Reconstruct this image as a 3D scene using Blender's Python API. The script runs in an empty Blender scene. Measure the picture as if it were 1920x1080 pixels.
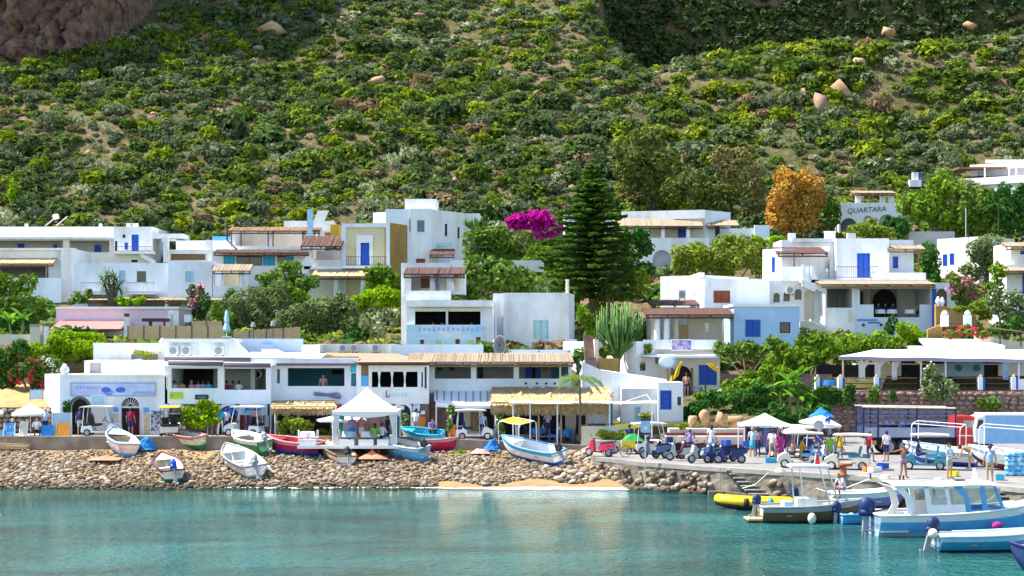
import bpy,bmesh,math,random
import numpy as np
from mathutils import Vector,Matrix
rng =np.random.default_rng(7)
random.seed(7)
R =math.radians
SC =bpy.context.scene
COL =SC.collection

# ------------------------------------------------------------------ camera
FPX,CAMZ,HORY =3000.0,8.0,643.0          # focal length in photo pixels, eye height above the sea, horizon row
cam_d =bpy.data.cameras.new('camera'); cam =bpy.data.objects.new('camera',cam_d); COL.objects.link(cam)
cam_d.sensor_width =36.0; cam_d.lens =FPX/1920*36
cam_d.shift_y =(HORY-540)/1920
cam_d.clip_start =0.5; cam_d.clip_end =4000
cam.location =(0,0,CAMZ); cam.rotation_euler =(R(90),0,0)
SC.camera =cam
# ------------------------------------------------------------------ sky and sun
SUN =Vector((-0.62,0.10,1.0)).normalized()   # towards the sun: high, behind-left of the houses
w =bpy.data.worlds.new('World'); SC.world =w; w.use_nodes =True
nt =w.node_tree; nt.nodes.clear()
sky =nt.nodes.new('ShaderNodeTexSky'); sky.sky_type ='NISHITA'; sky.sun_disc =False
sky.sun_elevation =math.asin(SUN.z); sky.sun_rotation =math.atan2(SUN.x,SUN.y)
sky.air_density =1.0; sky.dust_density =0.6; sky.ozone_density =1.0
bg =nt.nodes.new('ShaderNodeBackground'); bg.inputs['Strength'].default_value =0.15
wo =nt.nodes.new('ShaderNodeOutputWorld')
nt.links.new(sky.outputs[0],bg.inputs[0]); nt.links.new(bg.outputs[0],wo.inputs[0])
sun_d =bpy.data.lights.new('sun','SUN'); sun_d.energy =4.8; sun_d.angle =R(0.53); sun_d.color =(1.0,0.955,0.87)
sun =bpy.data.objects.new('sun',sun_d); COL.objects.link(sun); sun.location =(-60,60,120)
sun.rotation_euler =SUN.to_track_quat('Z','Y').to_euler()
vs =SC.view_settings
SC.display_settings.display_device ='sRGB'
vs.view_transform ='Standard'; vs.look ='None'; vs.gamma =1.0; vs.exposure =1.2; vs.use_curve_mapping =False
cy =SC.cycles
cy.use_denoising =True
cy.max_bounces =6; cy.diffuse_bounces =3; cy.glossy_bounces =2; cy.transmission_bounces =3; cy.transparent_max_bounces =6
cy.caustics_reflective =False; cy.caustics_refractive =False

# ------------------------------------------------------------------ pixel -> place (a pixel gives the direction, Y the distance)
def gx(px,Y):return (px-960.0)/FPX*Y
def gz(py,Y):return CAMZ-(py-HORY)/FPX*Y
def W(px,py,Y):return Vector((gx(px,Y),Y,gz(py,Y)))
def Yg(py,z):return FPX*(CAMZ-z)/(py-HORY)     # distance of ground height z seen at row py

# ------------------------------------------------------------------ materials
MATS ={}
def _new(name):
    m =bpy.data.materials.new(name); m.use_nodes =True
    t =m.node_tree; t.nodes.clear()
    o =t.nodes.new('ShaderNodeOutputMaterial')
    return m,t,o
def _n(t,kind,**kw):
    n =t.nodes.new(kind)
    for k,v in kw.items():
        if k in n.inputs:n.inputs[k].default_value =v
        else:setattr(n,k,v)
    return n
def rgba(c):return (c[0],c[1],c[2],1.0)
def pm(name,c,c2=None,scale=2.0,rough=0.75,bump=0.0,bscale=None,metal=0.0,spec=0.3,detail=4.0,stretch=None,lo=0.35,hi=0.65,dirt=None,dscale=0.35):
    """plain procedural surface: two tones mixed by noise, fine bump, optional weathering tone"""
    if name in MATS:return MATS[name]
    m,t,o =_new(name)
    b =_n(t,'ShaderNodeBsdfPrincipled',Roughness=rough,Metallic=metal)
    b.inputs['Specular IOR Level'].default_value =spec
    g =_n(t,'ShaderNodeNewGeometry')
    src =g.outputs['Position']
    if stretch:
        mp =_n(t,'ShaderNodeMapping'); mp.inputs['Scale'].default_value =stretch
        t.links.new(src,mp.inputs['Vector']); src =mp.outputs[0]
    nz =_n(t,'ShaderNodeTexNoise',Scale=scale,Detail=detail,Roughness=0.6); t.links.new(src,nz.inputs['Vector'])
    cr =_n(t,'ShaderNodeValToRGB')
    if c2 is None:c2 =tuple(x*0.86 for x in c)
    cr.color_ramp.elements[0].position =lo; cr.color_ramp.elements[1].position =hi
    cr.color_ramp.elements[0].color =rgba(c2); cr.color_ramp.elements[1].color =rgba(c)
    t.links.new(nz.outputs['Fac'],cr.inputs[0])
    out =cr.outputs[0]
    if dirt:
        nd =_n(t,'ShaderNodeTexNoise',Scale=dscale,Detail=5.0,Roughness=0.65)
        mp2 =_n(t,'ShaderNodeMapping'); mp2.inputs['Scale'].default_value =(1.6,1.6,0.45)
        t.links.new(g.outputs['Position'],mp2.inputs['Vector']); t.links.new(mp2.outputs[0],nd.inputs['Vector'])
        r2 =_n(t,'ShaderNodeValToRGB'); r2.color_ramp.elements[0].position =0.50; r2.color_ramp.elements[1].position =0.74
        t.links.new(nd.outputs['Fac'],r2.inputs[0])
        mx =_n(t,'ShaderNodeMix',data_type='RGBA'); mx.inputs[7].default_value =rgba(dirt)
        t.links.new(r2.outputs[0],mx.inputs[0]); t.links.new(out,mx.inputs[6]); out =mx.outputs[2]
    t.links.new(out,b.inputs['Base Color'])
    if bump:
        nb =_n(t,'ShaderNodeTexNoise',Scale=bscale or scale*4,Detail=3.0); t.links.new(src,nb.inputs['Vector'])
        bp =_n(t,'ShaderNodeBump',Strength=bump,Distance=0.05); t.links.new(nb.outputs['Fac'],bp.inputs['Height'])
        t.links.new(bp.outputs[0],b.inputs['Normal'])
    t.links.new(b.outputs[0],o.inputs[0])
    MATS[name] =m; return m
def leafm(name,ca,cb,cc=None,trans=0.28):
    """leaves: tone from a per-leaf random value"""
    if name in MATS:return MATS[name]
    m,t,o =_new(name)
    at =_n(t,'ShaderNodeAttribute',attribute_name='rnd')
    oi =_n(t,'ShaderNodeObjectInfo')
    ad =_n(t,'ShaderNodeMath',operation='MULTIPLY_ADD'); t.links.new(oi.outputs['Random'],ad.inputs[0]); ad.inputs[1].default_value =0.25
    sb =_n(t,'ShaderNodeMath',operation='MULTIPLY'); t.links.new(at.outputs['Fac'],sb.inputs[0]); sb.inputs[1].default_value =0.8
    t.links.new(sb.outputs[0],ad.inputs[2])
    cr =_n(t,'ShaderNodeValToRGB'); e =cr.color_ramp.elements
    e[0].color =rgba(ca); e[1].color =rgba(cb); e[0].position =0.1; e[1].position =0.75
    if cc:x =e.new(1.0); x.color =rgba(cc)
    t.links.new(ad.outputs[0],cr.inputs[0])
    d =_n(t,'ShaderNodeBsdfDiffuse'); tr =_n(t,'ShaderNodeBsdfTranslucent'); mx =_n(t,'ShaderNodeMixShader'); mx.inputs[0].default_value =trans
    t.links.new(cr.outputs[0],d.inputs[0]); t.links.new(cr.outputs[0],tr.inputs[0])
    t.links.new(d.outputs[0],mx.inputs[1]); t.links.new(tr.outputs[0],mx.inputs[2]); t.links.new(mx.outputs[0],o.inputs[0])
    MATS[name] =m; return m
def glassm(name,c=(0.02,0.03,0.04),rough=0.06):
    if name in MATS:return MATS[name]
    m,t,o =_new(name)
    b =_n(t,'ShaderNodeBsdfPrincipled',Roughness=rough); b.inputs['Base Color'].default_value =rgba(c); b.inputs['Specular IOR Level'].default_value =0.6
    t.links.new(b.outputs[0],o.inputs[0]); MATS[name] =m; return m
def clearm(name,c=(0.8,0.88,0.92),alpha=0.3):
    if name in MATS:return MATS[name]
    m,t,o =_new(name)
    b =_n(t,'ShaderNodeBsdfGlossy',Roughness=0.05); tr =_n(t,'ShaderNodeBsdfTransparent'); tr.inputs[0].default_value =rgba(c)
    mx =_n(t,'ShaderNodeMixShader'); mx.inputs[0].default_value =alpha
    t.links.new(tr.outputs[0],mx.inputs[1]); t.links.new(b.outputs[0],mx.inputs[2]); t.links.new(mx.outputs[0],o.inputs[0])
    MATS[name] =m; return m

WHITE =pm('white_plaster',(0.84,0.84,0.83),(0.77,0.77,0.76),1.3,0.85,0.3,14,dirt=(0.60,0.57,0.52))
WHITESHADE =pm('shade_tinted_plaster',(0.76,0.81,0.86),(0.70,0.76,0.82),1.2,0.85,0.3,14,dirt=(0.58,0.60,0.62))  # white plaster with the bluish shade of the fronts put into its colour
SHADEBLUE =pm('blue_shade_plaster',(0.42,0.60,0.80),(0.37,0.54,0.74),1.2,0.85,0.2,14,dirt=(0.36,0.48,0.62))  # blue of the cube's shaded front put into the plaster colour
CREAM =pm('cream_plaster',(0.74,0.66,0.52),(0.68,0.60,0.46),1.3,0.85,0.2,14,dirt=(0.58,0.50,0.40))  # cream walls, and warm bounced light put into a white front
CREAML =pm('light_cream_plaster',(0.78,0.74,0.66),(0.72,0.68,0.60),1.3,0.85,0.2,14,dirt=(0.6,0.55,0.48))
YEL =pm('yellow_plaster',(0.72,0.62,0.38),(0.66,0.56,0.34),1.3,0.85,0.2,14,dirt=(0.55,0.47,0.30))
OCHRE =pm('ochre_plaster',(0.48,0.28,0.08),(0.38,0.21,0.06),1.6,0.9,0.4,10,dirt=(0.28,0.16,0.06))
ORNG =pm('yellow_orange_wall',(0.75,0.42,0.04),None,1.3,0.85)
PINK =pm('lilac_plaster',(0.72,0.56,0.64),(0.66,0.5,0.58),1.3,0.85,0.2,14)
GREYP =pm('grey_plaster',(0.46,0.44,0.45),(0.38,0.36,0.37),1.3,0.9,0.3,10)
CONC =pm('weathered_concrete',(0.36,0.29,0.22),(0.22,0.17,0.13),1.1,0.9,0.5,9,dirt=(0.14,0.12,0.10))
ASPH =pm('grey_asphalt',(0.24,0.225,0.215),(0.19,0.178,0.17),0.7,0.92,0.4,22,dirt=(0.30,0.27,0.23))
PAVE =pm('pale_paving',(0.42,0.37,0.31),(0.33,0.29,0.24),1.5,0.9,0.3,10)
STONEW =pm('brown_stone',(0.30,0.20,0.16),(0.17,0.11,0.09),1.8,0.95,0.8,6)
STONEG =pm('dark_grey_stone',(0.16,0.15,0.15),(0.08,0.075,0.08),1.6,0.95,0.8,5)
WOODD =pm('dark_wood',(0.13,0.06,0.045),(0.08,0.04,0.03),5,0.8,0.3)
WOODM =pm('brown_wood',(0.28,0.16,0.08),(0.19,0.10,0.05),5,0.8,0.3)
WOODL =pm('light_wood',(0.50,0.36,0.20),(0.40,0.27,0.14),5,0.8,0.3)
REED =pm('reed_cane',(0.46,0.36,0.24),(0.24,0.17,0.11),7,0.9,0.6,stretch=(2,2,2))
REEDY =pm('golden_reed',(0.66,0.47,0.26),(0.52,0.36,0.19),6,0.9,0.5)
STRAW =pm('straw_thatch',(0.54,0.41,0.22),(0.32,0.21,0.09),4,0.95,0.7)
BLUE =pm('cobalt_paint',(0.015,0.10,0.55),(0.012,0.08,0.45),2,0.45)
BLUED =pm('dark_blue_paint',(0.012,0.03,0.12),(0.01,0.02,0.08),2,0.5)
TURQ =pm('turquoise_paint',(0.03,0.42,0.60),(0.03,0.36,0.52),2,0.5)
TEAL =pm('teal_paint',(0.04,0.24,0.32),None,2,0.5)
LBLUE =pm('light_blue_paint',(0.10,0.38,0.72),(0.09,0.33,0.64),2,0.45)
PALEB =pm('pale_blue_paint',(0.40,0.62,0.78),None,2,0.5)
PALET =pm('pale_turquoise_paint',(0.50,0.72,0.74),None,2,0.5)
WPAINT =pm('white_paint',(0.80,0.80,0.79),(0.74,0.74,0.73),3,0.4)
CREAMP =pm('cream_paint',(0.74,0.68,0.55),None,3,0.4)
RED =pm('red_paint',(0.55,0.03,0.03),(0.46,0.025,0.025),3,0.35)
CRIM =pm('crimson_paint',(0.52,0.015,0.08),None,3,0.35)
GREEN =pm('green_paint',(0.03,0.26,0.07),None,3,0.4)
MAROON =pm('maroon_paint',(0.13,0.03,0.04),None,3,0.45)
YELP =pm('yellow_paint',(0.80,0.62,0.02),None,3,0.4)
ORP =pm('orange_paint',(0.75,0.22,0.03),None,3,0.45)
BLACK =pm('black_rubber',(0.02,0.02,0.022),None,4,0.6)
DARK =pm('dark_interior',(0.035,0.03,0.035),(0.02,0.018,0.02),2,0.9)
STEEL =pm('bare_steel',(0.55,0.56,0.58),None,4,0.3,metal=0.9)
IRON =pm('dark_iron',(0.05,0.05,0.06),None,4,0.6)
GREYM =pm('grey_metal',(0.33,0.34,0.36),None,4,0.45)
RUST =pm('rusty_iron',(0.36,0.11,0.05),(0.22,0.06,0.03),5,0.8,0.4)
CLOTHW =pm('white_cloth',(0.82,0.81,0.80),(0.76,0.75,0.75),2,0.9)
CLOTHSHADE =pm('shaded_white_cloth',(0.36,0.31,0.38),None,2,0.9)  # white cloth with its lavender shade put into the colour
CLOTHB =pm('blue_cloth',(0.02,0.22,0.60),(0.015,0.16,0.48),2,0.85)
CLOTHY =pm('yellow_cloth',(0.72,0.46,0.02),None,2,0.9)
TILE =pm('pale_pink_tiles',(0.70,0.46,0.40),(0.60,0.38,0.33),6,0.85,0.4)
ROOFB =pm('brown_roof_sheet',(0.34,0.24,0.16),(0.28,0.19,0.12),1.2,0.85,0.2)
BARK =pm('grey_bark',(0.20,0.15,0.11),(0.11,0.08,0.06),6,0.95,0.7)
GLASS =glassm('window_glass')
GLASSB =glassm('blue_window_glass',(0.03,0.09,0.14))

# ------------------------------------------------------------------ mesh builder
class MB:
    def __init__(s):s.V =[]; s.F =[]; s.M =[]
    def v(s,*p):s.V.append(tuple(p[0]) if len(p) == 1 else p); return len(s.V)-1
    def poly(s,pts,m=0):
        i =len(s.V); s.V += [tuple(p) for p in pts]; s.F.append(tuple(range(i,i+len(pts)))); s.M.append(m)
    def box(s,x0,x1,y0,y1,z0,z1,m=0):
        i =len(s.V)
        s.V += [(x0,y0,z0),(x1,y0,z0),(x1,y1,z0),(x0,y1,z0),(x0,y0,z1),(x1,y0,z1),(x1,y1,z1),(x0,y1,z1)]
        for f in ((0,3,2,1),(4,5,6,7),(0,1,5,4),(1,2,6,5),(2,3,7,6),(3,0,4,7)):
            s.F.append(tuple(i+k for k in f)); s.M.append(m)
    def cbox(s,c,size,rz=0.0,m=0,mat=None):
        i =len(s.V); hx,hy,hz =size[0]/2,size[1]/2,size[2]/2
        M3 =mat if mat is not None else Matrix.Rotation(rz,3,'Z')
        for p in ((-hx,-hy,-hz),(hx,-hy,-hz),(hx,hy,-hz),(-hx,hy,-hz),(-hx,-hy,hz),(hx,-hy,hz),(hx,hy,hz),(-hx,hy,hz)):
            q =M3 @ Vector(p); s.V.append((c[0]+q.x,c[1]+q.y,c[2]+q.z))
        for f in ((0,3,2,1),(4,5,6,7),(0,1,5,4),(1,2,6,5),(2,3,7,6),(3,0,4,7)):
            s.F.append(tuple(i+k for k in f)); s.M.append(m)
    def prism(s,pts,z0,z1,m=0):
        """footprint polygon (counter-clockwise) raised from z0 to z1"""
        n =len(pts); i =len(s.V)
        s.V += [(p[0],p[1],z0) for p in pts] + [(p[0],p[1],z1) for p in pts]
        s.F.append(tuple(i+n+k for k in range(n))); s.M.append(m)
        s.F.append(tuple(i+n-1-k for k in range(n))); s.M.append(m)
        for k in range(n):
            j =(k+1) % n; s.F.append((i+k,i+j,i+n+j,i+n+k)); s.M.append(m)
    def extr(s,pts,vec,m=0):
        """any flat polygon extruded along vec"""
        n =len(pts); i =len(s.V); vec =Vector(vec)
        s.V += [tuple(p) for p in pts] + [tuple(Vector(p)+vec) for p in pts]
        s.F.append(tuple(i+n-1-k for k in range(n))); s.M.append(m)
        s.F.append(tuple(i+n+k for k in range(n))); s.M.append(m)
        for k in range(n):
            j =(k+1) % n; s.F.append((i+k,i+j,i+n+j,i+n+k)); s.M.append(m)
    def tube(s,pts,r,n=6,m=0,cap=True):
        pts =[Vector(p) for p in pts]; rings =[]
        for k,p in enumerate(pts):
            d =(pts[min(k+1,len(pts)-1)]-pts[max(k-1,0)]).normalized()
            a =d.cross(Vector((0,0,1)) if abs(d.z) < 0.9 else Vector((1,0,0))).normalized(); b =d.cross(a)
            rr =r[k] if isinstance(r,(list,tuple)) else r
            i =len(s.V); rings.append(i)
            for q in range(n):
                t =2*math.pi*q/n; s.V.append(tuple(p+(a*math.cos(t)+b*math.sin(t))*rr))
        for k in range(len(pts)-1):
            for q in range(n):
                q2 =(q+1) % n; s.F.append((rings[k]+q,rings[k]+q2,rings[k+1]+q2,rings[k+1]+q)); s.M.append(m)
        if cap:
            s.F.append(tuple(rings[0]+n-1-q for q in range(n))); s.M.append(m)
            s.F.append(tuple(rings[-1]+q for q in range(n))); s.M.append(m)
    def lathe(s,c,prof,n=12,m=0,axis='z',squash=1.0):
        """prof: list of (radius, height) along the axis"""
        i =len(s.V)
        for (r,h) in prof:
            for q in range(n):
                t =2*math.pi*q/n; a,b =r*math.cos(t),r*math.sin(t)*squash
                p =(a,b,h) if axis == 'z' else ((h,a,b) if axis == 'x' else (a,h,b))
                s.V.append((c[0]+p[0],c[1]+p[1],c[2]+p[2]))
        for k in range(len(prof)-1):
            for q in range(n):
                q2 =(q+1) % n; s.F.append((i+k*n+q,i+k*n+q2,i+(k+1)*n+q2,i+(k+1)*n+q)); s.M.append(m)
        s.F.append(tuple(i+n-1-q for q in range(n))); s.M.append(m)
        s.F.append(tuple(i+(len(prof)-1)*n+q for q in range(n))); s.M.append(m)
    def ell(s,c,r,n=10,k=6,m=0,M3=None):
        prof =[(max(1e-3,math.sin(math.pi*j/k)),-math.cos(math.pi*j/k)) for j in range(k+1)]
        i =len(s.V); s.lathe((0,0,0),prof,n,m)
        for q in range(i,len(s.V)):
            p =Vector((s.V[q][0]*r[0],s.V[q][1]*r[1],s.V[q][2]*r[2]))
            if M3 is not None:p =M3 @ p
            s.V[q] =(c[0]+p.x,c[1]+p.y,c[2]+p.z)
    def grid(s,rows,m=0,closed=False):
        """rows: list of equal-length point lists -> quads"""
        i =len(s.V); n =len(rows[0])
        for r in rows:s.V += [tuple(p) for p in r]
        for a in range(len(rows)-1):
            for b in range(n if closed else n-1):
                b2 =(b+1) % n
                s.F.append((i+a*n+b,i+a*n+b2,i+(a+1)*n+b2,i+(a+1)*n+b)); s.M.append(m(a,b) if callable(m) else m)
    def mesh(s,name,mats,off=(0,0,0),smooth=False):
        me =bpy.data.meshes.new(name)
        if any(off):V =[(a-off[0],b-off[1],c-off[2]) for a,b,c in s.V]
        else:V =s.V
        me.from_pydata(V,[],s.F)
        for mt in (mats if isinstance(mats,(list,tuple)) else [mats]):me.materials.append(mt)
        if any(s.M):me.polygons.foreach_set('material_index',s.M)
        if smooth:me.polygons.foreach_set('use_smooth',[True]*len(s.F))
        me.update(); return me
    def build(s,name,mats,parent=None,smooth=False,off=(0,0,0)):
        o =bpy.data.objects.new(name,s.mesh(name,mats,off,smooth)); COL.objects.link(o)
        if parent:o.parent =parent
        return o
def tag(o,label,cat,group=None):
    o['label'] =label; o['category'] =cat
    if group:o['group'] =group
    return o
def struct(o):o['kind'] ='structure'; return o
def stuff(o):o['kind'] ='stuff'; return o
def empty(name,loc,rz=0.0):
    o =bpy.data.objects.new(name,None); COL.objects.link(o); o.location =loc; o.rotation_euler =(0,0,rz); o.empty_display_size =0.3
    return o
def thing(name,label,cat,loc,rz=0.0,group=None):return tag(empty(name,loc,rz),label,cat,group)
KIDS =None
def copy_tree(o,parent=None):
    c =o.copy(); COL.objects.link(c)
    if parent:c.parent =parent
    for ch in o.children:copy_tree(ch,c)
    return c
def npmesh(name,V,F,mats,rnd=None,mi=None,smooth=False):
    """fast mesh from arrays (F all quads or all triangles)"""
    me =bpy.data.meshes.new(name); k =F.shape[1]
    me.vertices.add(len(V)); me.vertices.foreach_set('co',np.ascontiguousarray(V,np.float32).ravel())
    me.loops.add(F.size); me.loops.foreach_set('vertex_index',np.ascontiguousarray(F,np.int32).ravel())
    me.polygons.add(len(F)); me.polygons.foreach_set('loop_start',np.arange(0,F.size,k,dtype=np.int32))
    for mt in (mats if isinstance(mats,(list,tuple)) else [mats]):me.materials.append(mt)
    if mi is not None:me.polygons.foreach_set('material_index',np.ascontiguousarray(mi,np.int32))
    if smooth:me.polygons.foreach_set('use_smooth',np.ones(len(F),bool))
    if rnd is not None:
        a =me.attributes.new('rnd','FLOAT','FACE'); a.data.foreach_set('value',np.ascontiguousarray(rnd,np.float32))
    me.update(calc_edges=True); return me
def link(me,name,parent=None,loc=(0,0,0),rot=(0,0,0),scale=(1,1,1)):
    o =bpy.data.objects.new(name,me); COL.objects.link(o); o.location =loc; o.rotation_euler =rot; o.scale =scale
    if parent:o.parent =parent
    return o
# smooth lattice noise
_NT =rng.random((64,64))
def vnoise(x,y):
    xi =np.floor(x).astype(int); yi =np.floor(y).astype(int); fx =x-xi; fy =y-yi
    fx =fx*fx*(3-2*fx); fy =fy*fy*(3-2*fy)
    a =_NT[xi % 64,yi % 64]; b =_NT[(xi+1) % 64,yi % 64]; c =_NT[xi % 64,(yi+1) % 64]; d =_NT[(xi+1) % 64,(yi+1) % 64]
    return (a*(1-fx)+b*fx)*(1-fy)+(c*(1-fx)+d*fx)*fy
def fbm(x,y,o=4):
    s =0; a =0.5
    for k in range(o):s =s+a*vnoise(x*2**k+13.7*k,y*2**k+5.1*k); a *= 0.5
    return s
def sst(a,b,x):t =np.clip((x-a)/(b-a),0,1); return t*t*(3-2*t)
# ================================================================== the setting: sea, beach, quay, hillside
_ly =[98,104,109,112,122,135,150,165,176,188,200,215,240,280,330,400,520]
_lz =[0.2,0.6,2.0,6.6,7.4,8.8,10.6,13.4,15.8,20.3,26,33.5,46.5,69,100,142,205]
_ry =[98,110,114.5,116,122,130,140,150,165,185,200,215,235]
_rz =[0.6,1.0,1.6,4.2,6.2,7.6,9.0,11.2,15,20.5,25,31,43]
def hgt(x,y):
    x =np.asarray(x,float); y =np.asarray(y,float)
    L =np.interp(y,_ly,_lz)+np.clip(-x-10,0,60)*0.05*sst(180,260,y)
    rs =np.interp(x,[8,15,28,45,60,85,140],[0.165,0.152,0.172,0.187,0.190,0.197,0.205])
    ridge =8+rs*250
    Rr =np.where(y < 235,np.interp(y,_ry,_rz),0)
    t =np.clip((y-235)/20,0,1); Rr =np.where(y >= 235,43+(ridge-43)*np.sin(t*math.pi/2),Rr)
    back =ridge-10*sst(257,300,y); Rr =np.where(y > 257,back,Rr)
    far =np.interp(y,[300,338,347,362,380,520],[0,2,16,78,112,190]); Rr =Rr+np.where(y > 300,far,0)  # far slope made steep so that its face falls into shade
    ka =np.interp(y,[125,185],[1.5,9]); kb =np.interp(y,[125,185],[7.0,24])
    k =sst(0,1,(x-0.02*np.maximum(y-200,0)-ka)/(kb-ka))
    z =L*(1-k)+Rr*k
    z =z+(fbm(x/26+3,y/26,3)-0.44)*7*sst(186,235,y)+(fbm(x/7,y/7+9,3)-0.44)*2.0*sst(178,200,y)
    return z
def hz1(x,y):return float(hgt(np.array([x]),np.array([y]))[0])

# hillside sheet
def heightsheet(name,xs,ys,fz,mat,smooth=True):
    X,Y =np.meshgrid(xs,ys); Z =fz(X,Y)
    V =np.stack([X,Y,Z],-1).reshape(-1,3); n =len(xs)
    i =(np.arange(len(ys)-1)[:,None]*n+np.arange(n-1)[None,:]).ravel()
    F =np.stack([i,i+1,i+n+1,i+n],1)
    return link(npmesh(name,V,F,mat,smooth=smooth),name)
def soilmat():
    m,t,o =_new('hillside_soil')
    b =_n(t,'ShaderNodeBsdfPrincipled',Roughness=0.95); b.inputs['Specular IOR Level'].default_value =0.1
    g =_n(t,'ShaderNodeNewGeometry')
    n1 =_n(t,'ShaderNodeTexNoise',Scale=0.09,Detail=6.0,Roughness=0.65); n2 =_n(t,'ShaderNodeTexNoise',Scale=1.4,Detail=5.0,Roughness=0.7)
    t.links.new(g.outputs['Position'],n1.inputs['Vector']); t.links.new(g.outputs['Position'],n2.inputs['Vector'])
    r1 =_n(t,'ShaderNodeValToRGB'); e =r1.color_ramp.elements
    e[0].position =0.36; e[0].color =(0.08,0.09,0.03,1); e[1].position =0.52; e[1].color =(0.17,0.14,0.065,1)
    x =e.new(0.66); x.color =(0.28,0.19,0.13,1)
    t.links.new(n1.outputs['Fac'],r1.inputs[0])
    r2 =_n(t,'ShaderNodeValToRGB'); r2.color_ramp.elements[0].position =0.3; r2.color_ramp.elements[1].position =0.7
    r2.color_ramp.elements[0].color =(0.35,0.34,0.33,1); r2.color_ramp.elements[1].color =(1.2,1.15,1.1,1)
    t.links.new(n2.outputs['Fac'],r2.inputs[0])
    mx =_n(t,'ShaderNodeMix',data_type='RGBA',blend_type='MULTIPLY'); mx.inputs[0].default_value =1.0
    t.links.new(r1.outputs[0],mx.inputs[6]); t.links.new(r2.outputs[0],mx.inputs[7])
    t.links.new(mx.outputs[2],b.inputs['Base Color'])
    bp =_n(t,'ShaderNodeBump',Strength=0.9,Distance=0.4); t.links.new(n2.outputs['Fac'],bp.inputs['Height']); t.links.new(bp.outputs[0],b.inputs['Normal'])
    t.links.new(b.outputs[0],o.inputs[0]); return m
SOIL =soilmat()
struct(heightsheet('hillside',np.arange(-190,211,1.8),np.concatenate([np.arange(103,300,1.5),np.arange(300,521,4)]),hgt,SOIL))

# sea
def seamat():
    m,t,o =_new('sea_water')
    g =_n(t,'ShaderNodeNewGeometry'); P =g.outputs['Position']
    b =_n(t,'ShaderNodeBsdfPrincipled',Roughness=0.04,IOR=1.33)
    b.inputs['Specular IOR Level'].default_value =0.5
    mp =_n(t,'ShaderNodeMapping'); mp.inputs['Scale'].default_value =(0.10,0.16,1.0); t.links.new(P,mp.inputs['Vector'])
    n1 =_n(t,'ShaderNodeTexNoise',Scale=1.0,Detail=5.0,Roughness=0.62,Distortion=0.6); t.links.new(mp.outputs[0],n1.inputs['Vector'])
    r1 =_n(t,'ShaderNodeValToRGB'); e =r1.color_ramp.elements
    e[0].position =0.34; e[0].color =(0.012,0.056,0.046,1); e[1].position =0.72; e[1].color =(0.034,0.185,0.172,1)
    x =e.new(0.5); x.color =(0.018,0.10,0.09,1)
    t.links.new(n1.outputs['Fac'],r1.inputs[0]); t.links.new(r1.outputs[0],b.inputs['Base Color'])
    hs =None
    for (sc,st,dist,strech) in ((0.5,0.5,0.4,(0.6,1.0,1)),(2.2,1.0,0.28,(0.9,1.0,1)),(5.0,1.0,0.17,(1.0,0.9,1))):
        mq =_n(t,'ShaderNodeMapping'); mq.inputs['Scale'].default_value =strech; t.links.new(P,mq.inputs['Vector'])
        nz =_n(t,'ShaderNodeTexNoise',Scale=sc,Detail=3.0,Roughness=0.55,Distortion=0.4); t.links.new(mq.outputs[0],nz.inputs['Vector'])
        bp =_n(t,'ShaderNodeBump',Strength=st,Distance=dist); t.links.new(nz.outputs['Fac'],bp.inputs['Height'])
        if hs is not None:t.links.new(hs.outputs[0],bp.inputs['Normal'])
        hs =bp
    t.links.new(hs.outputs[0],b.inputs['Normal'])
    # shallow water lets the bottom show: clear by the shore, opaque within about 8 m
    sp =_n(t,'ShaderNodeSeparateXYZ'); t.links.new(P,sp.inputs[0])
    ns =_n(t,'ShaderNodeTexNoise',Scale=0.35,Detail=3.0); t.links.new(P,ns.inputs['Vector'])
    ma =_n(t,'ShaderNodeMath',operation='MULTIPLY_ADD'); ma.inputs[1].default_value =6.0; t.links.new(ns.outputs['Fac'],ma.inputs[0]); t.links.new(sp.outputs[1],ma.inputs[2])
    mr =_n(t,'ShaderNodeMapRange'); mr.inputs[1].default_value =82.5; mr.inputs[2].default_value =91.5; mr.inputs[3].default_value =0.0; mr.inputs[4].default_value =0.62
    t.links.new(ma.outputs[0],mr.inputs[0])
    tr =_n(t,'ShaderNodeBsdfTransparent'); tr.inputs[0].default_value =(0.62,0.80,0.76,1)
    mx =_n(t,'ShaderNodeMixShader'); t.links.new(mr.outputs[0],mx.inputs[0]); t.links.new(b.outputs[0],mx.inputs[1]); t.links.new(tr.outputs[0],mx.inputs[2])
    t.links.new(mx.outputs[0],o.inputs[0]); return m
SEA =seamat()
mb =MB(); mb.poly([(-900,-400,0),(900,-400,0),(900,100,0),(-900,100,0)])
struct(mb.build('sea',SEA))

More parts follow.
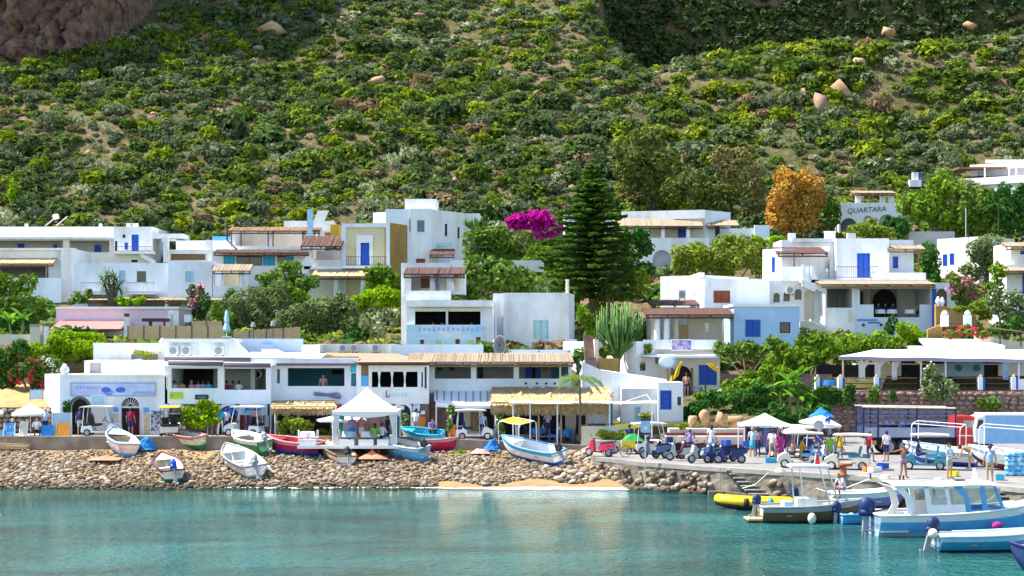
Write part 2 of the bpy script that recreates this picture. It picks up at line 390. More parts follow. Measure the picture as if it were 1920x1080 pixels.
# beach: earth and sand sheet under the stones
_by =[70,84,86.5,88.2,92,95.5,98.4,99.5]; _bz =[-4.5,-0.9,-0.35,0.0,0.62,1.15,1.5,1.55]
def beachz(x,y):return np.interp(y,_by,_bz)+(fbm(x/3.1,y/3.1,3)-0.44)*0.22
def beachmat():
    m,t,o =_new('beach_earth')
    b =_n(t,'ShaderNodeBsdfPrincipled',Roughness=0.95)
    g =_n(t,'ShaderNodeNewGeometry')
    n1 =_n(t,'ShaderNodeTexNoise',Scale=0.45,Detail=6.0,Roughness=0.65); n2 =_n(t,'ShaderNodeTexNoise',Scale=9.0,Detail=4.0)
    for n in (n1,n2):t.links.new(g.outputs['Position'],n.inputs['Vector'])
    r1 =_n(t,'ShaderNodeValToRGB'); e =r1.color_ramp.elements
    e[0].position =0.38; e[0].color =(0.30,0.19,0.09,1); e[1].position =0.62; e[1].color =(0.44,0.27,0.10,1)
    t.links.new(n1.outputs['Fac'],r1.inputs[0])
    mx =_n(t,'ShaderNodeMix',data_type='RGBA',blend_type='MULTIPLY'); mx.inputs[0].default_value =0.5
    t.links.new(r1.outputs[0],mx.inputs[6]); t.links.new(n2.outputs['Color'],mx.inputs[7]); t.links.new(mx.outputs[2],b.inputs['Base Color'])
    bp =_n(t,'ShaderNodeBump',Strength=0.6,Distance=0.06); t.links.new(n2.outputs['Fac'],bp.inputs['Height']); t.links.new(bp.outputs[0],b.inputs['Normal'])
    t.links.new(b.outputs[0],o.inputs[0]); return m
beach =struct(heightsheet('beach',np.arange(-70,9.01,0.5),np.arange(70,99.6,0.5),beachz,beachmat()))

# rounded stone shapes
def ico(sub=1):
    bm =bmesh.new(); bmesh.ops.create_icosphere(bm,subdivisions=sub,radius=1.0)
    V =np.array([v.co[:] for v in bm.verts]); F =np.array([[v.index for v in f.verts] for f in bm.faces]); bm.free(); return V,F
ICO1,ICO2,ICO3 =ico(1),ico(2),ico(3)
def stone_shape(seed,base=None,amp=0.28):
    r =np.random.default_rng(seed); V,F =base or ICO2; V =V.copy()
    for k in range(8):
        d =r.normal(size=3); d /= np.linalg.norm(d); h =r.uniform(0.48,0.86)
        s =V@d; V =V-np.outer(np.maximum(s-h,0)*r.uniform(0.6,1.0),d)
    V =V*(1+amp*(r.random(len(V))-0.5)[:,None]*0.35)
    return V,F
def hullrock(seed,n=16,flat=1.0):
    r =np.random.default_rng(seed); bm =bmesh.new()
    for k in range(n):
        d =r.normal(size=3); d /= np.linalg.norm(d); d *= r.uniform(0.8,1.0); bm.verts.new((d[0],d[1],d[2]*flat))
    q =bmesh.ops.convex_hull(bm,input=bm.verts); bmesh.ops.delete(bm,geom=[g for g in q['geom_interior'] if isinstance(g,bmesh.types.BMVert)],context='VERTS'); bmesh.ops.triangulate(bm,faces=bm.faces); bm.verts.ensure_lookup_table()
    for i,v in enumerate(bm.verts):v.index =i
    V =np.array([v.co[:] for v in bm.verts]); F =np.array([[v.index for v in f.verts] for f in bm.faces]); bm.free(); return V,F
def stonemat():
    m,t,o =_new('beach_stone')
    b =_n(t,'ShaderNodeBsdfPrincipled',Roughness=0.9); b.inputs['Specular IOR Level'].default_value =0.2
    at =_n(t,'ShaderNodeAttribute',attribute_name='rnd'); oi =_n(t,'ShaderNodeObjectInfo')
    ad =_n(t,'ShaderNodeMath',operation='ADD'); t.links.new(at.outputs['Fac'],ad.inputs[0]); t.links.new(oi.outputs['Random'],ad.inputs[1])
    fr =_n(t,'ShaderNodeMath',operation='FRACT'); t.links.new(ad.outputs[0],fr.inputs[0])
    cr =_n(t,'ShaderNodeValToRGB'); e =cr.color_ramp.elements
    e[0].position =0.0; e[0].color =(0.13,0.105,0.085,1); e[1].position =1.0; e[1].color =(0.46,0.41,0.34,1)
    for p,c in ((0.2,(0.21,0.15,0.10,1)),(0.45,(0.31,0.23,0.14,1)),(0.62,(0.23,0.195,0.17,1)),(0.8,(0.34,0.27,0.18,1))):
        x =e.new(p); x.color =c
    t.links.new(fr.outputs[0],cr.inputs[0])
    g =_n(t,'ShaderNodeNewGeometry'); nz =_n(t,'ShaderNodeTexNoise',Scale=7.0,Detail=4.0,Roughness=0.7); t.links.new(g.outputs['Position'],nz.inputs['Vector'])
    r2 =_n(t,'ShaderNodeValToRGB'); r2.color_ramp.elements[0].color =(0.6,0.6,0.6,1); r2.color_ramp.elements[1].color =(1.25,1.22,1.18,1)
    r2.color_ramp.elements[0].position =0.3; r2.color_ramp.elements[1].position =0.7
    t.links.new(nz.outputs['Fac'],r2.inputs[0])
    mx =_n(t,'ShaderNodeMix',data_type='RGBA',blend_type='MULTIPLY'); mx.inputs[0].default_value =1.0
    t.links.new(cr.outputs[0],mx.inputs[6]); t.links.new(r2.outputs[0],mx.inputs[7])
    sz =_n(t,'ShaderNodeSeparateXYZ'); t.links.new(g.outputs['Position'],sz.inputs[0]); mr =_n(t,'ShaderNodeMapRange'); mr.inputs[1].default_value =0.10; mr.inputs[2].default_value =0.34; mr.inputs[3].default_value =0.36; mr.inputs[4].default_value =1.0; t.links.new(sz.outputs[2],mr.inputs[0])   # stones wet by the waves
    mw =_n(t,'ShaderNodeMix',data_type='RGBA',blend_type='MULTIPLY'); mw.inputs[0].default_value =1.0; t.links.new(mx.outputs[2],mw.inputs[6]); t.links.new(mr.outputs[0],mw.inputs[7]); t.links.new(mw.outputs[2],b.inputs['Base Color'])
    bp =_n(t,'ShaderNodeBump',Strength=0.5,Distance=0.05); t.links.new(nz.outputs['Fac'],bp.inputs['Height']); t.links.new(bp.outputs[0],b.inputs['Normal'])
    t.links.new(b.outputs[0],o.inputs[0]); return m
STONE =stonemat()
SHAPES =[hullrock(100+k,20+k) for k in range(12)]
SHAPEM =[]
for k in range(8):
    V,F =hullrock(200+k,30)
    SHAPEM.append(npmesh('stone',V,F,STONE,rnd=np.full(len(F),k*0.1)))
def rotm(r):
    a,b,c =r.uniform(0,6.28),r.normal()*0.3,r.normal()*0.3
    return np.array(Matrix.Rotation(a,3,'Z') @ Matrix.Rotation(b,3,'X') @ Matrix.Rotation(c,3,'Y'))
def stones_mesh(name,pts,sizes,mat,r,shapes=SHAPES):
    Vs,Fs,Rn =[],[],[]; n0 =0
    for p,s in zip(pts,sizes):
        V,F =shapes[r.integers(len(shapes))]
        sc =np.array([s*r.uniform(0.8,1.35),s*r.uniform(0.8,1.2),s*r.uniform(0.38,0.68)])
        V2 =(V*sc)@rotm(r).T+p; Vs.append(V2); Fs.append(F+n0); n0 += len(V2); Rn.append(np.full(len(F),r.random()))
    return npmesh(name,np.concatenate(Vs),np.concatenate(Fs),mat,rnd=np.concatenate(Rn))
# scatter: denser and larger by the water, sandy bay on the right left free
r =np.random.default_rng(21); cand =[]
for k in range(48000):
    y =r.uniform(87.7,97.6); px =r.uniform(-60,1225); x =gx(px,y)
    if px > 820 and y < 89.2+0.7*math.sin(x*1.3)+(px-820)*0.0025:continue
    if y > 95.8+0.5*math.sin(x*0.8)+0.6*math.sin(x*2.1) and r.random() < (0.75 if x < 0 else 0.3):continue
    if y > 93.5 and -24 < x < -17 and r.random() < 0.7:continue
    cand.append((x,y,r.uniform(0.06,0.135)*(1.8 if r.random() < 0.10 else 1)*(1.0 if y < 94 else 0.9)*(1.25 if px > 1040 else 1)))
cell ={}; kept =[]
for (x,y,s) in sorted(cand,key=lambda q:-q[2]):
    ck =(int(x//0.7),int(y//0.7)); ok =True
    for a in (-1,0,1):
        for b_ in (-1,0,1):
            for (x2,y2,s2) in cell.get((ck[0]+a,ck[1]+b_),()):
                if (x-x2)**2+(y-y2)**2 < ((s+s2)*0.74)**2:ok =False
    if ok:cell.setdefault(ck,[]).append((x,y,s)); kept.append((x,y,s))
kept.sort(key=lambda q:-q[2]/q[1])
for (x,y,s) in kept[:300]:
    o =link(SHAPEM[r.integers(8)],'stone',beach,(x,y,float(beachz(np.array(x),np.array(y)))+s*0.3),(r.normal()*0.2,r.normal()*0.2,r.uniform(0,6.3)),
             (s*r.uniform(0.9,1.35),s*r.uniform(0.85,1.2),s*r.uniform(0.42,0.7)))
rest =kept[300:]
pts =np.array([(x,y,float(beachz(np.array(x),np.array(y)))+s*0.28) for x,y,s in rest])
sm =link(stones_mesh('small_beach_stones',pts,[q[2] for q in rest],STONE,r),'small_beach_stones'); stuff(sm); tag(sm,'brown and grey rounded stones covering the beach by the water','stones')

# foam line where small waves break
FOAM =pm('sea_foam',(0.85,0.86,0.86),None,6,0.8)
mb =MB(); r2 =np.random.default_rng(5)
def foam(px0,px1,yb,amp,wmax):
    n =int((px1-px0)/5); A,B =[],[]
    for k in range(n+1):
        px =px0+(px1-px0)*k/n; e =math.sin(math.pi*k/n)**0.5
        y =yb+amp*math.sin(px*0.02)+0.12*math.sin(px*0.11); wd =wmax*e*(0.35+0.65*float(vnoise(np.array(px*0.06),np.array(yb))))
        A.append((gx(px,y),y-wd,0.012)); B.append((gx(px,y),y+wd*0.5,0.05))
    mb.grid([A,B])
foam(840,1290,88.0,0.28,0.22); foam(905,1180,87.2,0.2,0.08); foam(240,330,88.9,0.1,0.4); foam(120,240,88.6,0.1,0.14); foam(420,850,88.15,0.12,0.12)
tag(stuff(mb.build('sea_foam',FOAM)),'thin white foam along the edge of the beach','foam')

# promenade behind the beach (top about 2.2 m, sloping down to the road)
def zprom(x):return float(np.interp(x,[-100,-7,4.6,8],[2.22,2.22,1.66,1.5]))
PY0 =98.0
xs =[-75,-40,-30,-20,-12,-7,-4,-1,2,4.7]
mb =MB()
for a,b_ in zip(xs[:-1],xs[1:]):
    za,zb =zprom(a),zprom(b_)
    mb.poly([(a,PY0+0.35,za-0.02),(b_,PY0+0.35,zb-0.02),(b_,113,zb-0.02),(a,113,za-0.02)])
struct(mb.build('promenade',PAVE))
mb =MB()
for a,b_ in zip(xs[:-1],xs[1:]):
    za,zb =zprom(a)+0.06,zprom(b_)+0.06
    A =[(a,PY0,-0.2),(b_,PY0,-0.2),(b_,PY0,zb),(a,PY0,za)]
    mb.poly(A); mb.poly([(a,PY0,za),(b_,PY0,zb),(b_,PY0+0.35,zb),(a,PY0+0.35,za)]); mb.poly([(a,PY0+0.35,za),(b_,PY0+0.35,zb),(b_,PY0+0.35,0.5),(a,PY0+0.35,0.5)])
mb.tube([(4.7,PY0+0.15,1.0),(5.0,96.0,0.9),(5.3,94.0,0.8),(5.2,92.6,0.6)],[0.7,0.7,0.62,0.4],8)
pw =mb.build('promenade_wall',CONC); tag(pw,'low weathered concrete wall between the stony beach and the promenade','wall')

# quay and road on the right (top 1.4 m)
QZ =1.4
edge =[(4.9,92.3),(7.1,88.6),(11.2,84.6),(14.3,81.9),(18.9,77.6),(22.2,74.7),(23.6,72.2),(30,66.5),(60,40)]
mb =MB(); mb.prism([*edge,(140,40),(140,116),(6,116),(4.3,98.6)],-3,QZ)
struct(mb.build('quay',[ASPH]))
# rough masonry facing of the quay with a concrete kerb on top
QW =pm('quay_masonry',(0.30,0.25,0.19),(0.10,0.09,0.075),0.9,0.95,1.0,4,dirt=(0.05,0.05,0.045))
mb =MB()
for (a,b_) in zip(edge[:-1],edge[1:]):
    d =Vector((b_[0]-a[0],b_[1]-a[1])); n =Vector((d.y,-d.x)).normalized(); 
    f =0.22 if a != edge[0] else 0.15
    k =max(2,int(d.length/0.8)); rows =[]
    for j in range(7):
        zz =-1.2+j*(QZ-0.18+1.2)/6; row =[]
        for q in range(k+1):
            p =Vector(a)+d*q/k; w_ =f+0.16*(float(vnoise(np.array(p.x*1.7),np.array(zz*2.1+p.y)))-0.3)+(0.12 if j < 3 else 0)
            row.append((p.x+n.x*w_,p.y+n.y*w_,zz))
        rows.append(row)
    mb.grid(rows); 
    top =[(rows[-1][0]),rows[-1][-1],(b_[0],b_[1],QZ-0.18),(a[0],a[1],QZ-0.18)]; mb.poly(top)
qw =mb.build('quay_wall',QW); tag(qw,'rough dark masonry face of the quay above the water','wall')
mb =MB()
for (a,b_) in zip(edge[1:-1],edge[2:]):
    d =Vector((b_[0]-a[0],b_[1]-a[1])); n =Vector((d.y,-d.x)).normalized()
    pts_ =[(a[0]+n.x*0.3,a[1]+n.y*0.3),(b_[0]+n.x*0.3,b_[1]+n.y*0.3),(b_[0]-n.x*0.25,b_[1]-n.y*0.25),(a[0]-n.x*0.25,a[1]-n.y*0.25)]
    mb.prism(pts_,QZ-0.2,QZ+0.035)
kerb =mb.build('quay_kerb',pm('kerb_concrete',(0.34,0.31,0.28),(0.25,0.23,0.20),1.4,0.9,0.4)); tag(kerb,'grey concrete kerb along the edge of the quay','kerb')
# stones set in the quay face
r =np.random.default_rng(33); cnt =0
for (a,b_) in zip(edge[:3],edge[1:4]):
    d =Vector((b_[0]-a[0],b_[1]-a[1])); n =Vector((d.y,-d.x)).normalized()
    for k in range(int(d.length*9)):
        p =Vector(a)+d*r.random(); zz =r.uniform(-0.1,1.05); s =r.uniform(0.12,0.3)*(1.2-0.4*zz); f =0.25+0.25*(1.1-zz)
        if (p.y > 91 and zz < 0.5) or 1345 < 960+p.x/p.y*FPX < 1450:continue
        link(SHAPEM[r.integers(8)],'stone',qw,(p.x+n.x*f,p.y+n.y*f,zz),(r.normal()*0.3,r.normal()*0.3,r.uniform(0,6)),(s*1.2,s*0.8,s*0.8)); cnt += 1
# loose boulders at the foot of the quay
for k in range(26):
    t_ =r.random()*0.85; x =6.2+5.5*t_; y =89.0-4.2*t_-r.uniform(0.5,1.4); s =r.uniform(0.16,0.4)
    link(SHAPEM[r.integers(8)],'stone',qw,(x,y,r.uniform(-0.05,0.12)),(r.normal()*0.3,0,r.uniform(0,6)),(s*1.3,s,s*0.8))
# stone steps down to the water
def quay_steps(px,top_py,n,label,wid=2.0,dx=0.16,dy=-0.26):
    Y0 =Yg(top_py,QZ); x0 =gx(px,Y0); t =thing('quay_steps',label,'steps',(x0,Y0,0))
    m_ =pm('step_stone',(0.40,0.36,0.29),(0.28,0.25,0.2),2,0.9,0.5)
    for k in range(n):
        b =MB(); zt =QZ-0.05-k*0.185; o =k*dx
        b.box(o,o+wid,0.32+k*dy-0.30,0.6,zt-0.06,zt); b.box(o+0.04,o+wid-0.04,0.42+k*dy-0.22,0.6,zt-0.19,zt-0.06,1)
        b.build('step',[m_,STONEG],t)
    b =MB(); b.prism([(-0.9,0.6),(-0.9,0.25),(-0.02,0.1),(n*dx-0.05,0.35+n*dy),(n*dx+0.3,0.35+n*dy),(0.0,0.6)],-1,0.2); b.build('side_wall',QW,t)
    b =MB(); b.box(wid+n*dx*0.5+0.1,wid+n*dx+1.2,0.02-0.2,0.9,-1,QZ-0.15); b.build('buttress',CONC,t)
    return t
quay_steps(1362,879,8,'flight of grey stone steps leading down the quay by the parked scooters')
quay_steps(1862,912,7,'stone steps down the quay behind the cabin of the white motor boat',1.6,0.12,-0.2)

# cliff at the top left
ROCK =pm('cliff_rock',(0.25,0.115,0.07),(0.05,0.035,0.032),0.75,0.95,1.0,1.2,detail=9,dirt=(0.27,0.18,0.11),dscale=0.3)
cb =[(-30,238),(-8,240),(60,243),(130,243),(190,249),(235,255),(275,264),(312,276),(330,292)]
rows =[]; nu,nv =240,110
bx =np.interp(np.linspace(0,1,nu),np.linspace(0,1,len(cb)),[gx(p,y) for p,y in cb]); by =np.interp(np.linspace(0,1,nu),np.linspace(0,1,len(cb)),[y for p,y in cb])
bx[0] -= 15
for j in range(nv):
    hh =j/(nv-1)*58; row =[]
    X =bx-hh*0.02; Yv =by+hh*0.16
    nz =(fbm(X/9+hh/14,hh/13+2,4)-0.45)*13+np.abs(fbm(X/4.2,hh/7+7,4)-0.45)*20+(fbm(X/1.5,hh/2.0+7,3)-0.43)*5
    z0 =hgt(bx,by)-3
    for q in range(nu):row.append((X[q]+nz[q]*0.25,Yv[q]+nz[q],z0[q]+hh+nz[q]*0.15))
    rows.append(row)
mb =MB(); mb.grid(rows); struct(mb.build('rock_cliff',ROCK,smooth=False))

# ------------------------------------------------------------------ leaves
def leafcloud(lobes,n,size,seed,up=0.35,asp=1.5,shell=0.5,jit=0.6,vert=0.0,tri=False):
    r =np.random.default_rng(seed); L =np.array(lobes,float)
    wt =(L[:,3]*L[:,4]*L[:,5])**(2/3); li =r.choice(len(L),n,p=wt/wt.sum())
    d =r.normal(size=(n,3)); d /= np.linalg.norm(d,axis=1)[:,None]
    rad =shell+(1-shell)*np.sqrt(r.random(n))
    P =L[li,:3]+d*rad[:,None]*L[li,3:6]
    N =d*0.75+r.normal(size=(n,3))*jit; N[:,2] += up
    if vert:N[:,2] *= (1-vert)
    N /= np.linalg.norm(N,axis=1)[:,None]
    T =np.cross(N,r.normal(size=(n,3))); T /= np.linalg.norm(T,axis=1)[:,None]; B =np.cross(N,T)
    s =size*r.uniform(0.6,1.35,n)[:,None]; T =T*s*0.5*asp; B =B*s*0.5
    if tri:return np.stack([P-T-B,P+T-B*0.6,P+B*1.5],1).reshape(-1,3),np.arange(n*3).reshape(n,3)
    V =np.stack([P-T,P-B*0.9,P+T,P+B*0.9],1).reshape(-1,3)     # kite shaped leaves / sprays
    F =np.arange(n*4).reshape(n,4); return V,F
LF_DARK =leafm('dark_shrub_leaves',(0.048,0.078,0.028),(0.10,0.150,0.046),(0.17,0.225,0.065))
LF_MID =leafm('green_shrub_leaves',(0.075,0.12,0.018),(0.15,0.215,0.028),(0.24,0.30,0.045))
LF_LIME =leafm('lime_shrub_leaves',(0.12,0.165,0.012),(0.225,0.28,0.018),(0.33,0.37,0.035))
LF_GREY =leafm('grey_green_leaves',(0.075,0.10,0.050),(0.16,0.195,0.095),(0.26,0.29,0.15))
LF_PEAR =leafm('pale_cactus_pads',(0.15,0.19,0.08),(0.30,0.33,0.17),(0.55,0.54,0.36))
LF_DRY =leafm('dry_brown_leaves',(0.17,0.12,0.06),(0.27,0.19,0.10),(0.38,0.28,0.16))
def bush_t(kind,seed):
    r =np.random.default_rng(seed); lob =[(0,0,0.30,0.80,0.80,0.58)]
    for k in range(9):
        a =r.uniform(0,6.28); d =r.uniform(0.2,0.72); q =r.uniform(0.22,0.40)
        lob.append((d*math.cos(a),d*math.sin(a),r.uniform(0.22,0.78)*(1-0.35*d),q,q,q*0.9))
    if kind == 'small':return leafcloud(lob[:4],62,0.40,seed,up=0.5,tri=True,jit=0.5)
    if kind == 'far':return leafcloud(lob,135,0.29,seed,up=0.45,jit=0.45,shell=0.6,tri=True)
    if kind == 'pear':return leafcloud(lob,170,0.19,seed,up=0.1,asp=1.0,shell=0.35,jit=0.9,vert=0.5,tri=True)
    if kind == 'grey':return leafcloud(lob,290,0.19,seed,up=0.3,jit=0.5,tri=True)
    return leafcloud(lob,285,0.20,seed,up=0.45,jit=0.45,shell=0.6,tri=True)
KINDS =[('dark',LF_DARK,0.34),('mid',LF_MID,0.25),('lime',LF_LIME,0.15),('grey',LF_GREY,0.14),('pear',LF_PEAR,0.09),('dry',LF_DRY,0.03)]
TPL ={k:[bush_t(k,500+11*i+q) for q in range(3)] for i,(k,_,_) in enumerate(KINDS)}; TPS =[bush_t('small',800+q) for q in range(4)]; TPF =[bush_t('far',850+q) for q in range(4)]
MI ={k:i for i,(k,_,_) in enumerate(KINDS)}
# places to keep clear: houses etc. are in front of y=183 on the left, and these rectangles
CLEAR =[(36,48,180,191),(60,100,202,218)]
r =np.random.default_rng(99); pts =[]
def scatter(y0,y1,step,smin,smax,xl=0.37):
    y =y0
    while y < y1:
        x =-xl*y-4
        while x < xl*y+4:
            xx =x+r.uniform(-0.5,0.5)*step; yy =y+r.uniform(-0.5,0.5)*step
            x += step
            if any(a < xx < b and c < yy < d for a,b,c,d in CLEAR):continue
            dens =float(fbm(np.array(xx/14+40),np.array(yy/14),3)); bare =float(fbm(np.array(xx/5+80),np.array(yy/8),2))
            if bare > 0.53 and r.random() < 0.7 and yy < 300:continue
            s =(smin+(smax-smin)*r.random()**1.4)*(0.7+0.8*dens)
            if r.random() < 0.10:s *= 1.35
            if yy > 300:pts.append((xx,yy,s,'dark' if r.random() < 0.7 else 'grey')); continue
            reg =float(fbm(np.array(xx/18+7),np.array(yy/18+60),2))
            p =r.random(); 
            if bare > 0.47 and r.random() < 0.5:k ='pear'; s *= 0.8
            elif reg > 0.43:k ='lime' if p < 0.22 else 'mid' if p < 0.62 else 'dark' if p < 0.80 else 'grey' if p < 0.97 else 'dry'
            else:k ='dark' if p < 0.42 else 'mid' if p < 0.64 else 'grey' if p < 0.90 else 'lime' if p < 0.98 else 'dry'
            pts.append((xx,yy,s,k))
        y += step
scatter(182,296,2.05,0.75,2.2)
for q in range(2300):
    y =r.uniform(345.0,355.5); x =r.uniform(4,136); pts.append((x,y,r.uniform(1.1,2.4),'dark' if r.random() < 0.75 else 'grey'))  # shade of the far slope put into darker shrub colours
pts =[q for q in pts if not (q[0] < -54 and q[1] > np.interp(q[0],[-80,-72,-65,-58,-54],[236,239,250,268,285]))]
X =np.array([q[0] for q in pts]); Yv =np.array([q[1] for q in pts]); Z =hgt(X,Yv)
order =sorted(range(len(pts)),key=lambda i:-pts[i][2]/pts[i][1] if Yv[i] < 300 else 0)
solo =[i for i in order if pts[i][3] != 'pear'][:290]
sset =set(solo)
TM ={}
for k,mt,_ in KINDS:
    for q,(V,F) in enumerate(TPL[k]):TM[(k,q)] =npmesh('shrub',V,F,mt,rnd=np.random.default_rng(q).random(len(F)))
BL ={'dark':'dark green rounded shrub growing on the hillside','mid':'mid green leafy shrub growing on the hillside','lime':'bright lime green shrub growing on the hillside',
      'grey':'grey green bushy shrub growing on the hillside','dry':'dry brown shrub growing on the hillside'}
for i in solo:
    x,y,s,k =pts[i]
    o =link(TM[(k,int(r.integers(3)))],'hillside_shrub',None,(x,y,Z[i]-0.12*s),(0,0,r.uniform(0,6.28)),(s*r.uniform(0.9,1.15),s*r.uniform(0.9,1.15),s*r.uniform(0.85,1.1)))
    tag(o,BL[k],'shrub',BL[k].split(' growing')[0].replace('shrub','shrubs')+' on the hillside')
Vs,Fs,Rn,Mi =[],[],[],[]; n0 =0
for i,(x,y,s,k) in enumerate(pts):
    if i in sset:continue
    V,F =TPL[k][int(r.integers(3))] if y < 238 else (TPF if y < 300 else TPS)[int(r.integers(4))]; a =r.uniform(0,6.28); c_,s_ =math.cos(a)*s,math.sin(a)*s
    V2 =np.empty_like(V); V2[:,0] =V[:,0]*c_-V[:,1]*s_+x; V2[:,1] =V[:,0]*s_+V[:,1]*c_+y; V2[:,2] =V[:,2]*s*r.uniform(0.8,1.1)+Z[i]-0.12*s
    Vs.append(V2); Fs.append(F+n0); n0 += len(V2); Rn.append(np.clip(r.random()*0.7+0.4*r.random(len(F)),0,1)); Mi.append(np.full(len(F),MI[k]))
# low ground cover between them
for q in range(6500):
    y =r.uniform(181,292); x =r.uniform(-0.34,0.34)*y
    if any(a < x < b_ and c < y < d for a,b_,c,d in CLEAR) or (x < -54 and y > np.interp(x,[-80,-72,-65,-58,-54],[236,239,250,268,285])):continue
    V,F =TPS[int(r.integers(4))]; s =r.uniform(0.45,1.0); a =r.uniform(0,6.28); c_,s_ =math.cos(a)*s,math.sin(a)*s; V2 =np.empty_like(V); V2[:,0] =V[:,0]*c_-V[:,1]*s_+x; V2[:,1] =V[:,0]*s_+V[:,1]*c_+y; V2[:,2] =V[:,2]*s*0.8+hz1(x,y)-0.1
    k =['mid','lime','grey','pear','dry','mid','grey','grey'][int(r.integers(8))]
    Vs.append(V2); Fs.append(F+n0); n0 += len(V2); Rn.append(np.clip(r.random()*0.7+0.4*r.random(len(F)),0,1)); Mi.append(np.full(len(F),MI[k]))
sc_ =link(npmesh('hillside_scrub',np.concatenate(Vs),np.concatenate(Fs),[q[1] for q in KINDS],rnd=np.concatenate(Rn),mi=np.concatenate(Mi)),'hillside_scrub')
tag(stuff(sc_),'dense green and grey scrub covering the steep hillside','scrub')
# scattered rocks on the hill
HROCK =pm('hill_rock',(0.36,0.23,0.15),(0.20,0.13,0.10),0.8,0.95,0.6,4)
hp,hs =[],[]
for k in range(900):
    y =r.uniform(184,290); x =r.uniform(-0.34,0.34)*y
    if float(fbm(np.array(x/5+80),np.array(y/8),2)) > 0.47 or r.random() < 0.12:
        hp.append((x,y,hz1(x,y)+0.15)); hs.append(r.uniform(0.25,0.8)*(1.7 if r.random() < 0.1 else 1))
o =link(stones_mesh('hillside_rocks',np.array(hp),hs,HROCK,r),'hillside_rocks'); tag(stuff(o),'scattered brown rocks between the shrubs on the hillside','rocks')
def boulder(px,py,Y,wpx,hpx,label,seed,mat=HROCK):
    x,z =gx(px,Y),gz(py,Y); V,F =hullrock(seed*3,13); s =Y/FPX
    o =link(npmesh('boulder',V,F,mat),'boulder',None,(x,Y,z),(0.1*seed % 0.4,0.2,seed),(1,1,1))
    b =V; ext =b.max(0)-b.min(0); o.scale =(wpx*s/ext[0],wpx*s*0.8/ext[1],hpx*s/ext[2]); tag(o,label,'boulder'); return o
TAN =pm('tan_rock',(0.50,0.32,0.18),(0.36,0.22,0.12),0.7,0.95,0.5,4)
def yhill(px,py,y0=185,y1=330):
    for y in np.arange(y0,y1,0.5):
        if hz1(gx(px,y),y) >= gz(py,y):return float(y)
    return y1
for (px,py,w_,h_,lab,sd) in ((1577,168,46,62,'large pointed tan boulder standing out of the green ridge',3),(1540,195,34,40,'dark cracked boulder just left of the pointed tan boulder',4),
        (708,152,34,24,'pale flat boulder among shrubs in the middle of the hillside',5),(510,55,56,32,'broad orange tinted rock high on the left of the hillside',6),
        (1505,180,18,26,'small tan boulder to the left of the dark cracked boulder',8),(1610,118,26,22,'rounded tan boulder above the pointed boulder',9),(1668,60,40,20,'tan rock on the crest of the right ridge',10),(1818,48,26,16,'rounded pale rock at the top right of the ridge',12)):
    boulder(px,py,yhill(px,py+10)-1.0,w_,h_,lab,sd,TAN if sd != 4 else HROCK)
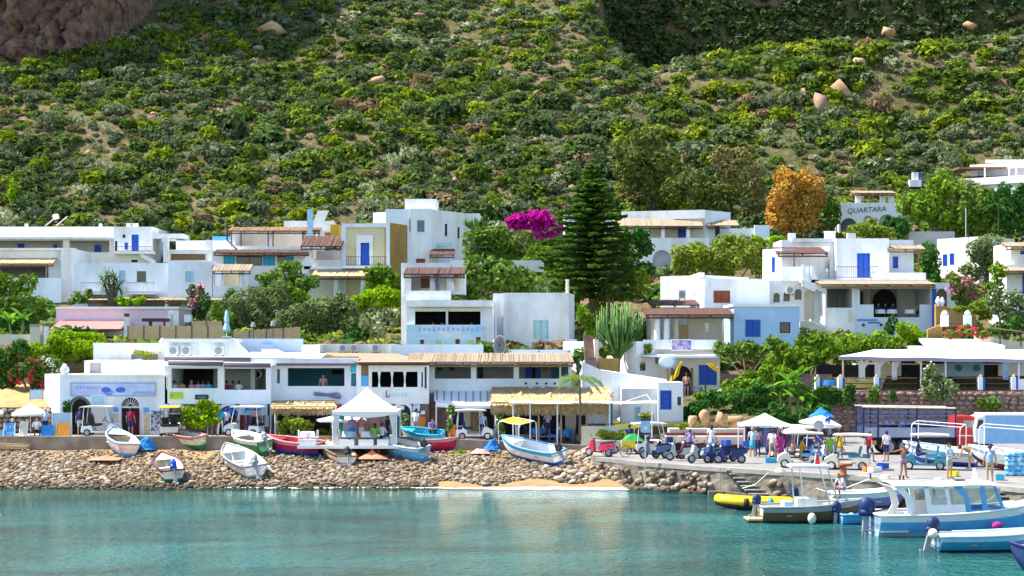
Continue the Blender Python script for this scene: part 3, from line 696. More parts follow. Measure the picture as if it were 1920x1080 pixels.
# ================================================================== house kit
def onwall(A,B,px):
    """point where the direction of photo column px meets the wall line A-B (plan)"""
    k =(px-960)/FPX; dx,dy =B[0]-A[0],B[1]-A[1]
    t =(k*A[1]-A[0])/(dx-k*dy); return t
FOOT =[]
class House:
    def __init__(s,name,label,px,py,Y,cat='house'):
        s.py0 =py; s.root =thing(name,label,cat,W(px,py,Y)); s.L =s.root.location.copy()
    def add(s,mb,name,mats,parent=None,smooth=False):
        return mb.build(name,mats,parent or s.root,smooth,s.L)
    def box(s,name,x0,x1,y0,y1,Y,d,mat,parent=None):
        b =MB(); b.box(gx(x0,Y),gx(x1,Y),Y,Y+d,gz(y1,Y),gz(y0,Y)); return s.add(b,name,mat,parent)
    def front(s,x0,x1,yt,yb,Y,mat,ops=(),Y2=None,th=0.28,name='front_wall'):
        A =(gx(x0,Y),Y); B =(gx(x1,Y2 or Y),Y2 or Y); d =Vector((B[0]-A[0],B[1]-A[1])); Ln =d.length; d =d/Ln; n =Vector((-d.y,d.x))
        Ym =((Y2 or Y)+Y)/2; z0,z1 =gz(yb,Ym),gz(yt,Ym)
        if yb >= s.py0-14 and Ym > 104:z0 =min(z0,hz1(A[0],A[1]+1)-0.4,hz1(B[0],B[1]+1)-0.4)
        P =lambda u,z,v=0.0:(A[0]+d.x*u+n.x*v,A[1]+d.y*u+n.y*v,z)
        rect =[]
        for op in ops:
            u0 =onwall(A,B,op[1])*Ln; u1 =onwall(A,B,op[2])*Ln; yc =A[1]+d.y*(u0+u1)/2
            rect.append((max(u0,0.02),min(u1,Ln-0.02),max(gz(op[4],yc),z0),min(gz(op[3],yc),z1-0.02)))
        us =sorted({0,Ln,*[q for r_ in rect for q in r_[:2]]}); zs =sorted({z0,z1,*[q for r_ in rect for q in r_[2:]]})
        full ={}
        for i in range(len(us)-1):
            for j in range(len(zs)-1):
                cu,cz =(us[i]+us[i+1])/2,(zs[j]+zs[j+1])/2
                full[i,j] =not any(a < cu < b and c < cz < e for a,b,c,e in rect)
        b =MB()
        for (i,j),f in full.items():
            if not f:continue
            u0,u1,a0,a1 =us[i],us[i+1],zs[j],zs[j+1]
            b.poly([P(u0,a0),P(u1,a0),P(u1,a1),P(u0,a1)]); b.poly([P(u0,a0,th),P(u0,a1,th),P(u1,a1,th),P(u1,a0,th)])
            if not full.get((i-1,j)):b.poly([P(u0,a0),P(u0,a1),P(u0,a1,th),P(u0,a0,th)])
            if not full.get((i+1,j)):b.poly([P(u1,a0),P(u1,a0,th),P(u1,a1,th),P(u1,a1)])
            if not full.get((i,j-1)):b.poly([P(u0,a0),P(u0,a0,th),P(u1,a0,th),P(u1,a0)])
            if not full.get((i,j+1)):b.poly([P(u0,a1),P(u1,a1),P(u1,a1,th),P(u0,a1,th)])
        for op,(u0,u1,a0,a1) in zip(ops,rect):
            if op[0].startswith('arch'):
                rr =(u1-u0)/2; hh =min(rr,(a1-a0)*0.9); uc =(u0+u1)/2; N =10
                arc =[(uc-rr*math.cos(math.pi*k/N),a1-hh+hh*math.sin(math.pi*k/N)) for k in range(N+1)]
                for k in range(N):
                    p,q =arc[k],arc[k+1]
                    for v,flip in ((0.0,0),(th,1)):
                        po =[P(p[0],p[1],v),P(q[0],q[1],v),P(q[0],a1,v),P(p[0],a1,v)]
                        b.poly(po[::-1] if flip else po)
                    b.poly([P(p[0],p[1]),P(p[0],p[1],th),P(q[0],q[1],th),P(q[0],q[1])])
        fw =s.add(b,name,mat)
        for op,(u0,u1,a0,a1) in zip(ops,rect):s.fill(op,P,u0,u1,a0,a1,th)
        return fw
    def fill(s,op,P,u0,u1,a0,a1,th):
        kind =op[0]; c =op[5] if len(op) > 5 else None
        def bar(b,ua,ub,za,zb,va,vb):
            pts =[P(ua,za,va),P(ub,za,va),P(ub,za,vb),P(ua,za,vb)]
            b.extr(pts,(0,0,zb-za))
        if kind in ('window','archwin','glaz'):
            fm =c or WPAINT; b =MB(); f =0.07
            bar(b,u0,u0+f,a0,a1,0.06,0.16); bar(b,u1-f,u1,a0,a1,0.06,0.16); bar(b,u0+f,u1-f,a0,a0+f,0.06,0.16); bar(b,u0+f,u1-f,a1-f,a1,0.06,0.16)
            nm =max(1,round((u1-u0)/0.75)) if kind != 'glaz' else max(1,round((u1-u0)/1.4))
            for k in range(1,nm):um =u0+(u1-u0)*k/nm; bar(b,um-0.03,um+0.03,a0+f,a1-f,0.07,0.15)
            w_ =s.add(b,'window',fm)
            for k in range(nm):
                b =MB(); ua,ub =u0+(u1-u0)*k/nm,u0+(u1-u0)*(k+1)/nm
                bar(b,ua+0.035,ub-0.035,a0+f*0.5,a1-f*0.5,0.115,0.13); s.add(b,'pane',op[6] if len(op) > 6 else GLASS,w_)
            if kind == 'window':
                b =MB(); bar(b,u0-0.08,u1+0.08,a0-0.07,a0-0.005,-0.07,0.2); s.add(b,'sill',WHITE,w_)
        elif kind in ('shut','door','archdoor'):
            m_ =c or BLUE; b =MB(); fm =op[6] if len(op) > 6 else m_; f =0.08
            bar(b,u0,u0+f,a0,a1,-0.03,0.14); bar(b,u1-f,u1,a0,a1,-0.03,0.14); bar(b,u0+f,u1-f,a1-f,a1,-0.03,0.14)
            if kind == 'shut':bar(b,u0+f,u1-f,a0,a0+f,-0.03,0.14)
            w_ =s.add(b,'window' if kind == 'shut' else 'door',fm); nl =2 if (u1-u0) > 0.75 else 1
            for k in range(nl):
                ua =u0+f+(u1-u0-2*f)*k/nl; ub =u0+f+(u1-u0-2*f)*(k+1)/nl; b =MB()
                bar(b,ua+0.015,ub-0.015,a0+0.02,a1-f-0.01,0.05,0.1)
                if kind == 'shut':
                    nn =max(4,int((a1-a0)/0.16))
                    for q in range(nn):zz =a0+0.1+(a1-a0-0.28)*q/nn; bar(b,ua+0.07,ub-0.07,zz,zz+0.07,0.015,0.05)
                else:
                    hm =(a0+a1)/2; bar(b,ua+0.08,ub-0.08,a0+0.15,hm-0.08,0.025,0.05); bar(b,ua+0.08,ub-0.08,hm+0.05,a1-f-0.15,0.025,0.05)
                s.add(b,'shutter' if kind == 'shut' else 'door_leaf',m_,w_)
            if kind == 'door':
                b =MB(); b.ell(P((u0+u1)/2+0.06,(a0+a1)/2-0.05,-0.02),(0.04,0.04,0.04),6,4); s.add(b,'handle',STEEL,w_)
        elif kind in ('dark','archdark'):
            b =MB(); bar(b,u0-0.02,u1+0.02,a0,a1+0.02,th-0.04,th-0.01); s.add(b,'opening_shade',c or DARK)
        # 'open' and 'archopen' stay open
    def body(s,x0,x1,yt,yb,Y,depth,mat,ops=(),Y2=None,th=0.28,name='wall',side=None):
        """closed block behind a pierced front wall"""
        s.front(x0,x1,yt,yb,Y,mat,ops,Y2,th)
        A =Vector((gx(x0,Y),Y)); B =Vector((gx(x1,Y2 or Y),Y2 or Y)); d =(B-A).normalized(); n =Vector((-d.y,d.x)); Ym =((Y2 or Y)+Y)/2
        FOOT.append((min(A.x,B.x)-0.6,max(A.x,B.x)+0.6,min(A.y,B.y)-1.6,max(A.y,B.y)+depth+0.5))
        a =A+n*(th+0.002); b2 =B+n*(th+0.002); c =B+n*depth; e =A+n*depth; b =MB()
        zb =gz(yb,Ym)
        if yb >= s.py0-14 and Ym > 104:zb =min(zb,hz1(A.x,A.y+1)-0.4,hz1(B.x,B.y+1)-0.4)
        b.prism([tuple(a),tuple(b2),tuple(c),tuple(e)],zb,gz(yt,Ym)); return s.add(b,name,side or mat)
    def room(s,x0,x1,yt,yb,Y,depth,mat,ops,inner=None,th=0.28,roof=True,back=(),Y2=None):
        """hollow block: pierced front wall, floor, sides, back wall and ceiling"""
        s.front(x0,x1,yt,yb,Y,mat,ops,Y2,th)
        X0,X1,z0,z1 =gx(x0,Y),gx(x1,Y),gz(yb,Y),gz(yt,Y); Ya =Y+th+0.002; Yb =Y+depth
        FOOT.append((X0-0.6,X1+0.6,Y-2.2,Yb+0.5))
        zg =min(z0,hz1(X0,Y+1)-0.4,hz1(X1,Y+1)-0.4) if yb >= s.py0-14 and Y > 104 else z0
        for xa in (X0,X1-0.2):b =MB(); b.box(xa,xa+0.2,Ya,Yb,zg,z1); s.add(b,'side_wall',mat)
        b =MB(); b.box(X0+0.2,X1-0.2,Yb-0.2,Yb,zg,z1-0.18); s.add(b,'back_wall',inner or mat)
        b =MB(); b.box(X0+0.2,X1-0.2,Ya,Yb-0.2,z0,z0+0.12); s.add(b,'floor',PAVE)
        if roof:b =MB(); b.box(X0+0.2,X1-0.2,Ya,Yb,z1-0.18,z1-0.003); s.add(b,'roof',mat)
    def post(s,px,yt,yb,Y,w=0.32,mat=WHITE,name='pillar',taper=0.9):
        X =gx(px,Y); b =MB(); z0,z1 =gz(yb,Y),gz(yt,Y)
        b.lathe((X,Y,0),[(w*0.55,z0),(w*0.55,z0+0.12),(w*0.5,z0+0.14),(w*0.5*taper,z1-0.1),(w*0.56,z1-0.08),(w*0.56,z1)],10); s.add(b,name,mat)
    def reed(s,x0,x1,yf,ybk,Yf,Yb,mat=REED,beam=WOODM,name='cane_roof',n=None,lip=0.09,posts=()):
        """sloping mat of canes on round beams"""
        Xa,Xb =gx(x0,Yf),gx(x1,Yf); Zf,Zb =gz(yf,Yf),gz(ybk,Yb); r =np.random.default_rng(int(x0*7+yf)); L =Xb-Xa
        n =n or max(12,int(L/0.11)); b =MB()
        b.extr([(Xa,Yf,Zf-lip*0.6),(Xb,Yf,Zf-lip*0.6),(Xb,Yb,Zb-lip*0.6),(Xa,Yb,Zb-lip*0.6)],(0,0,lip*0.55))
        for k in range(n):
            x =Xa+L*(k+0.5)/n+r.normal()*0.02; e =r.uniform(-0.16,0.10); w_ =L/n*r.uniform(0.4,0.62); h =r.uniform(0.02,0.06)
            b.extr([(x-w_,Yf-0.12+e,Zf-0.02+h*0.3),(x+w_,Yf-0.12+e,Zf-0.02+h*0.3),(x+w_,Yb+e*0.5,Zb+h),(x-w_,Yb+e*0.5,Zb+h)],(0,0,0.04))
        rf =s.add(b,name,mat)
        for k in range(max(2,int(L/1.6))+1):
            x =Xa+0.1+(L-0.2)*k/max(2,int(L/1.6)); b =MB(); b.tube([(x,Yf-0.05,Zf-lip-0.05),(x,Yb,Zb-lip-0.05)],0.06,6); s.add(b,'beam',beam,rf)
        b =MB(); b.tube([(Xa,Yf+0.15,Zf-lip-0.16),(Xb,Yf+0.15,Zf-lip-0.16)],0.07,6); s.add(b,'beam',beam,rf)
        return rf
    def rail(s,x0,x1,yt,yb,Y,mat=IRON,n=None,bulge=0.0,Y2=None,name='railing'):
        Xa,Xb =gx(x0,Y),gx(x1,Y2 or Y); z0,z1 =gz(yb,Y),gz(yt,Y); Yb =Y2 or Y; n =n or max(4,int(abs(Xb-Xa)/0.16)); b =MB()
        for k in range(n+1):
            t =k/n; x =Xa+(Xb-Xa)*t; y =Y+(Yb-Y)*t
            b.tube([(x,y,z0),(x,y-bulge,z0+(z1-z0)*0.35),(x,y-bulge*0.3,z0+(z1-z0)*0.7),(x,y,z1)] if bulge else [(x,y,z0),(x,y,z1)],0.014,4)
        b.tube([(Xa,Y,z1),(Xb,Yb,z1)],0.025,5); b.tube([(Xa,Y,z0+0.04),(Xb,Yb,z0+0.04)],0.02,5)
        return s.add(b,name,mat)
    def aircon(s,x0,x1,y0,y1,Y):
        Xa,Xb,z0,z1 =gx(x0,Y),gx(x1,Y),gz(y1,Y),gz(y0,Y); b =MB(); b.box(Xa,Xb,Y-0.32,Y-0.01,z0,z1); a =s.add(b,'air_conditioner',CREAML)
        b =MB(); b.lathe((Xa+(Xb-Xa)*0.45,Y-0.345,(z0+z1)/2),[(0.30*(z1-z0)*1.3,0.02),(0.30*(z1-z0)*1.3,0.0),(0.02,0.0)],14,axis='y'); s.add(b,'fan_grille',GREYM,a)
        b =MB(); b.box(Xa+0.05,Xa+0.1,Y-0.3,Y,z0-0.1,z0-0.002); b.box(Xb-0.1,Xb-0.05,Y-0.3,Y,z0-0.1,z0-0.002); s.add(b,'bracket',IRON,a)
    def dome_pot(s,px,yt,yb,Y,w=0.35):
        X =gx(px,Y); z0,z1 =gz(yb,Y),gz(yt,Y); h =z1-z0; b =MB()
        b.lathe((X,Y+w,0),[(w*0.7,z0),(w*0.7,z0+h*0.25),(w,z0+h*0.35),(w*1.05,z0+h*0.55),(w*0.7,z0+h*0.78),(w*0.45,z0+h*0.88),(w*0.4,z1)],12); s.add(b,'finial',WHITE,smooth=True)
    def sheet(s,name,mat,pts,n=10,sag=0.0,th=0.03):
        """cloth quad: pts = back-left, back-right, front-right, front-left, with sag"""
        a,b_,c,d =[Vector(p) for p in pts]; rows =[]
        for j in range(n+1):
            t =j/n; l,r_ =a.lerp(d,t),b_.lerp(c,t); row =[]
            for k in range(n+1):
                p =l.lerp(r_,k/n); p.z -= sag*math.sin(math.pi*k/n)*0.5+sag*math.sin(math.pi*t)*0.5; row.append(p)
            rows.append(row)
        b =MB(); b.grid(rows); b.grid([[q-Vector((0,0,th)) for q in r_] for r_ in rows]); return s.add(b,name,mat,smooth=True)
    def text(s,body,px,py,Y,h,mat,shear=0.0,rz=0.0,name='lettering',tilt=0.0):
        cu =bpy.data.curves.new('t','FONT'); cu.body =body; cu.size =h; cu.align_x ='CENTER'; cu.shear =shear; cu.extrude =0.008; cu.resolution_u =2
        o =bpy.data.objects.new('t',cu); COL.objects.link(o); dg =bpy.context.evaluated_depsgraph_get(); me =bpy.data.meshes.new_from_object(o.evaluated_get(dg)); bpy.data.objects.remove(o)
        me.materials.clear(); me.materials.append(mat); q =link(me,name,s.root,W(px,py,Y)-s.L,(R(90),tilt,rz)); return q
    def board(s,name,x0,x1,y0,y1,Y,mat,d=0.04,frame=None):
        b =MB(); b.box(gx(x0,Y),gx(x1,Y),Y-d,Y-0.003,gz(y1,Y),gz(y0,Y)); o =s.add(b,name,mat)
        if frame:
            b =MB(); X0,X1,z0,z1 =gx(x0,Y),gx(x1,Y),gz(y1,Y),gz(y0,Y); f =0.05
            for q in ((X0-f,X1+f,z0-f,z0),(X0-f,X1+f,z1,z1+f),(X0-f,X0,z0,z1),(X1,X1+f,z0,z1)):b.box(q[0],q[1],Y-d-0.02,Y-0.004,q[2],q[3])
            s.add(b,'frame',frame,o)
        return o
def blotch(name,base,tones,scale=1.5):
    """painted picture panel: soft patches of a few colours"""
    if name in MATS:return MATS[name]
    m,t,o =_new(name); b =_n(t,'ShaderNodeBsdfPrincipled',Roughness=0.8); g =_n(t,'ShaderNodeNewGeometry'); src =rgba(base); prev =None
    for k,(c,lo,hi,sx) in enumerate(tones):
        mp =_n(t,'ShaderNodeMapping'); mp.inputs['Scale'].default_value =(1.0*sx,1,1.6); mp.inputs['Location'].default_value =(k*7.3,0,k*3.1)
        t.links.new(g.outputs['Position'],mp.inputs[0]); nz =_n(t,'ShaderNodeTexNoise',Scale=scale,Detail=3.0); t.links.new(mp.outputs[0],nz.inputs['Vector'])
        r_ =_n(t,'ShaderNodeValToRGB'); r_.color_ramp.elements[0].position =lo; r_.color_ramp.elements[1].position =hi; t.links.new(nz.outputs['Fac'],r_.inputs[0])
        mx =_n(t,'ShaderNodeMix',data_type='RGBA'); t.links.new(r_.outputs[0],mx.inputs[0]); mx.inputs[7].default_value =rgba(c)
        if prev is None:mx.inputs[6].default_value =src
        else:t.links.new(prev,mx.inputs[6])
        prev =mx.outputs[2]
    t.links.new(prev,b.inputs['Base Color']); t.links.new(b.outputs[0],o.inputs[0]); MATS[name] =m; return m

# ================================================================== the village, from the back of the slope to the front
# --- long villa, upper left
h =House('white_villa','long low white villa with arcade and blue windows at the upper left',130,482,176)
h.body(-40,218,425,447,179.5,6,WHITE)
h.room(-40,214,446,486,176,3.4,CREAML,[('open',-30,118,451,469),('open',130,205,451,473)],CREAML)
for (a,b,c,d) in ((33,46,457,469),(100,108,458,468),(177,190,459,475)):
    q =h.board('shutter',a,b,c,d,179.1,BLUE,0.06,WPAINT)
h.body(213,286,425,488,175.5,7,WHITE,[('door',247,260,440,471,BLUE),('shut',234,240,455,468,BLUE),('dark',215,220,452,470)])
h.board('round_window',230,235,440,446,175.5,DARK); h.rail(214,284,462,471,174.3); h.box('balcony',212,287,471,476,174.2,1.3,WHITE)
h.body(213,280,476,492,175.0,0.45,CREAML,[('dark',246,258,487,492)],th=0.2)
b =MB(); b.extr([(gx(262,174.4),174.4,gz(473,174.4)),(gx(290,174.4),174.4,gz(488,174.4)),(gx(292,174.4),174.4,gz(500,174.4)),(gx(262,174.4),174.4,gz(480,174.4))],(0,0.5,0)); h.add(b,'stair_parapet',WHITE)
h.aircon(238,260,419,426,177); h.box('porch_roof',284,342,438,447,175,4,WHITE); h.post(313,447,490,175.3,0.6); h.box('step_wall',303,330,448,452,175.2,0.5,WHITE)
for px in (97,117):
    b =MB(); X =gx(px,181); z =gz(424,181); b.extr([(X-0.7,180.6,z),(X-0.5,180.6,z),(X+0.5,181.4,z+1.1),(X+0.3,181.4,z+1.1)],(0,0.15,0.05)); sp_ =h.add(b,'solar_panel',GREYM)
b =MB(); b.tube([(gx(98,181),181.4,gz(407,181)),(gx(108,181),181.4,gz(405,181))],0.28,8); h.add(b,'water_tank',CREAML)
for px in (48,187):h.box('chimney',px-2,px+3,419,426,178,0.4,WHITE)
h.box('roof_ledge',-40,214,444,448,175.6,0.5,WHITE)
# --- white roofs right of it
h =House('white_house','low white house with bright flat roof terraces below the scrub, left of the pergola house',380,500,170)
h.body(330,432,451,492,172,6,WHITE); h.body(318,395,468,505,169,3.0,WHITE,[('dark',320,388,476,488,WOODM)])
h.box('blue_band',398,431,443,451,173,2,LBLUE); h.box('pier',385,399,450,492,169.2,0.6,WHITE); h.box('pier',306,314,445,492,169.4,0.6,WHITE)
# --- house behind left edge
h =House('white_house','white house at the left edge with a straw awning over its terrace',70,575,158)
h.room(-45,114,467,580,158,6,WHITE,[('open',-30,86,497,521)],CREAML); h.body(113.5,140,467,582,157.6,6,WHITE)
h.reed(-20,99,494,485,156.6,158,REEDY); h.post(89,496,521,156.8,0.2,WOODD); h.box('terrace_wall',-30,113,521,568,156.4,0.35,WHITESHADE); h.box('cornice',-45,141,465,469,157.5,0.5,WHITE)
# --- white house with balconies, blue shade in its plaster colour
h =House('balcony_house','shade tinted white house with two curved iron balconies behind a spiky yucca',270,600,150)
h.body(139,316,493,602,150,8,WHITESHADE,[('window',255,275,507,530,WPAINT),('shut',223,235,507,530,PALEB),('dark',165,400,563,600,GREYP)])
h.body(315,399,490,602,149.6,8,WHITESHADE,[('shut',346,366,507,531,PALEB,WPAINT),('dark',318,340,566,600,GREYP),('door',350,362,566,598,WOODD),('dark',372,396,566,600,GREYP)])
for (a,b) in ((152,205),(237,290)):
    h.box('balcony',a,b,548,552,148.7,1.3,WHITE); h.rail(a,b,530,548,148.9,IRON,bulge=0.22)
    for k in (0.2,0.6):h.aircon(a+(b-a)*k,a+(b-a)*k+13,553,559,149.95)
h.reed(160,420,563,559,148.0,149.6,REED)
for px in (210,312):h.post(px,564,602,148.3,0.35)
h.room(398,452,497,602,149.6,4,WHITESHADE,[('open',401,416,503,536),('open',419,448,503,536),('dark',402,448,566,600,GREYP)],YEL,roof=False)
h.reed(398,470,508,497,148.4,150,REED,WOODD); h.post(454,508,538,148.8,0.45,WHITESHADE)
# --- pergola restaurant house
h =House('terrace_house','two storey terrace house with wooden pergola and turquoise shutters',510,535,168)
h.room(432,600,428,470,169.5,4.5,WHITE,[('open',441,500,436,461),('open',514,566,436,461),('open',574,596,436,461)],CREAM,roof=False)
h.reed(428,600,433,427,168.2,170,WOODM,WOODD); h.body(532,622,414,436,174,5,WHITE); h.box('yellow_wall',619.5,636,421,447,173.6,3,ORNG)
for px in (434,452,503,512,568,590):h.post(px,433,462,168.5,0.16,WOODM,'post')
h.body(398,605,470,540,167,4,WHITE,[('shut',419,441,478,498,TURQ),('glaz',443,492,478,498,WOODD),('shut',493,516,478,498,TURQ),('glaz',520,537,478,498,WOODD),('shut',537.5,551,478,495,TURQ)])
h.reed(400,590,474,469,165.6,167.2,WOODD,WOODD); h.box('chimney',576,586,392,470,168.0,0.6,PALEB)
b =MB(); X,z =gx(600,174.5),gz(414,174.5); b.extr([(X-0.7,174.4,z),(X+0.5,174.4,z),(X+0.9,175,z+1.1),(X-0.3,175,z+1.1)],(0,0.1,0.05)); h.add(b,'solar_panel',GREYM)
b =MB(); b.tube([(gx(425,168),168,gz(412,168)),(gx(426,168),168,gz(450,168)),(gx(444,167),167,gz(468,167))],0.1,6); h.add(b,'stove_pipe',IRON)
# --- tower house
h =House('tower_house','tall white house with a roof cabin and narrow dark windows in the middle',800,540,171)
h.body(723,770,392,545,172.2,8,WHITESHADE,[('dark',767.5,770,411,434)]); h.body(769.5,809,391,545,172,8,WHITE,[('window',781,797,412,436,WPAINT,GLASSB),('door',780,797,485,506,RUST)])
h.body(808.5,870,396,545,172,8,WHITE,[('window',834,839,420,443,WOODD),('window',858,862,426,447,WOODD)],Y2=177); h.body(845,900,400,545,178,6,WHITE)
h.box('roof_cabin',759,819,373,394,173.4,4,WHITE); h.box('blue_stripe',808,848,455,462,172.8,0.3,PALET)
h.reed(805,852,478,468,170.5,172.5,WOODD,WOODD); h.post(806,478,500,170.7,0.12,WOODM,'post')
b =MB(); b.tube([(gx(772,174),174,gz(373,174)),(gx(772,174),174,gz(335,174))],0.03,5); b.tube([(gx(764,174),174,gz(352,174)),(gx(781,174),174,gz(350,174))],0.02,4); h.add(b,'aerial',IRON)
# --- yellow house with ochre wall
h =House('yellow_house','cream yellow cube house with white corners, blue door and ochre side wall',690,560,150)
h.body(648,724,424,560,150.1,6,YEL,[('door',676,692.5,455,499,BLUE)])
h.box('corner_pier',640,648.5,419,560,149.9,6,WHITESHADE); h.box('corner_pier',723.5,731,419,560,149.9,6,WHITESHADE); h.box('cornice',648,724,419,426,149.88,6,WHITESHADE)
for (a,b,c,d) in ((668,676,441,500),(692.5,699,441,500),(676,692.5,441,455)):h.box('door_surround',a,b,c,d,149.95,0.2,WHITE)
h.body(730.8,764,420,560,149.9,4,OCHRE,Y2=153.5); h.rail(650,676,481,498,148.9); h.rail(693,724,481,498,148.9); h.box('balcony',642,732,498,503,148.6,1.4,WHITE)
h.room(580,640.5,462,560,149.8,4,CREAML,[('open',585,638,463,487)],GREYP,roof=False); h.reed(563,641,462,444,148.2,151.5,WOODD,WOODD,n=40)
h.rail(585,639,462,487,149.7,GREYM,n=7); h.box('base_band',570,642,499,505,149.0,0.9,WHITESHADE)
b =MB(); b.extr([(gx(553,149),149,gz(505,149)),(gx(575,149),149,gz(480,149)),(gx(590,149),149,gz(487,149)),(gx(575,149),149,gz(515,149)),(gx(553,149),149,gz(515,149))],(0,0.5,0)); h.add(b,'stair_parapet',WHITE)
h.reed(584,690,518,508,146.4,149,REEDY,WOODD)
for px in (630,680):h.post(px,519,556,146.8,0.42,WHITESHADE)
# --- wide house behind the pine
h =House('white_house','wide white house with cane awnings and a round arch behind the araucaria',1250,505,170)
h.body(1160,1322,408,505,171.5,7,CREAM,[('door',1271,1287,424,446,BLUE),('dark',1188,1205,424,446)],Y2=169,side=WHITE)  # warm light on the white front put into its cream colour
h.body(1321.5,1370,396,505,169,7,WHITESHADE,[('shut',1341,1349,424,446,BLUED)],Y2=172)
h.front(1165,1322,395,411,171.3,WHITE,Y2=168.8,name='parapet'); h.reed(1150,1318,424,411,167.6,170.2,REED,WOODD)
for px in (1214,1243,1290):h.post(px,424,447,168.0,0.42)
h.front(1200,1330,446,505,167.2,WHITE,[('archdark',1224,1258,469,505,GREYP)],name='terrace_wall'); b =MB(); b.box(gx(1200,167.5),gx(1330,167.5),167.5,170,gz(447,167.5)-0.2,gz(447,167.5)); h.add(b,'terrace',PAVE)
h.reed(1327,1385,423,414,168.6,171,REED,WOODD); h.post(1383,423,445,168.8,0.2,WOODM,'post'); h.box('garden_wall',1366,1442,428,450,168.5,0.5,WHITE); h.box('garden_wall',1415,1443,422,450,168.2,0.4,WHITESHADE)
h.box('cabin',1058,1092,402,445,173,4,WHITE); h.box('cabin',1138,1168,404,440,173.5,4,WHITE)
# --- arch wall with lettering
h =House('arched_terrace','white terrace wall with round arches and dark hand painted lettering',1630,440,185)
h.front(1573,1692,380,440,185,WHITE,[('archdark',1576,1607,409,440,STONEG),('archdark',1619,1636,404,440,GREYP),('archdark',1648,1678,402,440,GREYP)])
b =MB(); b.box(gx(1573,185),gx(1692,185),185.3,189,gz(440,185),gz(386,185)); h.add(b,'terrace',WHITE)
h.text('QUARTARA',1625,398,184.95,0.85,STONEG,shear=0.15,tilt=R(-3.5))
for (px,yb) in ((1609,382),(1655,380),(1672,379)):h.box('pillar',px-4,px+5,362,yb,185.6,0.5,WHITE)
h.reed(1602,1680,362,359,184.8,187,REED,WOODM,n=40)
# --- top right villas
h =House('white_villa','white villa with long flat terraces at the top right corner',1870,345,212)
h.body(1800,1960,331,352,211,8,WHITE,Y2=205); h.body(1818,1960,305,333,214,6,CREAML,[('dark',1832,1950,316,330,GREYP)],Y2=209)
h.box('roof_slab',1798,1960,313,316,211.5,3,WOODM); h.box('parapet',1850,1960,299,305,213.6,0.5,CREAML); h.body(1838,1965,340,352,208,2,WHITESHADE,[('dark',1842,1960,343,352,GREYP)],Y2=203)
h.box('chimney',1712,1722,323,343,206,0.7,WHITE); h.box('chimney_side',1721.6,1726,324,336,206.1,0.6,BLUE); h.box('white_wall',1706,1728,337,350,205.6,1,WHITE)
for px in (1846,1892,1905):h.box('post',px,px+2,314,332,210.5,0.2,WPAINT)
# --- right edge pieces
h =House('white_house','cream sided white house with two blue shutters half hidden by olive trees',1790,520,162)
h.body(1757,1835,446,545,164,6,CREAML,[('shut',1768,1776,477,498,BLUE),('shut',1781,1789,475,496,BLUE)],Y2=160); h.box('grey_wall',1705,1790,434,470,172,0.5,GREYP)
b =MB(); b.tube([(gx(1811,161),161,gz(447,161)),(gx(1811,161),161,gz(390,161))],0.035,5); h.add(b,'flagpole',WPAINT)
h =House('white_house','small white house with blue window cut by the right edge, above the oleanders',1905,560,138)
h.body(1887,1990,496,566,139,5,WHITE,[('door',1917,1932,510,552,BLUE)]); h.body(1895,1990,455,500,140.5,5,CREAML,[('shut',1911,1926,468,479,BLUE,WPAINT)])
h.reed(1880,1990,508,502,137.2,139,REED,WOODM); h.reed(1886,1990,462,456,139.2,140.6,REED,WOODM)
# --- main white house on the right with the blue door
h =House('white_house','large white house with cobalt blue door, outside stairs and dining veranda',1600,615,138)
h.body(1568,1667,447,525,140.5,8,WHITE,[('door',1607,1631,475,521,BLUE)]); h.body(1666.5,1713,450,525,142,6,WHITESHADE,[('shut',1674,1684,481,503,BLUE)])
h.reed(1664,1735,467,461,140.4,142.2,REED,WOODM); h.post(1722,467,512,140.6,0.14,WOODM,'post')
h.room(1465,1569,450,528,141.5,4.5,WHITE,[('open',1467,1556,462,521)],CREAML,roof=False); h.body(1430,1466,467,630,140.3,7,WHITE,[('shut',1447.5,1453,482,511,BLUE)],Y2=138.5)
h.board('window',1478,1491,482,499,145.75,BLUED,0.06,WPAINT); h.board('window',1544,1551,482,505,145.75,TEAL,0.06,WPAINT); h.board('window',1527,1536,480,486,145.75,DARK)
h.reed(1458,1553,475,465,137.8,141.3,WOODD,WOODD,n=50); h.box('roof_ledge',1485,1570,447,454,141.3,0.6,WHITE); h.post(1489,475,500,138.1,0.12,WOODM,'post')
h.box('chimney',1480,1492,437,462,143,0.8,WHITE); h.post(1556,434,451,143,1.0,WHITE,'water_tank',1.0); h.box('chimney',1590,1605,437,448,143,0.7,GREYP)
# terrace slab and lower storey
h.body(1430,1536,525,630,137.6,6,WHITE,[('archwin',1450,1462,549,567,WOODM),('archwin',1469,1481,547,565,WOODM),('archwin',1490,1503,542,562,WOODM),('archdark',1508,1527,544,600,CREAM)])
h.aircon(1473,1489,537,551,137.5); h.front(1466,1516,500,527,137.3,WHITE,Y2=136.6,name='parapet',th=0.2)
for (a,t0,b_,t1) in ((1504,496,1530,541),(1521,499,1543,541)):
    b =MB(); Y =136.3 if a < 1510 else 136.2; b.extr([(gx(a,Y),Y,gz(t0,Y)),(gx(a+6,Y),Y,gz(t0,Y)),(gx(a+7,Y),Y,gz(t0+14,Y)),(gx(b_,Y),Y,gz(t1,Y)),(gx(b_-2,Y),Y,gz(t1+6,Y)),(gx(a,Y),Y,gz(t1-4,Y))],(0,0.3,0)); h.add(b,'stair_parapet',WHITE)
b =MB(); b.box(gx(1500,137),gx(1736,137),136.2,141,gz(525,137)-0.25,gz(525,137)); h.add(b,'terrace',WHITE)
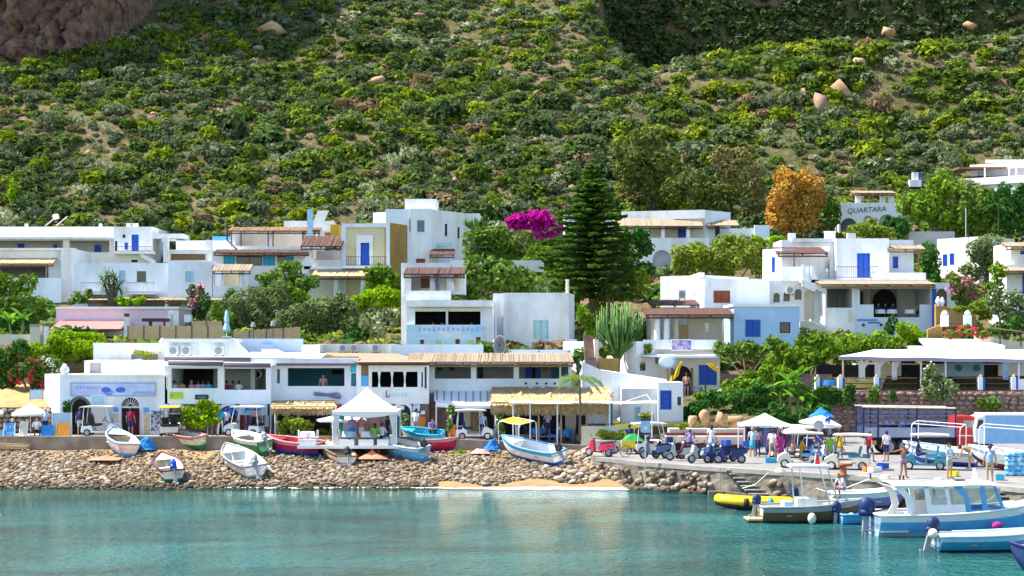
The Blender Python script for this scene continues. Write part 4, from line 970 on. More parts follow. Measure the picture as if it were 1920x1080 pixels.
h.rail(1568,1650,500,521,137.2); h.body(1652,1736,511,527,137,4,WHITE); b =MB(); b.extr([(gx(1650,136.9),136.9,gz(498,136.9)),(gx(1660,136.9),136.9,gz(511,136.9)),(gx(1660,136.9),136.9,gz(522,136.9)),(gx(1650,136.9),136.9,gz(522,136.9))],(0,0.4,0)); h.add(b,'parapet_horn',WHITE)
h.room(1547,1605,531,640,135,5.5,WHITE,[('open',1550,1598,540,577)],CREAML,roof=False); h.room(1604.5,1752,531,640,135,5.5,WHITESHADE,[('open',1612,1745,539,571),('open',1638,1725,571,595)],CREAML,roof=False)
h.reed(1540,1755,533,527,133.6,137,REED,WOODM); h.box('awning_valance',1550,1752,537,541,134.0,0.06,CREAMP)
for (a,b_,c,m_) in ((1570,1600,541,CREAM),(1634,1683,540,GREYP),(1612,1620,545,GREYP),(1718,1736,543,GREYP)):
    q =h.front(a,b_,c,596,140.1,m_,[('archdark',a+2,b_-2,c+2,594,DARK if a != 1570 else WHITESHADE)],th=0.15,name='arch_surround')
h.board('plaque',1590,1598,581,603,134.98,CREAMP); h.board('blue_sign',1607,1645,598,602,134.98,LBLUE); h.board('blue_sign',1627,1650,604,606,134.98,BLUE)
for px in (1619,1652):b =MB(); b.lathe((gx(px,134.9),134.9,gz(609,134.9)),[(0.12,-0.05),(0.12,0.05),(0.05,0.1)],10,axis='y'); h.add(b,'round_vent',IRON)
h.body(1752,1790,530,580,138,4,WHITE,[('archdark',1756,1776,541,580,WOODM)]); h.post(1752,541,612,134.6,0.4,BLUE)
b =MB(); Y =133.8; b.extr([(gx(1500,Y),Y,gz(603,Y)),(gx(1520,Y),Y,gz(602,Y)),(gx(1580,Y),Y,gz(632,Y)),(gx(1580,Y),Y,gz(652,Y)),(gx(1500,Y),Y,gz(652,Y))],(0,0.5,0)); h.add(b,'garden_wall',CREAM)
b =MB(); b.extr([(gx(1520,Y),Y-0.05,gz(598,Y)),(gx(1580,Y),Y-0.05,gz(626,Y)),(gx(1580,Y),Y-0.05,gz(633,Y)),(gx(1520,Y),Y-0.05,gz(604,Y))],(0,0.6,0)); h.add(b,'wall_coping',WHITE)
# --- lower right-middle house, its cube's blue shade put into the plaster
h =House('cube_house','shade tinted cube house with blue shutters joined to a white block with an orange shutter',1400,655,128)
h.body(1376,1499,572,668,128,6,SHADEBLUE,[('shut',1397,1426,599,632,BLUE,TEAL),('window',1462,1482,604,625,BLUED)]); h.box('cornice',1374,1501,570,575,127.9,6,WHITE)
h.body(1320,1443,523,600,135,7,WHITE,[('shut',1338,1369,545,568,RUST)]); h.body(1238,1321,517,600,137.5,7,WHITE,Y2=134.6); b =MB()
b.extr([(gx(1250,137.2),137.2,gz(533,137.2)),(gx(1310,135),135,gz(511,135)),(gx(1320,134.6),134.6,gz(511,134.6)),(gx(1320,134.6),134.6,gz(520,134.6)),(gx(1250,137.2),137.2,gz(540,137.2))],(0.1,0.5,0)); h.add(b,'parapet',WHITE)
for px in (1272,1300):h.aircon(px,px+13,544,560,135.6)
h.room(1222,1377,585,668,129.5,5,CREAM,[('open',1226,1290,596,640),('archopen',1354,1370,596,662),('open',1322,1330,606,622)],CREAML,roof=False)
h.reed(1210,1376,590,579,126.4,130,WOODD,WOODD,n=90); h.reed(1220,1312,572,564,131.5,135,WOODD,WOODD,n=50)
for px in (1250,1232):h.post(px,592,646,127,0.5,WHITESHADE if px > 1240 else WHITE)
h.post(1268,592,644,128,0.4,CREAM); h.board('plywood_board',1272,1289,609,636,129.2,WOODL)
b =MB(); b.box(gx(1200,127),gx(1378,127),125.6,129.6,gz(646,127)-0.3,gz(646,127)); h.add(b,'terrace',PAVE)
h.board('doorway',1290,1306,588,630,134.3,TEAL,0.06)
# --- shop with yellow cloth below it
h =House('cloth_shop','white shop with yellow drapes, a round sign and dark blue window',1270,745,115,'shop')
h.body(1193,1236,640,760,113.4,8,WHITE,[('window',1200,1211,683,695,WOODD),('dark',1229,1235,670,682)],Y2=114.8)
h.body(1235.5,1350,640,760,114.8,8,CREAML,[('archdark',1262,1296,686,742),('shut',1310,1344,684,722,BLUE,TEAL)])
for (a,b_,c) in ((1259,1262,690),(1296,1299,690)):h.box('stone_jamb',a,b_,c,742,114.65,0.2,WOODM)
h.sheet('awning',CLOTHW,[W(1200,661,114.6),W(1345,661,114.6),W(1335,670,112.6),W(1205,668,112.6)],8,0.1); h.front(1235,1345,667,671,112.6,CLOTHW,name='awning_valance',th=0.03)
h.box('terrace_parapet',1208,1345,637,655,114.2,0.4,WHITE); h.board('painting',1260,1296,637.5,656,114.1,blotch('painting_purple',(0.30,0.25,0.55),[((0.62,0.42,0.40),0.4,0.6,1),((0.12,0.13,0.45),0.5,0.6,1.4)],2.5),0.05,WPAINT)
b =MB(); b.box(gx(1270,113),gx(1420,113),110.5,114.8,gz(745,113)-0.3,gz(745,113)); h.add(b,'terrace',CONC)
rs_ =thing('round_sign','oval pale blue sign on a wooden post in front of the cloth shop','sign',W(1252,712,111)); b =MB(); b.lathe((0,0,gz(679,111)-gz(712,111)),[(0.02,-0.06),(0.56,-0.05),(0.62,0.0),(0.56,0.05),(0.02,0.06)],20,axis='y',squash=0.75); b.build('sign_board',PALEB,rs_,True)
b =MB(); b.lathe((0,-0.07,gz(679,111)-gz(712,111)),[(0.02,-0.01),(0.42,-0.008),(0.42,0.01)],20,axis='y',squash=0.75); b.build('sign_face',WPAINT,rs_); b =MB(); b.tube([(0,0.0,-0.8),(0,0,0.85)],0.05,6); b.build('post',WOODM,rs_)
for k,(pts,nm) in enumerate((([(1274,678),(1279,677),(1272,705),(1259,712)],0),([(1259,703),(1270,706),(1263,712),(1255,715)],0),([(1324,682),(1338,680),(1348,690),(1347,700)],0))):
    b =MB(); Y =112.3; P_ =[W(p[0],p[1],Y-0.05*i) for i,p in enumerate(pts)]; a_,b__,c_,d_ =P_
    b.grid([[a_.lerp(b__,k_/4)+Vector((0,0.05*(k_ % 2),0)) for k_ in range(5)],[a_.lerp(d_,.5).lerp(b__.lerp(c_,.5),k_/4)+Vector((0,0.08*((k_+1) % 2),-0.05)) for k_ in range(5)],[d_.lerp(c_,k_/4)+Vector((0,0.05*(k_ % 2),0)) for k_ in range(5)]])
    tag(b.build('yellow_drape',CLOTHY),['yellow drape hanging in front of the shop arch','lower end of the yellow drape tied to the sign post','yellow drape at the corner of the blue shop window'][k],'drape')
# ================================================================== middle and front row
# --- lilac house with tiled lean-to
h =House('lilac_house','low lilac house with a pale pink tiled lean-to and white chimney',215,640,133)
h.body(105,334,577,650,134,6,PINK); h.box('coping',104,335,575,579,133.8,6,WHITE)
X0,X1 =gx(99,132),gx(230,132); b =MB(); rows =[]; n =90
for j,(py,Y) in enumerate(((617,131),(600,134))):
    rows.append([(X0+(X1-X0)*k/n+(0.1 if j else 0),Y,gz(py,Y)+0.05*math.sin(k*math.pi/1.5)) for k in range(n+1)])
b.grid(rows); b.grid([[(p[0],p[1],p[2]-0.12) for p in r_] for r_ in rows]); h.add(b,'tiled_roof',TILE)
h.box('eaves',99,230,617,620,130.95,0.1,MAROON); h.body(104,228,620,650,132.4,2,CREAML)
for px in (104,112):h.post(px,619,650,131.2,0.16)
h.box('chimney',232,243,594,645,131.2,0.6,WHITE); h.post(237.5,588,595,131.5,0.45,WOODD,'chimney_pot')
for (a,b_) in ((315,321),(324,333)):h.box('pillar',a,b_,582,640,131.8,0.4,WHITE)
h.box('stove',345,358,590,604,131.5,0.6,WHITE)
pv =thing('pavilion','small dark timber pergola on the terrace behind the reed fence','pergola',W(292,625,130)); L0 =pv.location
b =MB(); b.box(gx(270,130),gx(313,130),129.2,131.2,gz(603,130),gz(597,130)); b.build('roof',WOODD,pv,off=L0)
for px in (276,286,304,310):b =MB(); b.tube([(gx(px,130),129.6 if px % 4 else 130.9,gz(632,130)),(gx(px,130),129.6 if px % 4 else 130.9,gz(602,130))],0.07,6); b.build('post',WOODD,pv,off=L0)
def reed_fence(name,label,x0,x1,yt,yb,Y,m_=REEDY,y2=None):
    t =thing(name,label,'fence',W((x0+x1)/2,yb,Y)); L =t.location; Xa,Xb =gx(x0,Y),gx(x1,Y); n =int((Xb-Xa)/1.4)+1; r =np.random.default_rng(int(x0))
    for k in range(n):
        b =MB(); xa,xb =Xa+(Xb-Xa)*k/n,Xa+(Xb-Xa)*(k+1)/n; q =int((xb-xa)/0.07)
        za =lambda x:gz(yt+((y2 or yt)-yt)*(x-Xa)/(Xb-Xa),Y)
        for j in range(q):x =xa+(xb-xa)*(j+0.5)/q; b.box(x-0.033,x+0.033,Y+r.uniform(-0.02,0.02),Y+0.04,gz(yb,Y),za(x)+r.normal()*0.02)
        b.build('reed_panel',m_,t,off=L); b =MB(); b.box(xa-0.03,xa+0.03,Y-0.05,Y-0.025,gz(yb,Y),za(xa)+0.05); b.build('post',IRON,t,off=L)
reed_fence('reed_fence','pale reed fence with dark posts on the roof terrace left of the closed parasol',240,420,611,636,118,REEDY)
reed_fence('reed_fence','reed fence under two lamp posts right of the closed parasol',436,563,621,637,118,REEDY,613)
reed_fence('reed_fence','upper golden reed screen beside the oleander',358,416,602,618,126,REEDY)
for (px,yt) in ((475,604),(512,602)):
    t =thing('lamp_post','slim lamp post with a grey shade above the reed fence, '+('left' if px < 500 else 'right')+' one of two','lamp',W(px,637,117.6)); L =t.location
    b =MB(); b.tube([(0,0,0),(0,0,gz(yt+9,117.6)-L.z)],0.025,5); b.build('pole',IRON,t); b =MB(); z =gz(yt+9,117.6)-L.z; b.lathe((0,0,z),[(0.2,0),(0.2,0.03),(0.12,0.33),(0.05,0.35)],10); b.build('lamp_shade',GREYM,t)
def closed_parasol(label,px,yt,yb,Y,mat):
    t =thing('closed_parasol',label,'parasol',W(px,yb,Y)); H =gz(yt,Y)-gz(yb,Y); b =MB(); b.tube([(0,0,0),(0,0,H)],0.03,6); b.build('pole',WPAINT,t)
    b =MB(); n =12; rows =[]
    for (rr,z) in ((0.2,0.22*H),(0.24,0.3*H),(0.14,0.5*H),(0.17,0.6*H),(0.11,0.85*H),(0.02,H)):rows.append([(rr*(1+0.25*(k % 2))*math.cos(k*math.pi/6),rr*(1+0.25*(k % 2))*math.sin(k*math.pi/6),z) for k in range(n)])
    b.grid(rows,closed=True); b.build('folded_canopy',mat,t); b =MB(); b.box(-0.3,0.3,-0.3,0.3,0,0.1); b.build('base',WHITE,t)
closed_parasol('closed pale blue parasol on the roof terrace between the two reed fences',425,580,633,117,PALEB)

# --- white two storey house with the mural
h =House('mural_house','white two storey house with glazed dining room above a pale blue mural',840,650,122)
h.body(752,843,533 - 40,650,126.5,5,WHITE); h.room(758,872,512,552,123.6,3,WHITE,[('open',771,866,513,546)],WHITE,roof=False)
h.board('window',789,806,517,540,126.35,WOODM,0.05); h.reed(756,872,514,503,122.4,126,WOODD,WOODD,n=50)
for k,(px,w_) in enumerate(((806,10),(816,8),(838,14))):
    b =MB(); Y =123.3; b.grid([[W(px+j*w_/6*(0.7 if py > 515 and py < 535 else 1),py,Y+0.08*(j % 2)) for j in range(7)] for py in (515,525,535,545)]); h.add(b,'curtain',CLOTHW if k != 1 else CLOTHSHADE)
h.body(760,845,545,566,122.3,1.0,WHITE); h.box('roof_slab',762,926,563,575,121.5,5,WHITE)
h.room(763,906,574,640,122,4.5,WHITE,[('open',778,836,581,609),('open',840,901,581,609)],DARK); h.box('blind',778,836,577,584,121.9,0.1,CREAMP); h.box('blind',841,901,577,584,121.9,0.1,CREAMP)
h.body(905.5,926,566,660,122,5,WHITE); MUR =blotch('sea_mural',(0.70,0.78,0.82),[((0.44,0.70,0.86),0.40,0.62,0.7),((0.80,0.82,0.83),0.5,0.62,1.2)],0.9)
h.body(762,906,609,660,121.6,0.5,MUR)
for k in range(14):h.board('mural_mark',784+k*9,790+k*9,613+(k*7 % 3),622-(k*5 % 3),121.6,pm('mural_blue',(0.40,0.56,0.86),None,3,0.8),0.012)
h.board('mural_band',764,905,637,646,121.6,pm('mural_turquoise',(0.42,0.76,0.82),(0.5,0.8,0.84),1.5,0.8),0.01)
for (a,b_,c,d) in ((788,795,637,645),(854,862,636,645),(893,901,632,643)):h.board('vent_window',a,b_,c,d,121.59,WOODD,0.03,CREAMP)
for px in (822,882):h.board('painted_plant',px-5,px+5,638,645,121.58,pm('mural_green',(0.45,0.66,0.30),None,3,0.8),0.012)
for px in (925,930):b =MB(); b.tube([(gx(px,121.4),121.4,gz(565,121.4)),(gx(px,121.4),121.4,gz(640,121.4))],0.05,6); h.add(b,'drain_pipe',WPAINT)
h.box('upper_garden_wall',843,1020,488,510,140,0.6,WHITE)
b =MB(); b.tube([(gx(891,139),139,gz(490,139)),(gx(891,139),139,gz(463,139))],0.03,5); b.tube([(gx(880,139),139,gz(463,139)),(gx(912,139),139,gz(464,139))],0.02,4); h.add(b,'aerial',IRON)
# --- plain white cube
h =House('white_cube_house','plain white cube house with a pale turquoise double shutter',1010,655,125)
h.body(944,1067,551,660,125,6,WHITE,[('shut',1000,1029,600,637,PALET)]); h.body(1066.5,1077,551,660,125,6,WHITESHADE,Y2=129)
h.box('coping',943,1068,549,553,124.9,6,WHITE); h.box('terrace_wall',938,1082,636,660,123.2,0.3,WHITE); h.post(1064,524,551,126.5,0.28,CREAM,'chimney')
b =MB(); b.tube([(gx(937,121),121,gz(636,121)),(gx(926,121),121,gz(638,121)),(gx(924,121),121,gz(668,121))],0.1,6); h.add(b,'drain_pipe',WHITE)
h.box('plant_box',957,969,634,652,122.8,0.4,CREAML)
# --- stone stairs right of the cube house
st =thing('stone_stairs','narrow brown stone stairs climbing between white walls beside the tree cactus','stairs',W(1108,690,112)); L =st.location
for k in range(11):
    b =MB(); z =gz(688,111.5)+k*0.22; y =111.5+k*0.34; b.box(gx(1098,112),gx(1118,112),y,y+0.5,z-0.8,z); b.build('step',STONEW,st,off=L)
gw =House('garden_wall','stepped white garden wall with ochre coping right of the stone stairs',1130,690,112,'wall')
gw.front(1119,1200,640,700,116,WHITE,th=0.4); gw.box('coping',1115,1122,636,692,112.6,3,CREAM); gw.box('low_wall',1122,1160,672,700,112.4,0.4,OCHRE)

# --- waterfront, left shop
h =House('souvenir_shop','shade tinted white seafront shop with two arched doorways under a long painted sign',215,818,101,'shop')
h.body(112,314,705,822,101,8,WHITESHADE,[('archdark',133,166,748,822),('archdark',227,261,745,822)])
h.body(84,113,702,822,104,6,WHITE,Y2=101.2); h.box('parapet_ledge',112,316,702,706,100.9,1.2,WHITE); h.dome_pot(119,682,705,101,0.28)
def archring(h,x0,x1,yt,yb,Y,w_,mat,name='arch_surround'):
    X0,X1,z0,z1 =gx(x0,Y),gx(x1,Y),gz(yb,Y),gz(yt,Y); r_ =(X1-X0)/2; xc =(X0+X1)/2; b =MB(); N =12
    inn =[(X0,z0)]+[(xc-r_*math.cos(math.pi*k/N),z1-r_+r_*math.sin(math.pi*k/N)) for k in range(N+1)]+[(X1,z0)]
    ou =[(X0-w_,z0)]+[(xc-(r_+w_)*math.cos(math.pi*k/N),z1-r_+(r_+w_)*math.sin(math.pi*k/N)) for k in range(N+1)]+[(X1+w_,z0)]
    F_ =lambda l,y:[(p[0],y,p[1]) for p in l]
    b.grid([F_(inn,Y-0.06),F_(ou,Y-0.06)]); b.grid([F_(ou,Y-0.06),F_(ou,Y)]); b.grid([F_(inn,Y),F_(inn,Y-0.06)]); return h.add(b,name,mat)
def fanlight(h,x0,x1,yt,Y,mat=CREAML):
    X0,X1 =gx(x0,Y),gx(x1,Y); r_ =(X1-X0)/2; xc =(X0+X1)/2; z =gz(yt,Y)-r_; b =MB()
    for k in range(9):a =math.pi*(k+0.5)/9; b.tube([(xc-0.25*r_*math.cos(a),Y+0.1,z+0.25*r_*math.sin(a)),(xc-r_*math.cos(a),Y+0.1,z+r_*math.sin(a))],0.022,4)
    b.box(X0,X1,Y+0.04,Y+0.14,z-0.1,z); h.add(b,'fanlight',mat)
archring(h,133,166,748,820,101,0.16,STONEG); fanlight(h,227,261,745,101); 
SIGNM =blotch('painted_shop_sign',(0.42,0.50,0.78),[((0.55,0.66,0.84),0.4,0.6,0.8),((0.10,0.20,0.72),0.56,0.68,0.7)],1.1)
h.board('painted_sign',134,291,719,741,101,SIGNM,0.05,pm('sign_frame',(0.30,0.38,0.50),None,3,0.7))
for (px,w_) in ((199,9),(226,9)):
    b =MB(); X,z =gx(px,100.94),gz(731,100.94); b.lathe((X,100.94,z),[(0.32,0),(0.30,-0.012),(0.02,-0.014)],14,axis='y',squash=0.55); h.add(b,'painted_flower',pm('flower_blue',(0.08,0.16,0.68),None,4,0.8))
for k in range(7):h.board('painted_stroke',142+k*7,147+k*7,724+(k*3 % 3),729+(k % 2),100.95,pm('lilac_stroke',(0.42,0.40,0.70),None,4,0.8),0.012)
for k in range(8):h.board('painted_stroke',251+k*5,254+k*5,734-(k % 2),739,100.95,pm('grey_stroke',(0.30,0.36,0.52),None,4,0.8),0.012)
h.board('shutter_board',173,197,742,762,101,PALEB,0.06,WPAINT); h.board('cream_panel',174,196,764,818,101,CREAML,0.04)
for (a,b_,c,d) in ((212,222,764,772),(269,280,764,773)):h.board('blue_notice',a,b_,c,d,101,LBLUE,0.03)
POST =blotch('poster_faces',(0.52,0.40,0.30),[((0.66,0.58,0.42),0.45,0.55,2),((0.26,0.18,0.12),0.55,0.65,2.5)],4)
for (a,b_) in ((211,222),(270,281)):h.board('tall_poster',a,b_,775,817,101,POST,0.03)
h.board('photo_poster',283,308,770,808,101,blotch('bw_photo',(0.30,0.32,0.42),[((0.62,0.60,0.66),0.5,0.58,1.5),((0.04,0.045,0.07),0.5,0.6,2)],3),0.03)
def garments(h,x0,x1,yt,yb,Y,cols,n,lab='hanging_cloth'):
    for k in range(n):
        px =x0+(x1-x0)*k/max(1,n-1); b =MB(); w_ =(x1-x0)/n*1.1; r =np.random.default_rng(int(px))
        b.grid([[W(px-w_/2+w_*j/4,py+r.uniform(-1,1)*(py > yt),Y-0.02+0.07*(j % 2)) for j in range(5)] for py in (yt,(yt+yb)/2,yb)]); h.add(b,lab,cols[k % len(cols)])
CR =pm('crimson_cloth',(0.36,0.02,0.07),(0.26,0.015,0.05),4,0.9); MG =pm('magenta_cloth',(0.42,0.03,0.22),None,3,0.9); LIL =pm('violet_cloth',(0.34,0.24,0.52),None,3,0.9); TQC =pm('turquoise_cloth',(0.05,0.40,0.50),None,3,0.9); PKC =pm('pink_cloth',(0.62,0.30,0.33),None,3,0.9); NAV =pm('navy_cloth',(0.03,0.05,0.16),None,3,0.9); BRC =pm('brown_cloth',(0.22,0.12,0.09),None,3,0.9); GRC =pm('green_cloth',(0.22,0.55,0.06),None,3,0.9); PALC =pm('pale_blue_cloth',(0.45,0.60,0.78),None,3,0.9)
garments(h,254,260,768,817,100.85,[CR],2); garments(h,169,173,775,795,100.9,[MG],2)
# roof terrace wall with stairs
b =MB(); Y =103.5; pf =[(205,703),(212,692),(224,692),(224,686),(234,686),(234,680),(244,680),(244,675),(262,673),(270,684),(300,690),(312,700),(312,706),(205,706)]
b.extr([W(p[0],p[1],Y) for p in pf],(0,0.4,0)); h.add(b,'stepped_parapet',WHITE); h.body(158,300,676,706,106,3,WHITE,[('dark',168,190,680,700,GREYP)])
h.body(175,312,643,700,109.5,4,WHITE,[('dark',246,296,664,700,GREYP)]); h.dome_pot(303,634,648,109.4,0.22); h.box('ledge',245,298,660,663,109,0.6,CREAM)
# --- cream wall and chimney at far left
h =House('cream_wall','long cream wall with a square chimney at the left edge above the bougainvillea',50,650,120,'wall')
h.front(-30,95,627,660,120,CREAM,th=0.4); h.box('chimney',56,75,610,645,119.6,0.8,CREAM); h.box('chimney_cap',55,73,608,612,119.5,1.0,PAVE); h.box('pillar',82,89,612,645,119.6,0.4,WHITE)
# --- earth bank with dry stone wall, left
EARTH =pm('ochre_earth',(0.48,0.30,0.12),(0.36,0.21,0.08),1.2,0.95,0.6,5)
rows =[]
for j,(py,Y) in enumerate(((770,103.0),(758,103.3),(745,104.6),(735,106.5),(720,110))):rows.append([(gx(px,Y),Y,gz(py,Y)+(float(vnoise(np.array(px*0.07),np.array(j*1.3)))-0.5)*0.25) for px in range(-60,120,12)])
b =MB(); b.grid(rows); struct(b.build('earth_bank',EARTH,smooth=True))
dw =thing('dry_stone_wall','dark dry stone wall under the ochre bank at the left edge','wall',W(40,820,102.6)); L =dw.location
b =MB(); b.box(gx(-60,102.8),gx(112,102.8),102.8,103.4,1.8,gz(764,102.8)); b.build('core',STONEG,dw,off=L); r =np.random.default_rng(4)
for row in range(6):
    px =-40
    while px < 116:
        w_ =r.uniform(9,17); o =link(SHAPEM[r.integers(8)],'stone',dw,W(px+w_/2,815-row*9,102.75)-L,(r.normal()*0.1,r.normal()*0.1,r.uniform(-0.3,0.3)),(w_/29.2*0.56,0.28,0.17)); px += w_
# --- seafront restaurant
h =House('seafront_restaurant','white two storey seafront restaurant with open dining terrace above arched shops',410,820,101,'restaurant')
h.room(309,508,686,757.5,101,5,WHITESHADE,[('open',321,408,690,728),('open',420,499,690,731)],CREAML); h.board('dark_doorway',336,400,690,732,105.75,DARK)
h.box('terrace_partition',470,478,690,732,103,2.8,CREAML); b =MB(); b.lathe((gx(482,103.8),103.8,gz(702,103.8)),[(0.30,-0.05),(0.34,0),(0.30,0.05),(0.2,0.05),(0.17,0),(0.2,-0.05)],14,axis='y'); h.add(b,'life_ring',CREAMP)
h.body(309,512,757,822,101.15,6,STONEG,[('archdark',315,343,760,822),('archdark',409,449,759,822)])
archring(h,316,342,761,820,101.1,0.22,WHITE); fanlight(h,316,342,761,101.2,CREAML); archring(h,411,447,761,822,101.1,0.2,WHITESHADE)
X0,X1,z1 =gx(411,101.3),gx(447,101.3),gz(761,101.3); r_ =(X1-X0)/2; b =MB()
rows =[[((X0+X1)/2-r_*math.cos(math.pi*k/12),101.28-0.5*t,z1-r_-0.1*t+(r_*math.sin(math.pi*k/12))*(1-0.55*t)) for k in range(13)] for t in (0,0.4,0.75,1.0)]
b.grid(rows); h.add(b,'blue_awning',CLOTHB,smooth=True)
q =h.board('shop_sign',452,500,759,777,101.1,PALEB,0.06,WPAINT)
b =MB(); pts_ =[(459,772),(462,763),(465,761),(463,766),(460,768),(464,768),(467,766),(469,769),(472,766),(474,769),(477,766),(479,769),(482,766),(484,769),(487,766),(491,768)]
b.tube([W(p[0],p[1],101.02) for p in pts_],0.045,4); h.add(b,'lettering',pm('sign_ink',(0.10,0.20,0.48),None,3,0.7))
h.board('green_sign',318,343,735,748,101,pm('lime_sign',(0.36,0.60,0.06),None,3,0.6),0.05); h.board('green_sign_mark',321,323.5,739,744,100.95,GREEN,0.01)
h.board('dark_sign',366,391,740,749,101,BLUED,0.05); h.board('sign_lettering',370,387,743,746,100.95,pm('sign_greyblue',(0.16,0.18,0.30),None,3,0.6),0.01)
h.body(309,432,640,690,103.5,4,WHITE); b =MB(); b.extr([W(430,635,103.4),W(436,634,103.4),W(466,663,103.4),W(466,672,103.4),W(430,672,103.4)],(0,0.5,0)); h.add(b,'sloping_wall',WHITE)
h.box('roof_slab',303,434,635,642,103.2,4.5,WHITE)
for (a,b_) in ((318,336),(342,360),(403,421)):h.aircon(a,b_,649,666,103.5)
AWN =pm('rolled_purple_awning',(0.16,0.12,0.17),None,4,0.8)
for (a,b_,py,Y) in ((309,470,673,101.6),(316,418,681,100.6),(420,507,684,100.6)):
    b =MB(); b.tube([W(a,py,Y),W(b_,py+1,Y)],0.15,8); h.add(b,'rolled_awning',AWN,smooth=True); b =MB(); b.tube([W(a,py-4,Y-0.05),W(b_,py-3,Y-0.05)],0.06,6); h.add(b,'awning_bar',CREAMP)
for px in (312,417,499):b =MB(); b.tube([W(px,683,100.65),W(px+1,730,100.8)],0.03,5); h.add(b,'awning_arm',CREAMP)
b =MB(); b.tube([W(508,757,100.9),W(507,820,100.9)],0.05,6); h.add(b,'drain_pipe',WPAINT)
garments(h,452,478,778,818,100.85,[CR,BRC,PKC,MG,LIL,CLOTHB,TQC],7); garments(h,486,500,779,800,100.8,[NAV,PALC],2)
# --- middle part
h =House('seafront_house','shade tinted white seafront house with a wide glazed terrace and pale mural parapet',590,820,102)
h.room(507,672,685,756,102,4.5,WHITESHADE,[('window',519,525,692,719,TEAL),('open',539,646,690,724),('dark',658,668,700,724,TEAL)],GREYP); h.board('blue_inner_wall',541,645,690,726,106.3,TEAL,0.05)
h.board('wall_cabinet',623,642,694,702,106.2,DARK,0.1); h.body(507,672,756.2,822,102,5,WHITESHADE,[('dark',520,640,760,820)])
h.box('roof_slab',462,672,672,686,101.7,5,WHITE); h.sheet('white_roof',WHITE,[W(470,660,107),W(615,662,107),W(600,672,101.9),W(462,670,101.9)],4,0); h.box('rolled_awning',518,668,681,686,101.2,0.25,AWN)
h.body(448,567,635,664,108,0.6,blotch('sky_mural',(0.62,0.72,0.88),[((0.30,0.48,0.82),0.5,0.65,0.6)],0.8)); h.body(566,600,646,672,106.5,2,CREAML)
h.sheet('roof_hatch',WHITE,[W(490,655,106),W(520,655,106),W(545,667,104),W(505,666,104)],3,0,0.1)
b =MB(); b.tube([W(589,738,101.9),W(612,740,101.88),W(626,741,101.88)],[0.12,0.10,0.13],8); b.tube([W(624,741,101.86),W(634,742,101.86),W(639,746,101.86)],[0.17,0.2,0.1],8); h.add(b,'painted_pipe_sign',pm('pipe_sign',(0.22,0.22,0.38),(0.12,0.12,0.26),5,0.7))
h.board('blue_lantern',658,669,686,698,101.9,TURQ,0.25)
# --- restaurant with brown roof
h =House('brown_roof_restaurant','white upper dining room with four dark windows under a brown sloping roof',735,820,101.5,'restaurant')
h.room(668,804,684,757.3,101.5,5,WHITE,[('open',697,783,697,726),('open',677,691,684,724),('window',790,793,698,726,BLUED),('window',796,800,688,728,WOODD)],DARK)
h.board('blue_picture',677.5,690.5,704,724,101.6,LBLUE,0.04); h.board('brown_panel',677.5,690.5,684.5,703,101.6,WOODM,0.04)
for px in (711,735,759):
    b =MB(); b.grid([[W(px-w_+2*w_*j/4,py,101.4+0.03*(j % 2)) for j in range(5)] for (py,w_) in ((697,3.2),(706,1.6),(716,1.2),(726,2.6))]); h.add(b,'curtain',CLOTHW)
h.body(668,804,757.5,822,101.65,5,STONEW,[('archdark',742,770,759,815,BLUED)]); archring(h,742,770,759,820,101.6,0.22,WHITE)
h.text('L',726.5,745,101.47,0.62,BLUED); h.text('e',731,742,101.47,0.3,GREYM)
for k in range(5):h.board('pale_lettering',735+k*6,739+k*6,737,744,101.5,PALET,0.012)
h.board('poster',774,788,757.5,771,101.6,blotch('poster_sky',(0.36,0.55,0.80),[((0.75,0.72,0.70),0.5,0.6,2)],3),0.04,BLUED); h.board('small_notice',788,797,770,777,101.6,WPAINT,0.03); h.board('orange_picture',779,797,781,803,101.6,ORP,0.04,WOODM); h.board('arch_notice',748,758,761,768,101.58,CLOTHW,0.02)
h.sheet('roof',ROOFB,[W(600,661,107),W(745,663,107),W(806,679,100.9),W(672,679,100.9)],4,0,0.2); h.box('eaves',672,806,680,684,100.88,0.12,WOODD); h.box('gable',604,672,668,679,102.5,0.3,ROOFB)
h.body(596,738,645,664,108.5,3,CREAML); 
for (a,b_) in ((637,651),(659,671),(699,711)):h.aircon(a,b_,645,659,108.4)
b =MB(); b.tube([W(803,683,101),W(803,730,101.2)],0.05,6); h.add(b,'drain_pipe',WPAINT)
# --- house with cane roof loggia
h =House('loggia_house','long white house with a cane roofed loggia above the thatched bar',930,800,103)
h.room(803,1072,678,737,103,3.5,WHITESHADE,[('open',815,883,681,710),('open',893,963,681,710),('open',973,1049,681,710),('open',1052,1066,681,706)],GREYP)
for (a,b_,m_) in ((985,998,BLUE),(998,1004,DARK),(1004,1013,BLUE),(1033,1048,TEAL)):h.board('shutter',a,b_,682,710,106.25,m_,0.06)
h.board('door',897,906,682,710,106.25,BLUED,0.05); h.board('wall_lamp',928,932,681,690,106.25,WOODD,0.1); h.board('small_picture',1018,1027,688,695,106.25,OCHRE,0.04)
for (a,b_) in ((820,829),(843,853)):h.board('niche',a,b_,683,695,106.25,STONEG,0.02)
h.reed(762,1075,679,664,101.6,106,REED,WOODM,n=260); h.body(803,1072,736.5,820,103,5,CREAM,[('shut',846,872,771,800,BLUED,WHITESHADE),('door',882,897,766,808,WOODL),('dark',902,929,765,805),('archdark',1080,1098,765,805,BLUED),('dark',940,1060,770,815)],side=WHITE)
for px in (986,1007,1024,1040):b =MB(); b.lathe((gx(px,102.97),102.97,gz(719,102.97)),[(0.08,0.02),(0.08,-0.01),(0.04,-0.03)],10,axis='y'); h.add(b,'round_vent',IRON)
h.body(733,906,646,668,108,1.0,WHITESHADE); h.body(954,1071,656,672,107,1.0,WHITESHADE)
